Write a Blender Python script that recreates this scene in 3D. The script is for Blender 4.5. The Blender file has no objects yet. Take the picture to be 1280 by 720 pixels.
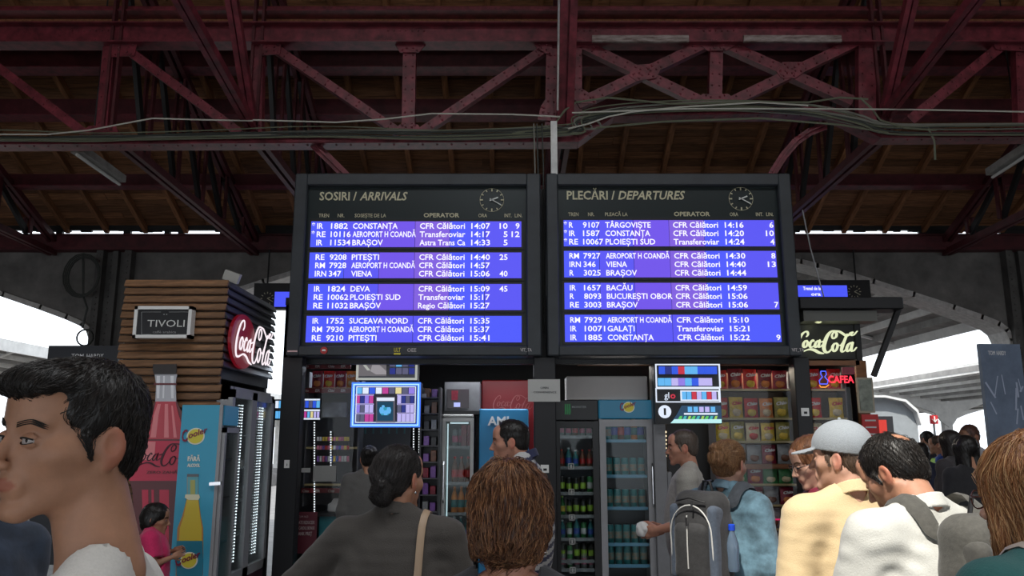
import bpy, math, random
import numpy as np
from mathutils import Vector, Matrix, Euler
random.seed(7)
np.random.seed(7)
SC = bpy.context.scene
COL = SC.collection
PI = math.pi

# ------------------------------------------------------------------ camera
EYE = 1.65
PITCH = math.atan(0.192)
cam_data = bpy.data.cameras.new('camera')
cam_data.sensor_width = 36.0
cam_data.lens = 36.0 * 1000 / 1280
cam_data.clip_start = 0.05
cam_data.clip_end = 500
cam = bpy.data.objects.new('camera', cam_data)
cam.location = (0, 0, EYE)
cam.rotation_euler = (PI / 2 + PITCH, 0, 0)
COL.objects.link(cam)
SC.camera = cam

# ------------------------------------------------------------------ light
SC.view_settings.view_transform = 'Standard'
SC.view_settings.look = 'None'
SC.view_settings.gamma = 1
SC.view_settings.use_curve_mapping = False
SC.view_settings.exposure = 0.0
world = bpy.data.worlds.new('overcast_sky')
SC.world = world
world.use_nodes = True
bg = world.node_tree.nodes['Background']
bg.inputs[0].default_value = (0.86, 0.93, 1.0, 1)
bg.inputs[1].default_value = 2.1

def lamp(name, kind, loc, rot, energy, color=(1, 1, 1), **kw):
    d = bpy.data.lights.new(name, kind)
    d.energy = energy
    d.color = color
    for k, v in kw.items():
        setattr(d, k, v)
    o = bpy.data.objects.new(name, d)
    o.location = loc
    o.rotation_euler = rot
    COL.objects.link(o)
    return o
SUN_DIR = Vector((0.30, 0.62, -0.95)).normalized()      # the way the sunlight travels
sun = lamp('sun', 'SUN', (0, -5, 14), (0, 0, 0), 5.2, (1.0, 0.95, 0.86), angle=math.radians(2.0))
sun.rotation_euler = SUN_DIR.to_track_quat('-Z', 'Y').to_euler()

lamp('overhead_fill', 'AREA', (1.0, 1.6, 8.4), (math.radians(-6), 0, 0), 350, (.95, .98, 1.0), shape='RECTANGLE', size=12, size_y=1.4)  # area lamp added under the closed roof to light heads and shoulders

# ------------------------------------------------------------------ helpers
def P(px, py, Y):
    """world point seen at photograph pixel (px, py) at world depth Y"""
    u = (px - 640) / 1000.0
    v = (360 - py) / 1000.0
    k = Y / (math.cos(PITCH) - v * math.sin(PITCH))
    return Vector((u * k, Y, EYE + (math.sin(PITCH) + v * math.cos(PITCH)) * k))

MATS = {}
def M(name, rgb=(.5, .5, .5), rough=.6, metal=0.0, emit=0.0, noise=0.0, scale=6.0, bump=0.0, vary=0.0,
      stretch=(1, 1, 1), coat=0.0, spec=None, attr=None, trans=0.0, alpha=1.0, sheen=0.0, sss=0.0, dark=None):
    if name in MATS:
        return MATS[name]
    m = bpy.data.materials.new(name)
    MATS[name] = m
    m.use_nodes = True
    nt = m.node_tree
    b = nt.nodes['Principled BSDF']
    rgb = tuple(rgb)
    b.inputs['Base Color'].default_value = (tuple(k * .08 for k in rgb) if emit and not noise else rgb) + (1,)
    b.inputs['Roughness'].default_value = rough
    b.inputs['Metallic'].default_value = metal
    if spec is not None:
        b.inputs['Specular IOR Level'].default_value = spec
    if coat:
        b.inputs['Coat Weight'].default_value = coat
    if sheen:
        b.inputs['Sheen Weight'].default_value = sheen
    if trans:
        b.inputs['Transmission Weight'].default_value = trans
    if sss:
        b.inputs['Subsurface Weight'].default_value = sss
        b.inputs['Subsurface Scale'].default_value = 0.01
        b.inputs['Subsurface Radius'].default_value = (1, .4, .2)
    if alpha < 1:
        b.inputs['Alpha'].default_value = alpha
    if emit:
        b.inputs['Emission Color'].default_value = rgb + (1,)
        b.inputs['Emission Strength'].default_value = emit
    src = None
    if attr:
        a = nt.nodes.new('ShaderNodeAttribute')
        a.attribute_name = attr
        src = a.outputs['Color']
    if noise or bump:
        tc = nt.nodes.new('ShaderNodeTexCoord')
        mp = nt.nodes.new('ShaderNodeMapping')
        mp.inputs['Scale'].default_value = stretch
        nt.links.new(tc.outputs['Object'], mp.inputs[0])
        n = nt.nodes.new('ShaderNodeTexNoise')
        n.inputs['Scale'].default_value = scale
        n.inputs['Detail'].default_value = 6
        n.inputs['Roughness'].default_value = .62
        nt.links.new(mp.outputs[0], n.inputs['Vector'])
    if noise:
        mx = nt.nodes.new('ShaderNodeMix')
        mx.data_type = 'RGBA'
        mx.blend_type = 'MIX' if dark else 'MULTIPLY'
        rp = nt.nodes.new('ShaderNodeMapRange')
        rp.inputs[1].default_value = .35
        rp.inputs[2].default_value = .68
        nt.links.new(n.outputs['Fac'], rp.inputs[0])
        if dark:
            nt.links.new(rp.outputs[0], mx.inputs[0])
            mx.inputs[7].default_value = tuple(dark) + (1,)
        else:
            rp.inputs[3].default_value = 1 - noise
            rp.inputs[4].default_value = 1 + noise * .6
            mx.inputs[0].default_value = 1
            cb = nt.nodes.new('ShaderNodeCombineColor')
            for i in range(3):
                nt.links.new(rp.outputs[0], cb.inputs[i])
            nt.links.new(cb.outputs[0], mx.inputs[7])
        if src is None:
            mx.inputs[6].default_value = rgb + (1,)
        else:
            nt.links.new(src, mx.inputs[6])
        src = mx.outputs[2]
    if vary:
        oi = nt.nodes.new('ShaderNodeObjectInfo')
        hs = nt.nodes.new('ShaderNodeHueSaturation')
        mr = nt.nodes.new('ShaderNodeMapRange')
        mr.inputs[3].default_value = 1 - vary
        mr.inputs[4].default_value = 1 + vary
        nt.links.new(oi.outputs['Random'], mr.inputs[0])
        nt.links.new(mr.outputs[0], hs.inputs['Value'])
        if src is None:
            hs.inputs['Color'].default_value = rgb + (1,)
        else:
            nt.links.new(src, hs.inputs['Color'])
        src = hs.outputs[0]
    if src is not None:
        nt.links.new(src, b.inputs['Base Color'])
        if emit and attr:
            nt.links.new(src, b.inputs['Emission Color'])
    if bump:
        bp = nt.nodes.new('ShaderNodeBump')
        bp.inputs['Strength'].default_value = bump
        bp.inputs['Distance'].default_value = .01
        nt.links.new(n.outputs['Fac'], bp.inputs['Height'])
        nt.links.new(bp.outputs[0], b.inputs['Normal'])
    return m

def G(name, tint=(1, 1, 1), refl=.5, rough=.02):
    """thin pane glass: mostly clear, a little mirror"""
    if name in MATS:
        return MATS[name]
    m = bpy.data.materials.new(name)
    MATS[name] = m
    m.use_nodes = True
    nt = m.node_tree
    nt.nodes.remove(nt.nodes['Principled BSDF'])
    out = nt.nodes['Material Output']
    t = nt.nodes.new('ShaderNodeBsdfTransparent')
    t.inputs[0].default_value = tuple(tint) + (1,)
    g = nt.nodes.new('ShaderNodeBsdfGlossy')
    g.inputs['Roughness'].default_value = rough
    f = nt.nodes.new('ShaderNodeFresnel')
    f.inputs[0].default_value = 1.45
    ad = nt.nodes.new('ShaderNodeMath')
    ad.operation = 'MULTIPLY'
    ad.inputs[1].default_value = refl
    nt.links.new(f.outputs[0], ad.inputs[0])
    mx = nt.nodes.new('ShaderNodeMixShader')
    nt.links.new(ad.outputs[0], mx.inputs[0])
    nt.links.new(t.outputs[0], mx.inputs[1])
    nt.links.new(g.outputs[0], mx.inputs[2])
    nt.links.new(mx.outputs[0], out.inputs[0])
    return m

def wloc(o):
    v = Vector((0, 0, 0))
    while o is not None:
        v = v + o.location
        o = o.parent
    return v

def tag(o, label=None, cat=None, group=None, kind=None):
    if label:
        o['label'] = label
    if cat:
        o['category'] = cat
    if group:
        o['group'] = group
    if kind:
        o['kind'] = kind
    return o

def thing(name, label, cat, loc=(0, 0, 0), group=None, kind=None):
    o = bpy.data.objects.new(name, None)
    o.empty_display_size = .1
    COL.objects.link(o)
    o.location = loc
    return tag(o, label, cat, group, kind)

def link(name, me, parent=None, label=None, kind=None):
    o = bpy.data.objects.new(name, me)
    COL.objects.link(o)
    if parent is not None:
        o.parent = parent
    if label:
        o['label'] = label
    if kind:
        o['kind'] = kind
    return o

def dup(root, loc=None, rotz=None, label=None, group=None, scale=None):
    r = root.copy()
    COL.objects.link(r)
    if loc is not None:
        r.location = loc
    if rotz is not None:
        r.rotation_euler = (0, 0, rotz)
    if scale is not None:
        r.scale = scale
    if label:
        r['label'] = label
    if group:
        r['group'] = group
    for ch in list(root.children):
        c = ch.copy()
        COL.objects.link(c)
        c.parent = r
        for g in list(ch.children):
            d = g.copy()
            COL.objects.link(d)
            d.parent = c
    return r

class MB:
    def __init__(self, mat=None):
        self.v = []
        self.f = []
        self.mi = []
        self.mats = []
        self.cur = 0
        if mat:
            self.use(mat)
    def use(self, mat):
        if mat not in self.mats:
            self.mats.append(mat)
        self.cur = self.mats.index(mat)
        return self
    def raw(self, vs, fs):
        n = len(self.v)
        self.v += [tuple(p) for p in vs]
        for f in fs:
            self.f.append(tuple(i + n for i in f))
            self.mi.append(self.cur)
        return self
    def hexa(self, p):
        return self.raw(p, [(0, 3, 2, 1), (4, 5, 6, 7), (0, 1, 5, 4), (1, 2, 6, 5), (2, 3, 7, 6), (3, 0, 4, 7)])
    def box(self, a, b):
        x0, x1 = sorted((a[0], b[0])); y0, y1 = sorted((a[1], b[1])); z0, z1 = sorted((a[2], b[2]))
        return self.hexa([(x0, y0, z0), (x1, y0, z0), (x1, y1, z0), (x0, y1, z0), (x0, y0, z1), (x1, y0, z1), (x1, y1, z1), (x0, y1, z1)])
    def cbox(self, c, s, rot=None):
        h = [k / 2 for k in s]
        pts = [Vector((x * h[0], y * h[1], z * h[2])) for x, y, z in ((-1, -1, -1), (1, -1, -1), (1, 1, -1), (-1, 1, -1), (-1, -1, 1), (1, -1, 1), (1, 1, 1), (-1, 1, 1))]
        if rot is not None:
            R = Euler(rot).to_matrix()
            pts = [R @ p for p in pts]
        c = Vector(c)
        return self.hexa([p + c for p in pts])
    def rbox(self, a, b, r=.01):
        """box with chamfered vertical and horizontal edges"""
        x0, x1 = sorted((a[0], b[0])); y0, y1 = sorted((a[1], b[1])); z0, z1 = sorted((a[2], b[2]))
        def ring(z, i):
            return [(x0 + r + i, y0 + i, z), (x1 - r - i, y0 + i, z), (x1 - i, y0 + r + i, z), (x1 - i, y1 - r - i, z),
                    (x1 - r - i, y1 - i, z), (x0 + r + i, y1 - i, z), (x0 + i, y1 - r - i, z), (x0 + i, y0 + r + i, z)]
        vs = ring(z0, r) + ring(z0 + r, 0) + ring(z1 - r, 0) + ring(z1, r)
        fs = [tuple(reversed(range(8))), tuple(range(24, 32))]
        for k in range(3):
            for j in range(8):
                fs.append((k * 8 + j, k * 8 + (j + 1) % 8, k * 8 + 8 + (j + 1) % 8, k * 8 + 8 + j))
        return self.raw(vs, fs)
    def bar(self, p, q, w, h, up=(0, 0, 1)):
        """rectangular bar p->q; w across, h along up"""
        p = Vector(p); q = Vector(q); d = (q - p).normalized(); up = Vector(up)
        s = d.cross(up)
        if s.length < 1e-4:
            s = d.cross(Vector((0, 1, 0)))
        s.normalize(); u = s.cross(d).normalized()
        a = s * w / 2; b = u * h / 2
        return self.hexa([p - a - b, p + a - b, q + a - b, q - a - b, p - a + b, p + a + b, q + a + b, q - a + b])
    def tube(self, pts, r, n=8, cap=True):
        pts = [Vector(p) for p in pts]
        rs = r if isinstance(r, (list, tuple)) else [r] * len(pts)
        vs = []
        prev = None
        for i, p in enumerate(pts):
            t = (pts[min(i + 1, len(pts) - 1)] - pts[max(i - 1, 0)]).normalized()
            if prev is None:
                a = t.cross(Vector((0, 0, 1)))
                if a.length < .05:
                    a = t.cross(Vector((0, 1, 0)))
            else:
                a = prev - t * prev.dot(t)
            a.normalize(); prev = a
            b = t.cross(a)
            for k in range(n):
                th = 2 * PI * k / n
                vs.append(p + (a * math.cos(th) + b * math.sin(th)) * rs[i])
        fs = []
        for i in range(len(pts) - 1):
            for k in range(n):
                fs.append((i * n + k, i * n + (k + 1) % n, (i + 1) * n + (k + 1) % n, (i + 1) * n + k))
        if cap:
            fs.append(tuple(reversed(range(n))))
            fs.append(tuple(range((len(pts) - 1) * n, len(pts) * n)))
        return self.raw(vs, fs)
    def lathe(self, prof, c=(0, 0, 0), n=16):
        vs = []
        for r, z in prof:
            for k in range(n):
                th = 2 * PI * k / n
                vs.append((c[0] + r * math.cos(th), c[1] + r * math.sin(th), c[2] + z))
        fs = []
        for i in range(len(prof) - 1):
            for k in range(n):
                fs.append((i * n + k, i * n + (k + 1) % n, (i + 1) * n + (k + 1) % n, (i + 1) * n + k))
        fs.append(tuple(reversed(range(n))))
        fs.append(tuple(range((len(prof) - 1) * n, len(prof) * n)))
        return self.raw(vs, fs)
    def ball(self, c, r, n=10, m=6):
        r = r if isinstance(r, (tuple, list)) else (r, r, r)
        vs = []
        for i in range(m + 1):
            ph = PI * i / m
            for k in range(n):
                th = 2 * PI * k / n
                vs.append((c[0] + r[0] * math.sin(ph) * math.cos(th), c[1] + r[1] * math.sin(ph) * math.sin(th), c[2] - r[2] * math.cos(ph)))
        fs = []
        for i in range(m):
            for k in range(n):
                fs.append((i * n + k, i * n + (k + 1) % n, (i + 1) * n + (k + 1) % n, (i + 1) * n + k))
        return self.raw(vs, fs)
    def prism(self, poly, o, ux, uy, depth):
        """polygon (2-D points) placed at o with axes ux, uy, extruded by depth along ux x uy"""
        o = Vector(o); ux = Vector(ux); uy = Vector(uy); nn = ux.cross(uy).normalized() * depth
        n = len(poly)
        vs = [o + ux * a + uy * b for a, b in poly]
        vs += [p + nn for p in vs]
        fs = [tuple(reversed(range(n))), tuple(range(n, 2 * n))]
        for i in range(n):
            fs.append((i, (i + 1) % n, n + (i + 1) % n, n + i))
        return self.raw(vs, fs)
    def text(self, s, o, ux, uz, width=None, height=None, depth=.002, shear=0, weight=0.0, align=0, spacing=1.0):
        """s in the built-in font; o lower-left of the baseline, ux/uz unit directions, height = cap height"""
        key = (s, shear, weight, spacing)
        if key not in TXT:
            c = bpy.data.curves.new('txt', 'FONT')
            c.body = s; c.size = 1; c.shear = shear; c.offset = weight; c.resolution_u = 2; c.extrude = .5; c.space_character = spacing
            o_ = bpy.data.objects.new('txt', c)
            me = bpy.data.meshes.new_from_object(o_)
            TXT[key] = ([tuple(v.co) for v in me.vertices], [tuple(p.vertices) for p in me.polygons])
            bpy.data.objects.remove(o_); bpy.data.curves.remove(c); bpy.data.meshes.remove(me)
        vs, fs = TXT[key]
        if not vs:
            return self
        x0 = min(v[0] for v in vs); x1 = max(v[0] for v in vs)
        k = height / .72
        kx = width / (x1 - x0) if width else k
        if align == 1:
            x0 = x1
        elif align == .5:
            x0 = (x0 + x1) / 2
        o = Vector(o); ux = Vector(ux); uz = Vector(uz); nn = ux.cross(uz).normalized()
        return self.raw([o + ux * ((v[0] - x0) * kx) + uz * (v[1] * k) + nn * ((v[2] + .5) * depth) for v in vs], fs)
    def build(self, name, mat=None, parent=None, label=None, smooth=False, kind=None, shift=None):
        me = bpy.data.meshes.new(name)
        off = wloc(parent) if parent is not None else Vector((0, 0, 0))
        if shift is not None:
            off = Vector(shift)
        me.from_pydata([(v[0] - off[0], v[1] - off[1], v[2] - off[2]) for v in self.v], [], self.f)
        if mat:
            me.materials.append(mat)
        else:
            for m in self.mats:
                me.materials.append(m)
            me.polygons.foreach_set('material_index', self.mi)
        if smooth:
            me.polygons.foreach_set('use_smooth', [True] * len(me.polygons))
            try:
                me.set_sharp_from_angle(angle=math.radians(40))
            except Exception:
                pass
        me.update()
        o = link(name, me, parent, label, kind)
        if shift is not None:
            o.location = Vector(shift) - (wloc(parent) if parent is not None else Vector((0, 0, 0)))
        return o
TXT = {}

def ptxt(mb, s, x0, yb, cap, Y, x1=None, shear=0, weight=.0, align=0, depth=.003):
    """text facing the camera side (-Y) at photograph pixels, on the vertical plane Y"""
    a = P(x0, yb, Y)
    h = (P(x0, yb - cap, Y) - a).z
    w = None
    if x1 is not None:
        w = abs(P(x1, yb, Y).x - a.x)
    mb.text(s, a, (1, 0, 0), (0, 0, 1), w, h, depth, shear, weight, align)

def wavy(a, b, n, sag, jit, rnd=random):
    a = Vector(a); b = Vector(b)
    out = []
    for i in range(n + 1):
        t = i / n
        p = a.lerp(b, t)
        p.z -= sag * 4 * t * (1 - t)
        p += Vector((0, rnd.uniform(-jit, jit), rnd.uniform(-jit, jit)))
        out.append(p)
    return out

def script_cola(mb, o, ux, uz, w, depth=.01, bold=1.0, flip=False):
    """the flowing two-word drink lettering as brush strokes, width w"""
    k = w / 100.0
    o = Vector(o); ux = Vector(ux); uz = Vector(uz); nn = ux.cross(uz).normalized()
    S = [
        # capital C
        [(17, 27, 1.0), (19.5, 30, 1.3), (19, 34, 1.6), (15.5, 34.5, 1.4), (10, 30, 2.0), (5, 21, 2.8), (3, 12, 3.0), (4.5, 6, 2.4), (9, 4.5, 1.6), (15, 6.5, 1.1)],
        # ribbon under the word
        [(6, 4.5, .8), (14, 6.2, 1.1), (21, 8.0, 1.9), (28, 6.5, 2.4), (34, 3.0, 2.2), (41, 1.5, .9)],
        # o
        [(15, 21, 1.4), (12, 17, 2.0), (11.5, 12.5, 2.0), (14, 11, 1.4), (17, 14, 1.6), (18, 19, 1.6), (16, 21.5, 1.2), (19, 18.5, .8), (22, 18.5, .8)],
        # c
        [(27.5, 19.5, 1.5), (26, 22, 1.3), (22.5, 18, 1.9), (21, 13.2, 2.0), (23, 11, 1.5), (27, 13, .9), (30, 16.5, .8)],
        # a
        [(34, 21, 1.4), (30.5, 18, 1.8), (28.8, 13, 2.0), (30.5, 11, 1.3), (34, 15, 1.0), (36.6, 22, 1.5), (34.8, 15, 1.9), (34.8, 11.5, 1.6), (37.5, 12, .9), (40, 15, .7)],
        # hyphen
        [(38.5, 19, 1.3), (43, 20.5, 1.3)],
        # capital C of the second word, with its curl
        [(58, 24, 1.1), (61.5, 27, 1.7), (62.5, 32, 1.8), (59, 34, 1.2), (55.5, 29, 1.2), (56.5, 24.5, 1.2), (60, 25.5, 1.2)],
        [(62, 35.5, 1.2), (55, 35, 1.8), (49, 29, 2.6), (44.5, 20, 3.1), (42, 11, 3.0), (43.5, 4.5, 2.4), (48, 3.5, 1.6), (53, 8, 1.0), (55, 12, .9)],
        [(61, 35.6, 1.2), (67, 34.8, 1.6), (73, 31, 1.8), (77, 28.2, 1.6), (81, 29.5, 1.6), (84, 33, 1.5), (87.5, 33.5, 1.0), (84, 30, 1.2), (88, 29.5, 1.2), (94, 35.5, .8)],
        # o
        [(59, 17, 1.4), (55.6, 13, 2.0), (55, 7.5, 2.0), (58, 5, 1.4), (61.5, 9, 1.6), (62.8, 15, 1.6), (60, 17.5, 1.2), (64, 14, .8), (67, 14.5, .8)],
        # l
        [(67, 13, .9), (74, 22, 1.2), (79, 31, 1.6), (76, 26, 1.9), (70.5, 14, 2.3), (68, 6.5, 2.1), (70, 4.2, 1.3), (74, 7, .9)],
        # a
        [(83, 18, 1.5), (78.5, 14.5, 1.9), (76, 8, 2.1), (78, 5, 1.4), (82.5, 10, 1.1), (86, 19, 1.6), (83.4, 11, 2.1), (83, 6, 1.8), (86.5, 6, 1.1), (91, 11, .7)],
    ]
    for st in S:
        # smooth the stroke
        pts = []
        n = len(st)
        for i in range(n - 1):
            p0 = st[max(i - 1, 0)]; p1 = st[i]; p2 = st[i + 1]; p3 = st[min(i + 2, n - 1)]
            for j in range(4):
                t = j / 4
                pts.append(tuple(.5 * ((2 * b) + (c - a) * t + (2 * a - 5 * b + 4 * c - d) * t * t + (3 * b - a - 3 * c + d) * t ** 3) for a, b, c, d in zip(p0, p1, p2, p3)))
        pts.append(st[-1])
        L = []; R = []
        for i, p in enumerate(pts):
            a = pts[max(i - 1, 0)]; b = pts[min(i + 1, len(pts) - 1)]
            dx, dy = b[0] - a[0], b[1] - a[1]
            l = math.hypot(dx, dy) or 1
            r = max(p[2], .3) * .62 * bold
            # broad-nib: thicker on down strokes
            L.append((p[0] - dy / l * r, p[1] + dx / l * r)); R.append((p[0] + dy / l * r, p[1] - dx / l * r))
        m = len(pts)
        vs = []
        for q in (0, 1):
            for a in L:
                vs.append(o + ux * a[0] * k + uz * a[1] * k + nn * depth * q)
            for a in R:
                vs.append(o + ux * a[0] * k + uz * a[1] * k + nn * depth * q)
        fs = []
        for i in range(m - 1):
            fs += [(i, i + 1, m + i + 1, m + i), (2 * m + i, 3 * m + i, 3 * m + i + 1, 2 * m + i + 1),
                   (i, 2 * m + i, 2 * m + i + 1, i + 1), (m + i, m + i + 1, 3 * m + i + 1, 3 * m + i)]
        mb.raw(vs, fs)
# ------------------------------------------------------------------ materials of the hall
m_steel = M('maroon_steel', (.185, .028, .042), .42, noise=.55, scale=7, bump=.25, spec=.5)
m_steel_dk = M('dark_maroon_steel', (.10, .016, .022), .55, noise=.4, scale=5, bump=.2)
m_wood = M('roof_plank', (.30, .135, .06), .75, noise=.5, scale=3, stretch=(1, 14, 14), bump=.3, vary=.35)
m_rafter = M('rafter_wood', (.36, .16, .07), .75, noise=.4, scale=4, stretch=(8, 1, 8), bump=.2, vary=.2)
m_wall = M('grey_painted_plate', (.20, .19, .18), .7, noise=.35, scale=2.2, bump=.1)
m_rim = M('pale_rim_paint', (.62, .60, .58), .5, noise=.2, scale=12)
m_canopy = M('canopy_grey', (.30, .29, .28), .7, noise=.3, scale=2)
m_canopy_lt = M('canopy_white', (.75, .74, .72), .6, noise=.15, scale=3)
m_stone = M('floor_stone', (.16, .15, .145), .55, noise=.35, scale=3, bump=.05)
m_black = M('black_paint', (.011, .011, .012), .5)
m_white = M('white_paint', (.8, .8, .78), .5)

# floor and platforms
fl = MB().box((-22, -12, -.2), (22, 16, 0)).build('floor', m_stone, kind='structure')
tag(fl, 'grey stone concourse floor under the crowd', 'floor')
for i, (x0, x1, what) in enumerate([(-9.0, 9.0, 'middle'), (12.5, 17.6, 'right'), (20.8, 27, 'far right'), (-18, -12.3, 'left')]):
    o = MB().box((x0, 16, -1.1), (x1, 75, 0)).build('platform_floor', m_stone, kind='structure')
    tag(o, what + ' train platform paving beyond the arched wall', 'platform')
o = MB().box((-40, 16, -1.3), (40, 90, -1.1)).build('track_ground', M('ballast', (.2, .18, .16), .9, noise=.4, scale=20), kind='structure')
tag(o, 'dark track bed between the platforms', 'ground')

m_wall0 = M('end_wall', (.25, .23, .21), .8, noise=.2, scale=1)
# roof: rear slope with an added sun opening, front slope backing, planks, rafters, purlins
RID_Y, RID_Z, EAVE_Y, EAVE_Z = 4.0, 10.02, 14.0, 5.42
SL = (RID_Z - EAVE_Z) / (EAVE_Y - RID_Y)
def rz(y):
    return RID_Z - abs(y - RID_Y) * SL
mb = MB(m_wood)
def slope(x0, x1, y0, y1):
    mb.hexa([(x0, y0, rz(y0) + .06), (x1, y0, rz(y0) + .06), (x1, y1, rz(y1) + .06), (x0, y1, rz(y1) + .06),
             (x0, y0, rz(y0) + .12), (x1, y0, rz(y0) + .12), (x1, y1, rz(y1) + .12), (x0, y1, rz(y1) + .12)])
XL, XR = -17, 17
slope(XL, XR, RID_Y, EAVE_Y)
HOLE = (-1.45, 1.15, -1.9, -0.35)  # unseen opening placed so the sun falls on the right-hand people
slope(XL, XR, -6, HOLE[2]); slope(XL, XR, HOLE[3], RID_Y)
slope(XL, HOLE[0], HOLE[2], HOLE[3]); slope(HOLE[1], XR, HOLE[2], HOLE[3])
ceiling = mb.build('ceiling', kind='structure')
tag(ceiling, 'wooden gabled roof over the station hall', 'ceiling')
sw = .165
nrow = int((EAVE_Y - 9.0) / sw * math.hypot(1, SL)) + 1
pm = {}
ang = math.atan(SL)
for r in range(nrow):
    s = r * sw
    y = EAVE_Y - s * math.cos(ang)
    z = EAVE_Z + s * math.sin(ang)
    cuts = [XL, -8.2 + (r * 2.7) % 4.1, -1.5 + (r * 1.9) % 3.6, 6.3 + (r * 3.1) % 4.0, XR]
    for a, b in zip(cuts[:-1], cuts[1:]):
        L = round(b - a - .01, 2)
        if L not in pm:
            q = MB(); q.rbox((-L / 2, -.079, -.012), (L / 2, .079, .012), .004)
            me_o = q.build('plank', m_wood, ceiling); pm[L] = me_o.data; o = me_o
        else:
            o = link('plank', pm[L], ceiling)
        o.location = ((a + b) / 2, y, z + .04 + random.uniform(-.006, .006))
        o.rotation_euler = (-ang + random.uniform(-.02, .02), 0, 0)
Lr = math.hypot(EAVE_Y - RID_Y, EAVE_Z - RID_Z)
q = MB(); q.rbox((-.04, -Lr / 2, -.06), (.04, Lr / 2, .06), .006)
raf = None
x = -13.6
while x < 13.7:
    if raf is None:
        raf = q.build('rafter', m_rafter, ceiling); o = raf
    else:
        o = link('rafter', raf.data, ceiling)
    o.location = (x + random.uniform(-.03, .03), (EAVE_Y + RID_Y) / 2, (EAVE_Z + RID_Z) / 2 - .035)
    o.rotation_euler = (-ang, 0, 0)
    x += .70
for yy, w, h in ((12.55, .12, .2), (11.15, .14, .26), (10.35, .14, .28), (9.75, .12, .2)):
    zz = rz(yy) - .24
    MB().box((XL, yy - w / 2, zz - h / 2), (XR, yy + w / 2, zz + h / 2)).build('purlin', m_steel_dk, ceiling)
    b = MB().box((XL, yy - w, zz - h / 2 - .015), (XR, yy + w, zz - h / 2)).build('purlin_flange', m_steel, ceiling)

# timber and angle running just above the front truss
a = P(0, 35, 8.85).z; b = P(0, 24, 8.85).z
MB().box((XL, 8.8, a), (XR, 8.9, b)).build('timber_beam', m_rafter, ceiling)
a = P(0, 22, 8.8).z; b = P(0, 12, 8.8).z
MB().box((XL, 8.72, a), (XR, 8.80, b)).build('steel_angle', m_steel, ceiling)
MB().box((XL, 8.60, a - .02), (XR, 8.8, a)).build('steel_angle', m_steel, ceiling)

for xs, nm in ((XL, 'left'), (XR, 'right')):
    o = MB().box((xs - .2, -6, 0), (xs, 14.4, 10.2)).build('wall_' + nm, m_wall0, kind='structure'); tag(o, nm + ' end wall of the hall', 'wall')
o = MB().box((XL, -6.2, 3.2), (XR, -6, 6)).build('wall_front', m_wall0, kind='structure'); tag(o, 'upper wall of the hall entrance side, behind the viewer', 'wall')

# ------------------------------------------------------------------ arched wall at the back
YW = 14.0
ztop = P(0, 313, YW).z
prof = [(262, 425), (256, 413), (246, 405.5), (225, 397), (190, 385), (140, 369), (90, 353), (50, 341), (20, 333), (0, 328)]
cx_mid = P(711, 400, YW).x
cR = P(1262, 425, YW).x - cx_mid           # half span
hp = []
for dx, py in prof:
    p = P(1000 + dx, py, YW)
    hp.append((p.x - cx_mid, p.z))
hp.reverse()
apex = P(711, 313, YW).z - .16
hp = [(0, apex), (hp[0][0] * .35, apex - .01), (hp[0][0] * .75, hp[0][1] + .075)] + hp
springz = P(1262, 445, YW).z
def arch_curve(cx):
    right = [(cx + x_, z_) for x_, z_ in hp] + [(cx + cR, springz)]
    left = [(2 * cx - x_, z_) for x_, z_ in reversed(right)][:-1]
    return left + right
col_w = P(160, 400, YW).x - P(118, 400, YW).x
pitchx = 2 * cR + .62
wb = MB(m_wall)
rims = []
for k in (-1, 0, 1):
    c = cx_mid + k * pitchx
    cur = arch_curve(c)
    for (xa, za), (xb, zb) in zip(cur[:-1], cur[1:]):
        wb.hexa([(xa, YW, za), (xb, YW, zb), (xb, YW + .35, zb), (xa, YW + .35, za), (xa, YW, ztop), (xb, YW, ztop), (xb, YW + .35, ztop), (xa, YW + .35, ztop)])
    rims.append(cur)
wall_back = wb.build('wall_back', kind='structure')
tag(wall_back, 'dark grey arched plate wall between hall and platforms', 'wall')
for cur in rims:
    r = MB(m_rim)
    for (xa, za), (xb, zb) in zip(cur[:-1], cur[1:]):
        dx, dz = xb - xa, zb - za
        e = .02 / math.hypot(dx, dz)
        r.bar((xa - dx * e, YW + .2, za - dz * e), (xb + dx * e, YW + .2, zb + dz * e), .55, .09, up=(-dz, 0, dx))
    r.build('arch_rim', None, wall_back)
m_colm = M('column_grey', (.11, .105, .10), .6, noise=.3, scale=4)
for k, what in ((-1, 'left'), (0, 'right')):
    xc = cx_mid + (k + .5) * pitchx
    c = thing('riveted_column', what + ' riveted steel column carrying the arched wall', 'column', (xc, YW + .1, 0), kind='structure')
    q = MB(m_colm)
    q.box((xc - .31, YW - .02, 0), (xc + .31, YW + .3, ztop))
    q.box((xc - .31, YW - .18, 0), (xc - .19, YW - .02, ztop)); q.box((xc + .19, YW - .18, 0), (xc + .31, YW - .02, ztop))
    q.box((xc - .05, YW - .12, 0), (xc + .05, YW - .02, ztop))
    q.build('shaft', None, c)
    q = MB(m_colm)
    z = 1.6
    while z < ztop - .1:
        for dx in (-.25, .25):
            q.ball((xc + dx, YW - .18, z), .018, 6, 4)
        for dx in (-.12, .12):
            q.ball((xc + dx, YW - .02, z + .05), .018, 6, 4)
        z += .11
    q.build('rivets', None, c, kind='stuff')
    q = MB(m_colm); q.rbox((xc - .42, YW - .3, 0), (xc + .42, YW + .4, .35), .03); q.build('plinth', None, c)

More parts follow.
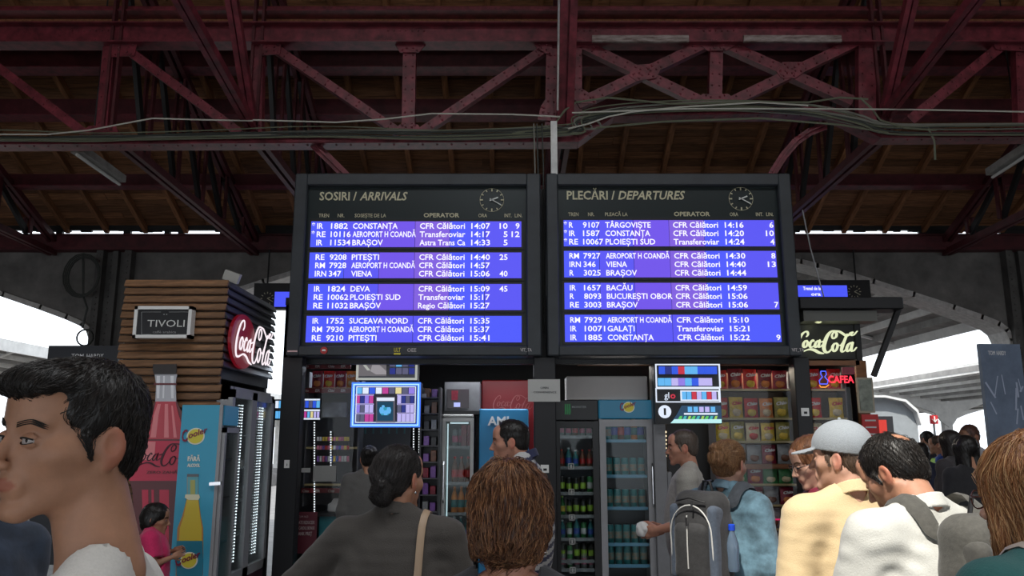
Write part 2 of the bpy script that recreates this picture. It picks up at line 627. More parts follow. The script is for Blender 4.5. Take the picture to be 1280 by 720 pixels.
# red girder, dark eave board and the ragged gap of daylight
gt = P(0, 294.5, YW - .05).z
g = thing('eave_girder', 'dark red steel girder above the arched wall', 'girder', (0, YW - .1, ztop), kind='structure')
MB().box((XL, YW - .16, ztop - .02), (XR, YW + .1, gt)).build('web', m_steel_dk, g)
MB().box((XL, YW - .24, ztop - .04), (XR, YW + .2, ztop)).build('lower_flange', m_steel_dk, g)
MB().box((XL, YW - .22, gt - .03), (XR, YW + .1, gt - .008)).build('upper_flange', m_steel_dk, g)
eb = P(0, 287.5, YW - .05).z
MB().box((XL, YW - .06, eb), (XR, YW + .02, eb + .45)).build('eave_board', m_black, ceiling)
gaps = [(3, 72), (80, 156), (165, 207), (214, 224), (231, 276), (283, 302), (420, 560), (640, 800), (993, 1147), (1182, 1210), (1220, 1224), (1237, 1248)]
edge = -300
ji = []
for ga, gb in gaps + [(1600, 1601)]:
    ji.append((edge, ga)); edge = gb
q = MB(m_black)
for ga, gb in ji:
    xa = P(ga, 290, YW).x; xb = P(gb, 290, YW).x
    q.box((xa, YW - .05, gt - .02), (xb, YW + .01, eb + .02))
rr = random.Random(3)
for ga, gb in gaps[:-1]:
    xx = ga
    while xx < gb:
        w = rr.uniform(4, 16)
        xa = P(xx, 290, YW).x; xb = P(min(xx + w, gb), 290, YW).x
        q.box((xa, YW - .045, gt - .02), (xb, YW + .005, gt + rr.uniform(-.02, .03)))
        q.box((xa, YW - .045, eb - rr.uniform(-.02, .035)), (xb, YW + .005, eb + .02))
        xx += w
q.build('gap_infill', None, ceiling)

# ------------------------------------------------------------------ front truss (plane Y = 8.6)
YT = 8.6
tr = thing('roof_truss', 'maroon riveted lattice truss spanning above the boards', 'truss', (0, YT, 5), kind='structure')
def member(x0, y0, x1, y1, w, name, mat=None, Y=YT, d=.10, rivets=True):
    a = P(x0, y0, Y); b = P(x1, y1, Y)
    q = MB(mat or m_steel)
    dd = (b - a).normalized(); s = dd.cross(Vector((0, 1, 0))).normalized()
    q.bar(a, b, .014, w, up=s)
    for sg in (-1, 1):
        off = s * (w / 2 - .008) * sg + Vector((0, d / 2, 0))
        q.bar(a + off, b + off, d, .014, up=s)
    if rivets:
        L = (b - a).length; n = int(L / .14)
        for i in range(1, n):
            p = a.lerp(b, i / n)
            for sg in (-1, 1):
                c_ = p + s * (w * .27) * sg
                q.ball((c_.x, c_.y - .008, c_.z), .013, 6, 4)
    q.build(name, None, tr)
zc0 = P(0, 56, YT).z; zc1 = P(0, 34, YT).z
q = MB(m_steel); q.box((XL, YT - .01, zc0), (XR, YT + .01, zc1)); q.box((XL, YT - .11, zc0 - .015), (XR, YT + .11, zc0)); q.box((XL, YT - .11, zc1), (XR, YT + .11, zc1 + .015))
q.build('top_chord', None, tr)
q = MB(m_steel)
for x0, x1 in ((485, 545), (880, 930), (700, 760), (1060, 1100), (90, 150)):
    xa = P(x0, 45, YT).x; xb = P(x1, 45, YT).x
    n = int((xb - xa) / .07)
    for i in range(n):
        for z in (zc0 + .05, zc1 - .05):
            q.ball((xa + i * .07, YT - .012, z), .014, 6, 4)
q.build('rivets', None, tr, kind='stuff')
def lower(x0, y0, x1, y1):
    a = P(x0, y0, YT); b = P(x1, y1, YT)
    q = MB(m_steel)
    q.bar(a, b, .22, .016); q.bar(a + Vector((0, -.1, .035)), b + Vector((0, -.1, .035)), .014, .07)
    q.bar(a + Vector((0, .1, .035)), b + Vector((0, .1, .035)), .014, .07)
    n = int((b - a).length / .16)
    for i in range(1, n):
        p = a.lerp(b, i / n)
        q.ball((p.x, p.y - .105, p.z + .04), .012, 6, 4); q.ball((p.x, p.y - .05, p.z - .008), .013, 6, 4)
    q.build('lower_chord', None, tr)
lower(-420, 186, 690, 181); lower(690, 181, 722, 181); lower(722, 181, 766, 149); lower(766, 149, 1035, 145); lower(1035, 145, 1096, 176); lower(1096, 176, 1700, 172)
for x0, y0, x1, y1, w in ((136, 58, 126, 170, .13), (322, 57, 320, 172, .13), (512, 55, 510, 170, .15), (690, 55, 688, 172, .13), (896, 50, 894, 136, .15), (1084, 50, 1084, 165, .20), (1276, 55, 1280, 172, .13), (722, 55, 722, 170, .10)):
    member(x0, y0, x1, y1, w, 'post')
for x0, y0, x1, y1, w in ((-60, 40, 104, 165, .10), (162, 64, 300, 166, .10), (344, 60, 500, 166, .10), (685, 58, 524, 166, .10),
                          (1258, 52, 1138, 150, .12), (1295, 60, 1440, 170, .1)):
    member(x0, y0, x1, y1, w, 'diagonal')
for x0, y0, x1, y1, w in ((728, 55, 880, 128, .12), (722, 130, 882, 54, .12), (908, 55, 1066, 126, .12), (908, 130, 1074, 50, .12)):
    member(x0, y0, x1, y1, w, 'diagonal', Y=YT - (.02 if y0 > 100 else 0))
def gusset(pts, Y=YT - .02):
    vs = [P(x, y, Y) for x, y in pts]
    o_ = vs[0]
    poly = [(v.x - o_.x, v.z - o_.z) for v in vs]
    q = MB(m_steel); q.prism(poly, o_, (1, 0, 0), (0, 0, 1), .014)
    cx_ = sum(p.x for p in vs) / len(vs); cz_ = sum(p.z for p in vs) / len(vs)
    for v in vs:
        q.ball((v.x * .72 + cx_ * .28, Y - .016, v.z * .72 + cz_ * .28), .014, 6, 4)
        q.ball((v.x * .35 + cx_ * .65, Y - .016, v.z * .35 + cz_ * .65), .014, 6, 4)
    q.build('gusset_plate', None, tr)
gusset([(140, 55), (172, 55), (168, 70), (140, 72)]); gusset([(325, 55), (352, 55), (350, 68), (326, 70)])
gusset([(490, 50), (538, 50), (524, 66), (500, 66)]); gusset([(665, 52), (690, 52), (690, 70), (672, 62)])
gusset([(786, 95), (790, 82), (818, 80), (826, 86), (820, 98), (796, 102)]); gusset([(970, 90), (978, 78), (1002, 78), (1006, 90), (994, 98), (976, 98)])
gusset([(866, 52), (925, 52), (908, 64), (885, 64)]); gusset([(878, 118), (910, 118), (926, 130), (862, 130)])
gusset([(1240, 52), (1290, 52), (1290, 66), (1244, 62)]); gusset([(672, 150), (676, 134), (690, 110), (692, 152)])
gusset([(490, 166), (500, 156), (522, 156), (532, 168)]); gusset([(100, 168), (112, 158), (145, 158), (150, 168)])
gusset([(725, 110), (745, 122), (745, 130), (722, 130)])
# two weathered pale boards under the top chord
for x0, x1 in ((740, 860), (929, 1050)):
    a = P(x0, 54, YT - .1); b = P(x1, 46, YT - .1)
    MB().box((a.x, YT - .14, a.z), (b.x, YT - .10, b.z)).build('pale_board', M('flaking_white', (.42, .36, .34), .6, noise=.7, scale=6, stretch=(1, 1, 6), dark=(.12, .07, .06)), tr)
# curved knee brackets under the lower chord
q = MB(m_steel)
pts = [P(x, y, YT + .0) for x, y in ((1032, 157), (1012, 165), (995, 177), (980, 194), (966, 216), (958, 240))]
for a, b in zip(pts[:-1], pts[1:]):
    q.bar(a, b, .10, .016, up=(b - a).cross(Vector((0, 1, 0)))); q.bar(a, b, .02, .09, up=(b - a).cross(Vector((0, 1, 0))))
q.build('knee_bracket', None, tr)
q = MB(m_steel)
q.bar(P(392, 180, YT), P(445, 232, YT), .10, .02); q.bar(P(392, 180, YT), P(445, 232, YT), .02, .10)
q.build('knee_bracket', None, tr)

# transverse trusses: behind (to the arched wall) and struts rising towards the viewer
NX = [P(135, 165, YT).x, P(316, 158, YT).x, P(706, 158, YT).x, P(1106, 150, YT).x, P(1106, 150, YT).x + 3.5]
zlow = P(316, 165, YT).z
for xi, x in enumerate([NX[0] - 3.6] + NX):
    t = thing('cross_truss', ['outermost left', 'second left', 'left-hand', 'middle', 'right-hand', 'outermost right'][xi] + ' maroon truss running from front truss to arched wall', 'truss', (x, 10, zlow), kind='structure')
    q = MB(m_steel_dk)
    for s in (-.05, .05):
        q.bar((x + s, YT, zlow), (x + s, 13.9, zlow - .15), .06, .10)
    q.build('lower_chord', None, t)
    q = MB(m_steel_dk)
    for s in (-.05, .05):
        q.bar((x + s, YT, rz(YT) - .5), (x + s, 13.9, rz(13.9) - .3), .06, .10)
    q.build('top_chord', None, t)
    ys = [8.6, 9.5, 10.4, 11.3, 12.2, 13.1]
    for i, y in enumerate(ys):
        q = MB(m_steel_dk)
        for s in (-.05, .05):
            q.bar((x + s, y, zlow), (x + s, y, rz(y) - .45), .03, .08, up=(0, 1, 0))
        q.build('post', None, t)
        if i < 5:
            q = MB(m_black); q.bar((x, y + .9, zlow), (x, y, rz(y) - .5), .05, .10, up=(0, 1, 0)); q.build('diagonal', None, t)
for i, x in enumerate(NX[:4]):
    if i == 0:
        continue
    t = thing('roof_strut', ['', 'left-hand', 'middle', 'right-hand'][i] + ' pair of maroon struts rising from the truss node toward the viewer', 'strut', (x, YT, zlow), kind='structure')
    base = Vector((x, YT - .02, P(316, 160, YT).z if i != 3 else P(0, 145, YT).z))
    tx = {1: 293, 2: 709, 3: 1122}[i]
    for kk, (dy, zz) in enumerate(((.86, 1.05), (2.02, .36 if i != 2 else .7))):
        if i == 2 and kk == 1:
            continue
        e = base + Vector((0, -dy, zz)) * 1.9
        q = MB(m_steel)
        wd = .11 if i != 2 else .16
        for s in (-wd * .32, wd * .32):
            q.bar(base + Vector((s, 0, 0)), e + Vector((s, 0, 0)), wd * .5, .09, up=(0, 1, 0))
        q.bar(base + Vector((0, .03, 0)), e + Vector((0, .03, 0)), wd * .3, .05, up=(0, 1, 0))
        q.build('strut', None, t)
    if i == 2:
        MB(m_rim).tube([P(704, 0, 7.55) + Vector((-.05, -.1, 0)), P(702, 60, 8.0) + Vector((-.04, -.1, 0)), P(699, 140, 8.4) + Vector((-.02, -.05, 0))], .012, 6).build('cable', None, t)

# cables resting along the lower chord
cab = thing('cable_bundle', 'bundle of loose grey and black cables along the truss', 'cables', (0, YT - .16, 5.0))
cm = [M('cable_grey', (.20, .20, .17), .6), M('cable_dark', (.04, .045, .04), .6), M('cable_olive', (.14, .15, .10), .6), M('cable_white', (.55, .54, .48), .5)]
rr = random.Random(11)
pathL = [(-120, 172), (0, 171), (120, 170), (260, 168), (400, 166), (560, 168), (690, 164), (730, 160)]
pathR = [(740, 146), (800, 136), (900, 133), (1000, 138), (1070, 150), (1110, 162), (1200, 163), (1400, 162)]
for c in range(13):
    o1 = rr.uniform(-5, 4.5); yy = YT - .13 - rr.uniform(0, .08)
    pts = []
    for i, (x, y) in enumerate(pathL + pathR):
        if i in (7, 8):
            x += rr.uniform(-20, 20)
        o1 = max(-8, min(6, o1 + rr.uniform(-4, 4)))
        pts.append(P(x, y + o1 + rr.uniform(-1, 1), yy))
    fine = []
    for i in range(len(pts) - 1):
        p0 = pts[max(i - 1, 0)]; p1 = pts[i]; p2 = pts[i + 1]; p3 = pts[min(i + 2, len(pts) - 1)]
        for j in range(5):
            t_ = j / 5
            fine.append(.5 * ((2 * p1) + (p2 - p0) * t_ + (2 * p0 - 5 * p1 + 4 * p2 - p3) * t_ * t_ + (3 * p1 - p0 - 3 * p2 + p3) * t_ ** 3))
    fine.append(pts[-1])
    MB().tube(fine, rr.uniform(.006, .013), 5).build('cable', cm[c % 3], cab)
for pts in ([(-50, 166), (0, 168), (60, 168), (110, 163), (190, 148), (260, 150), (316, 151)], [(316, 150), (420, 153), (480, 149), (540, 142), (640, 143), (700, 146)],
            [(715, 141), (860, 136), (1000, 136), (1140, 137), (1290, 140)], [(710, 161), (735, 155), (760, 146), (790, 140), (850, 134), (950, 128), (1010, 132)]):
    MB().tube([P(x, y, YT - .24) for x, y in pts], .009, 5).build('cable', cm[3], cab, label='white cable')
for pts in ([(640, 167), (690, 160), (700, 146), (706, 138), (720, 128), (760, 122), (840, 130), (930, 128), (1010, 128), (1050, 122), (1085, 124)],
            [(1075, 122), (1090, 136), (1100, 150), (1130, 160), (1170, 163)], [(745, 160), (830, 152), (950, 148), (1050, 156), (1110, 166)], [(1160, 160), (1168, 176), (1169, 200)]):
    MB().tube([P(x, y, YT - .2) for x, y in pts], .012, 5).build('cable', cm[2], cab)

# fluorescent battens hung behind the truss
for lab, a, b in (('left', P(97, 186, 8.9), P(150, 224, 9.9)), ('right', P(1290, 182, 8.9), P(1240, 215, 9.9))):
    t = thing('tube_light', 'unlit grey fluorescent batten at the %s of the roof' % lab, 'light', (a + b) / 2)
    MB().bar(a, b, .16, .09).build('housing', M('batten_grey', (.30, .29, .27), .5, noise=.3), t)
    MB().tube([a + Vector((0, 0, -.07)), b + Vector((0, 0, -.07))], .02, 8).build('tube', M('glass_tube', (.55, .55, .52), .3), t)
    MB().tube([a.lerp(b, .3), a.lerp(b, .3) + Vector((0, 0, rz(a.lerp(b, .3).y) - a.lerp(b, .3).z - .02))], .01, 5).build('rod', m_black, t)

# hanging wires and coil on the left column
t = thing('cable_coil', 'coil of black cable hung on the left riveted column', 'cable', P(105, 330, YW - .3))
for k in range(4):
    c0 = P(104, 345, YW - .32)
    MB().tube([c0 + Vector((math.cos(a) * (.26 + .02 * k), -.02 * k, math.sin(a) * (.33 + .02 * k))) for a in [2 * PI * j / 16 for j in range(17)]], .012, 5).build('loop', cm[1], t)
MB().tube([P(104, 318, YW - .25), P(104, 370, YW - .27), P(109, 385, YW - .26), P(103, 410, YW - .25)], .02, 5).build('tail', cm[1], t)
c0 = P(106, 422, YW - .2)
MB().tube([c0 + Vector((math.cos(a) * .14, 0, math.sin(a) * .14)) for a in [2 * PI * j / 16 for j in range(17)]], .015, 5).build('ring', cm[1], t)

# ------------------------------------------------------------------ platform canopies beyond the wall
def canopy(name_, label, x0, x1, xc, zedge, zmid, y0, y1, ycols, arms=True, rise=0.0):
    t = thing('platform_canopy', label, 'canopy', (xc, y0, 0), kind='structure')
    n = 17
    # sheet as long strips, open joints between them
    for i in range(n):
        u0 = i / n; u1 = (i + 1) / n
        def zz(u):
            xx = x0 + (x1 - x0) * u
            k = abs(xx - xc) / max(abs(x0 - xc), abs(x1 - xc))
            return zmid + (zedge - zmid) * k
        xa = x0 + (x1 - x0) * u0; xb = x0 + (x1 - x0) * u1 - .02
        q = MB(); q.hexa([(xa, y0, zz(u0) + .1), (xb, y0, zz(u1) + .1), (xb, y1, zz(u1) + .1), (xa, y1, zz(u0) + .1),
                          (xa, y0, zz(u0) + .13), (xb, y0, zz(u1) + .13), (xb, y1, zz(u1) + .13), (xa, y1, zz(u0) + .13)])
        q.build('roof_sheet', m_canopy, t)
        q = MB(); q.bar((xa, y0, zz(u0) + .03), (xa, y1, zz(u0) + .03), .07, .15); q.build('purlin', m_canopy_lt if i % 2 else m_canopy, t)
    for xe in (x0, x1):
        q = MB(); q.box((xe - .03, y0, zedge - .1), (xe + .03, y1, zedge + .18)); q.build('fascia', m_canopy_lt, t)
    for yc in ycols:
        q = MB(); q.box((xc - .13, yc - .13, 0), (xc + .13, yc + .13, zmid)); q.build('column', m_canopy_lt, t)
        if arms:
            for xe in (x0, x1):
                sx = 1 if xe > xc else -1
                L = abs(xe - xc)
                poly = [(0, -.9), (.2, -.75), (.45, -.42), (1.0, -.2), (L, (zedge - zmid) + .0), (L, (zedge - zmid) + .06), (0, .06)]
                q = MB(); q.prism([(a * sx, b) for a, b in poly], (xc, yc - .06, zmid), (1, 0, 0), (0, 0, 1), -.12 if sx > 0 else .12); q.build('arm', m_canopy_lt, t)
    return t
canopy('a', 'high platform canopy with ribbed underside right behind the arch', 1.0, 9.6, 4.4, 4.02, 5.35, 15.2, 70, (20, 28, 36, 44, 52))
canopy('b', 'white butterfly platform canopy above the train, right of it', 12.0, 18.0, 15.0, 3.48, 3.03, 18, 70, (20, 28, 36, 44, 52, 60))
canopy('c', 'far right white platform canopy beyond the first two', 20.5, 27, 23.7, 3.75, 3.3, 18, 70, (28, 36, 44, 52))
canopy('d', 'left platform canopy with grey ribbed underside', -18.0, -12.0, -15.0, 3.85, 3.35, 17, 70, (19.5, 28, 36, 44, 52))
# ------------------------------------------------------------------ departure and arrival boards
m_frame = M('board_frame', (.032, .038, .045), .45, noise=.2, scale=5)
m_glass_dk = M('board_header', (.012, .022, .024), .3)
m_led = [M('led_blue', (.075, .10, .95), emit=1.0), M('led_violet_reflection', (.16, .085, .80), emit=1.0), M('led_indigo_reflection', (.10, .09, .88), emit=1.0), M('led_mauve_reflection', (.21, .11, .72), emit=1.0)]  # purple tints put reflection patches into the panels' own emission colour
m_gold = M('board_lettering', (.62, .58, .40), .6)
m_ledtx = M('led_text', (.92, .90, 1.0), emit=1.1)
YB = 8.0
def board(lab, ox0, ox1, ix0, ix1, px0, px1, header, cols, rows, blocks, clock, seams, tiny):
    """pixel columns are read at the first row block, all on the plane Y = YB"""
    zt = P(0, 217, YB).z; zb = P(0, 445, YB).z
    X = lambda px: P(px, 290, YB).x
    Z = lambda py: P(640, py, YB).z
    x0, x1 = X(ox0), X(ox1)
    t = thing('train_information_board', lab, 'board', ((x0 + x1) / 2, YB, zb))
    q = MB(m_frame)
    fz = Z(432); ft = Z(232); fx0, fx1 = X(ix0), X(ix1)
    q.rbox((x0, YB - .02, zb), (fx0, YB + .28, zt), .012); q.rbox((fx1, YB - .02, zb), (x1, YB + .28, zt), .012)
    q.rbox((fx0 - .01, YB - .02, ft), (fx1 + .01, YB + .28, zt), .012); q.rbox((fx0 - .01, YB - .02, zb), (fx1 + .01, YB + .28, fz), .012)
    q.build('frame', None, t)
    MB().box((x0 + .03, YB + .26, zb + .03), (x1 - .03, YB + .31, zt - .03)).build('back_panel', m_black, t)
    MB().box((fx0, YB + .05, fz), (fx1, YB + .08, ft)).build('header_panel', m_glass_dk, t)
    for s, a, b, yb, cap, sh, wt in header:
        q = MB(m_gold)
        q.text(s, (X(a), YB + .048, Z(yb)), (1, 0, 0), (0, 0, 1), X(b) - X(a), Z(yb - cap) - Z(yb), .003, sh, wt + .008)
        q.build('lettering', None, t)
    # clock
    cx, cz = X(clock[0]), Z(clock[1])
    r = .125
    c = MB(m_gold)
    for k in range(12):
        a = k * PI / 6
        l = .032 if k % 3 == 0 else .024
        d = Vector((math.sin(a), 0, math.cos(a)))
        o_ = Vector((cx, YB + .04, cz))
        c.bar(o_ + d * (r - l), o_ + d * r, .006, .010 if k % 3 else .013, up=(d.cross(Vector((0, 1, 0)))))
    n = 36
    for k in range(n):
        a = k * 2 * PI / n; b = (k + 1) * 2 * PI / n
        c.bar((cx + math.sin(a) * r, YB + .042, cz + math.cos(a) * r), (cx + math.sin(b) * r, YB + .042, cz + math.cos(b) * r), .003, .0025, up=(0, 1, 0))
    c.build('clock', None, t)
    clk = [o for o in t.children if o.name.startswith('clock')][0]
    for a, l, w in ((math.radians(68), .070, .013), (math.radians(120), .112, .009)):
        d = Vector((math.sin(a), 0, math.cos(a))); o_ = Vector((cx, YB + .032, cz))
        h = MB(m_white); h.bar(o_ - d * .025, o_ + d * l, .005, w, up=(d.cross(Vector((0, 1, 0)))))
        h.build('clock_hand', M('clock_hand', (.75, .78, .75), .5), clk)
    # four LED panels
    for bi, (y0, y1) in enumerate(blocks):
        panel = MB(m_black); panel.box((X(px0) - .02, YB + .03, Z(y1) - .025), (X(px1) + .02, YB + .06, Z(y0) + .025))
        pn = panel.build('display_panel', None, t)
        xs = [px0] + seams + [px1]
        for i, (a, b) in enumerate(zip(xs[:-1], xs[1:])):
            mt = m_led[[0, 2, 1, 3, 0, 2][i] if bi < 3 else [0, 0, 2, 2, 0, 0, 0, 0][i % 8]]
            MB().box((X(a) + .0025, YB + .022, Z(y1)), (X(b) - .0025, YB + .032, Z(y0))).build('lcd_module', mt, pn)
        for ri in range(3):
            yb = y0 + (9.3, 19.6, 30.0)[ri] * (y1 - y0) / 32.0
            for (s, a, mode) in zip(rows[bi * 3 + ri], cols, ('l', 'l', 'l', 'l', 'l', 'l', 'r', 'r')):
                if not s:
                    continue
                h = Z(yb - 7.1) - Z(yb)
                q = MB(m_ledtx)
                if s == '*':
                    q.text(s, (X(a), YB + .019, Z(yb - 1)), (1, 0, 0), (0, 0, 1), None, h * .9, .003, 0, .02); q.build('text_cell', None, pn); continue
                natural = len(s)
                w = None
                wpx = {'AEROPORT H COANDĂ': 79, 'CFR Călători': 56.5, 'Transferoviar': 57, 'Astra Trans Ca': 57, 'Regio Călători': 57, 'BUCUREȘTI OBOR': 81, 'CONSTANȚA': 56, 'PLOIEȘTI SUD': 62, 'SUCEAVA NORD': 72,
                       'TÂRGOVIȘTE': 57, 'BRAȘOV': 38, 'PITEȘTI': 34, 'VIENA': 26, 'DEVA': 24, 'BACĂU': 32, 'GALAȚI': 33}.get(s)
                if wpx is None:
                    wpx = {1: 5, 2: 11 if not s.isdigit() else 10, 3: 14 if not s.isdigit() else 15, 4: 21, 5: 25 if ':' not in s else 23.5}[len(s)]
                    if s == 'IR': wpx = 7.5
                    if s == 'RM': wpx = 12
                w = X(px0 + wpx) - X(px0)
                xx = X(a) - (w if mode == 'r' else 0)
                q.text(s, (xx, YB + .019, Z(yb)), (1, 0, 0), (0, 0, 1), w, h, .003, 0, .011)
                q.build('text_cell', None, pn)
    for s, a, b, yb, cap, mt in tiny:
        q = MB(mt)
        q.text(s, (X(a), YB - .022, Z(yb)), (1, 0, 0), (0, 0, 1), X(b) - X(a), Z(yb - cap) - Z(yb), .003, 0, .02)
        q.build('sticker', None, t)
    return t
m_stk = M('sticker_grey', (.45, .42, .42), .5); m_yel = M('sticker_yellow', (.7, .6, .05), .5); m_pnk = M('sticker_pink', (.75, .5, .5), .5)
rowsA = [('*', 'IR', '1882', 'CONSTANȚA', 'CFR Călători', '14:07', '10', '9'), ('*', 'RE', '10116', 'AEROPORT H COANDĂ', 'Transferoviar', '14:17', '5', '12'), ('', 'IR', '11534', 'BRAȘOV', 'Astra Trans Ca', '14:33', '5', ''),
         ('', 'RE', '9208', 'PITEȘTI', 'CFR Călători', '14:40', '25', ''), ('', 'RM', '7928', 'AEROPORT H COANDĂ', 'CFR Călători', '14:57', '', ''), ('', 'IRN', '347', 'VIENA', 'CFR Călători', '15:06', '40', ''),
         ('', 'IR', '1824', 'DEVA', 'CFR Călători', '15:09', '45', ''), ('', 'RE', '10062', 'PLOIEȘTI SUD', 'Transferoviar', '15:17', '', ''), ('', 'RE', '11032', 'BRAȘOV', 'Regio Călători', '15:27', '', ''),
         ('', 'IR', '1752', 'SUCEAVA NORD', 'CFR Călători', '15:35', '', ''), ('', 'RM', '7930', 'AEROPORT H COANDĂ', 'CFR Călători', '15:37', '', ''), ('', 'RE', '9210', 'PITEȘTI', 'CFR Călători', '15:41', '', '')]
rowsB = [('*', 'R', '9107', 'TÂRGOVIȘTE', 'CFR Călători', '14:16', '', '6'), ('*', 'IR', '1587', 'CONSTANȚA', 'CFR Călători', '14:20', '', '10'), ('*', 'RE', '10067', 'PLOIEȘTI SUD', 'Transferoviar', '14:24', '', '4'),
         ('', 'RM', '7927', 'AEROPORT H COANDĂ', 'CFR Călători', '14:30', '', '8'), ('', 'IRN', '346', 'VIENA', 'CFR Călători', '14:40', '', '13'), ('', 'R', '3025', 'BRAȘOV', 'CFR Călători', '14:44', '', ''),
         ('', 'IR', '1657', 'BACĂU', 'CFR Călători', '14:59', '', ''), ('', 'R', '8093', 'BUCUREȘTI OBOR', 'CFR Călători', '15:06', '', ''), ('', 'RE', '3003', 'BRAȘOV', 'CFR Călători', '15:06', '', '7'),
         ('', 'RM', '7929', 'AEROPORT H COANDĂ', 'CFR Călători', '15:10', '', ''), ('', 'IR', '10071', 'GALAȚI', 'Transferoviar', '15:21', '', ''), ('', 'IR', '1885', 'CONSTANȚA', 'CFR Călători', '15:22', '', '9')]
board('left-hand black board of arrivals with four blue LED panels', 366, 676, 382, 658, 387.5, 652,
      [('SOSIRI /', 396, 443, 248.5, 10.5, 0, .01), ('ARRIVALS', 447, 507.5, 248.5, 10.5, .25, .01), ('TREN', 396, 409, 270, 4.6, 0, 0), ('NR.', 420, 428.5, 270, 4.6, 0, 0), ('SOSEȘTE DE LA', 441.5, 481, 270, 4.6, 0, 0),
       ('OPERATOR', 528.5, 573.5, 270, 5.4, 0, .015), ('ORA', 597.5, 608.5, 270, 4.6, 0, 0), ('INT.', 630.5, 639.5, 270, 4.6, 0, 0), ('LIN.', 643.5, 653, 270, 4.6, 0, 0)],
      (389, 395.5, 413, 440.5, 524.5, 589, 634.5, 649.5), rowsA, ((276, 308), (315, 347), (354.5, 387), (394.5, 427.5)), (614.5, 248.5), [431, 474.5, 518.5, 562, 606],
      [('▬▬', 368, 380, 440.5, 4, m_pnk), ('ULT', 497, 505, 440, 5, m_yel), ('■', 497, 505, 443.5, 2, m_yel), ('OEE', 513, 524, 440, 4.5, m_stk), ('VIT_TA', 650, 664, 439.5, 4, m_stk)])
board('right-hand black board of departures with four blue LED panels', 683, 992, 698, 976, 704.5, 969.5,
      [('PLECĂRI /', 709.5, 770.5, 247.5, 10.8, 0, .01), ('DEPARTURES', 774.5, 859.5, 247.5, 10.8, .25, .01), ('TREN', 711, 724, 268.5, 4.6, 0, 0), ('NR.', 736, 744, 268.5, 4.6, 0, 0), ('PLEACĂ LA', 757.5, 786, 268.5, 4.6, 0, 0),
       ('OPERATOR', 844.5, 890, 268.5, 5.4, 0, .015), ('ORA', 915, 925.5, 268.5, 4.6, 0, 0), ('INT.', 948, 957, 268.5, 4.6, 0, 0), ('LIN.', 961, 970, 268.5, 4.6, 0, 0)],
      (705, 711.5, 729, 757, 842, 907, 950, 968), rowsB, ((274.5, 307), (313, 346), (353, 386), (393, 427)), (930, 247), [749, 792, 837, 881, 925],
      [('VIT_TA', 979, 994, 439.5, 4, m_stk)])
# round sticker
c0 = P(405, 438, YB - .03)
t = MB(M('sticker_red', (.5, .03, .03), .5)); t.prism([(math.cos(a) * .036, math.sin(a) * .036) for a in [2 * PI * k / 16 for k in range(16)]], c0, (1, 0, 0), (0, 0, 1), .004)
t.use(m_white); t.prism([(-.02, -.008), (.02, -.008), (.014, .01), (-.014, .01)], c0 + Vector((0, -.006, 0)), (1, 0, 0), (0, 0, 1), .003)
o = t.build('round_sticker'); tag(o, 'small round red sticker on the arrivals board lower frame', 'sticker')
c0 = P(405, 438, YB)

# posts carrying the boards, down to the floor, and the white hanger tube
m_post = M('post_black', (.008, .008, .010), .5)
zb = P(0, 445, YB).z
for lab, a, b in (('left', 346, 371), ('middle', 668, 696), ('right', 1002, 1022)):
    yy = 8.06
    xa = P(a, 600, yy).x; xb = P(b, 600, yy).x
    t = thing('board_post', '%s black steel post carrying the information boards' % lab, 'post', ((xa + xb) / 2, yy, 0))
    q = MB(); q.rbox((xa, yy, 0), (xb, yy + .16, zb - .004), .008); q.build('shaft', m_post, t)
    q = MB(); q.rbox((xa - .08, yy - .05, 0), (xb + .08, yy + .21, .03), .005); q.build('base_plate', m_post, t)
    py = 580 if lab == 'left' else 586
    ss = {'left': (355, 362), 'middle': (676, 686), 'right': (1002, 1011)}[lab]
    ya = py if lab != 'right' else 515
    p0 = P(ss[0], ya + 5, yy - .004); p1 = P(ss[1], ya - 5, yy - .004)
    q = MB(m_white); q.box((p0.x, yy - .006, p0.z), (p1.x, yy - .001, p1.z))
    q.use(m_black); q.box((p0.x + .025, yy - .009, p0.z + .02), (p1.x - .02, yy - .005, p1.z - .035))
    q.build('small_sign', None, t)
# beam joining the posts behind the boards
a = P(359, 440, 8.3); b = P(1005, 440, 8.3)
o = MB().box((a.x, 8.31, zb - .05), (b.x, 8.42, zb + .1)).build('board_crossbeam', m_post); tag(o, 'black crossbeam joining the posts behind both boards', 'beam', kind='structure')
zt = P(0, 217, YB).z
pp = P(693, 200, 8.3)
mx_ = P(679.5, 330, 8.4).x
o = MB().rbox((mx_ - .06, 8.36, zb), (mx_ + .06, 8.46, zt - .05), .006).build('board_mast', m_post); tag(o, 'black mast behind the gap between both boards', 'post', kind='structure')
o = MB().box((pp.x - .035, 8.33, zt - .2), (pp.x + .035, 8.41, zlow + .02)).build('hanger_tube', M('tube_white', (.7, .7, .68), .35, noise=.2)); tag(o, 'white square hanger tube between the boards and the truss', 'tube')
for k, px in enumerate((669, 673, 680)):
    p0 = P(px, 445, 8.3)
    o = MB().tube([(p0.x, 8.34, zb + .3), (p0.x + .01, 8.34, 4.6), (p0.x, 8.36, zlow)], .008, 5).build('hanging_cable', cm[1 if k else 0])
    tag(o, 'thin vertical cable hanging between the two boards, %s of three' % ['leftmost', 'middle', 'rightmost'][k], 'cable', 'vertical cables between the boards')
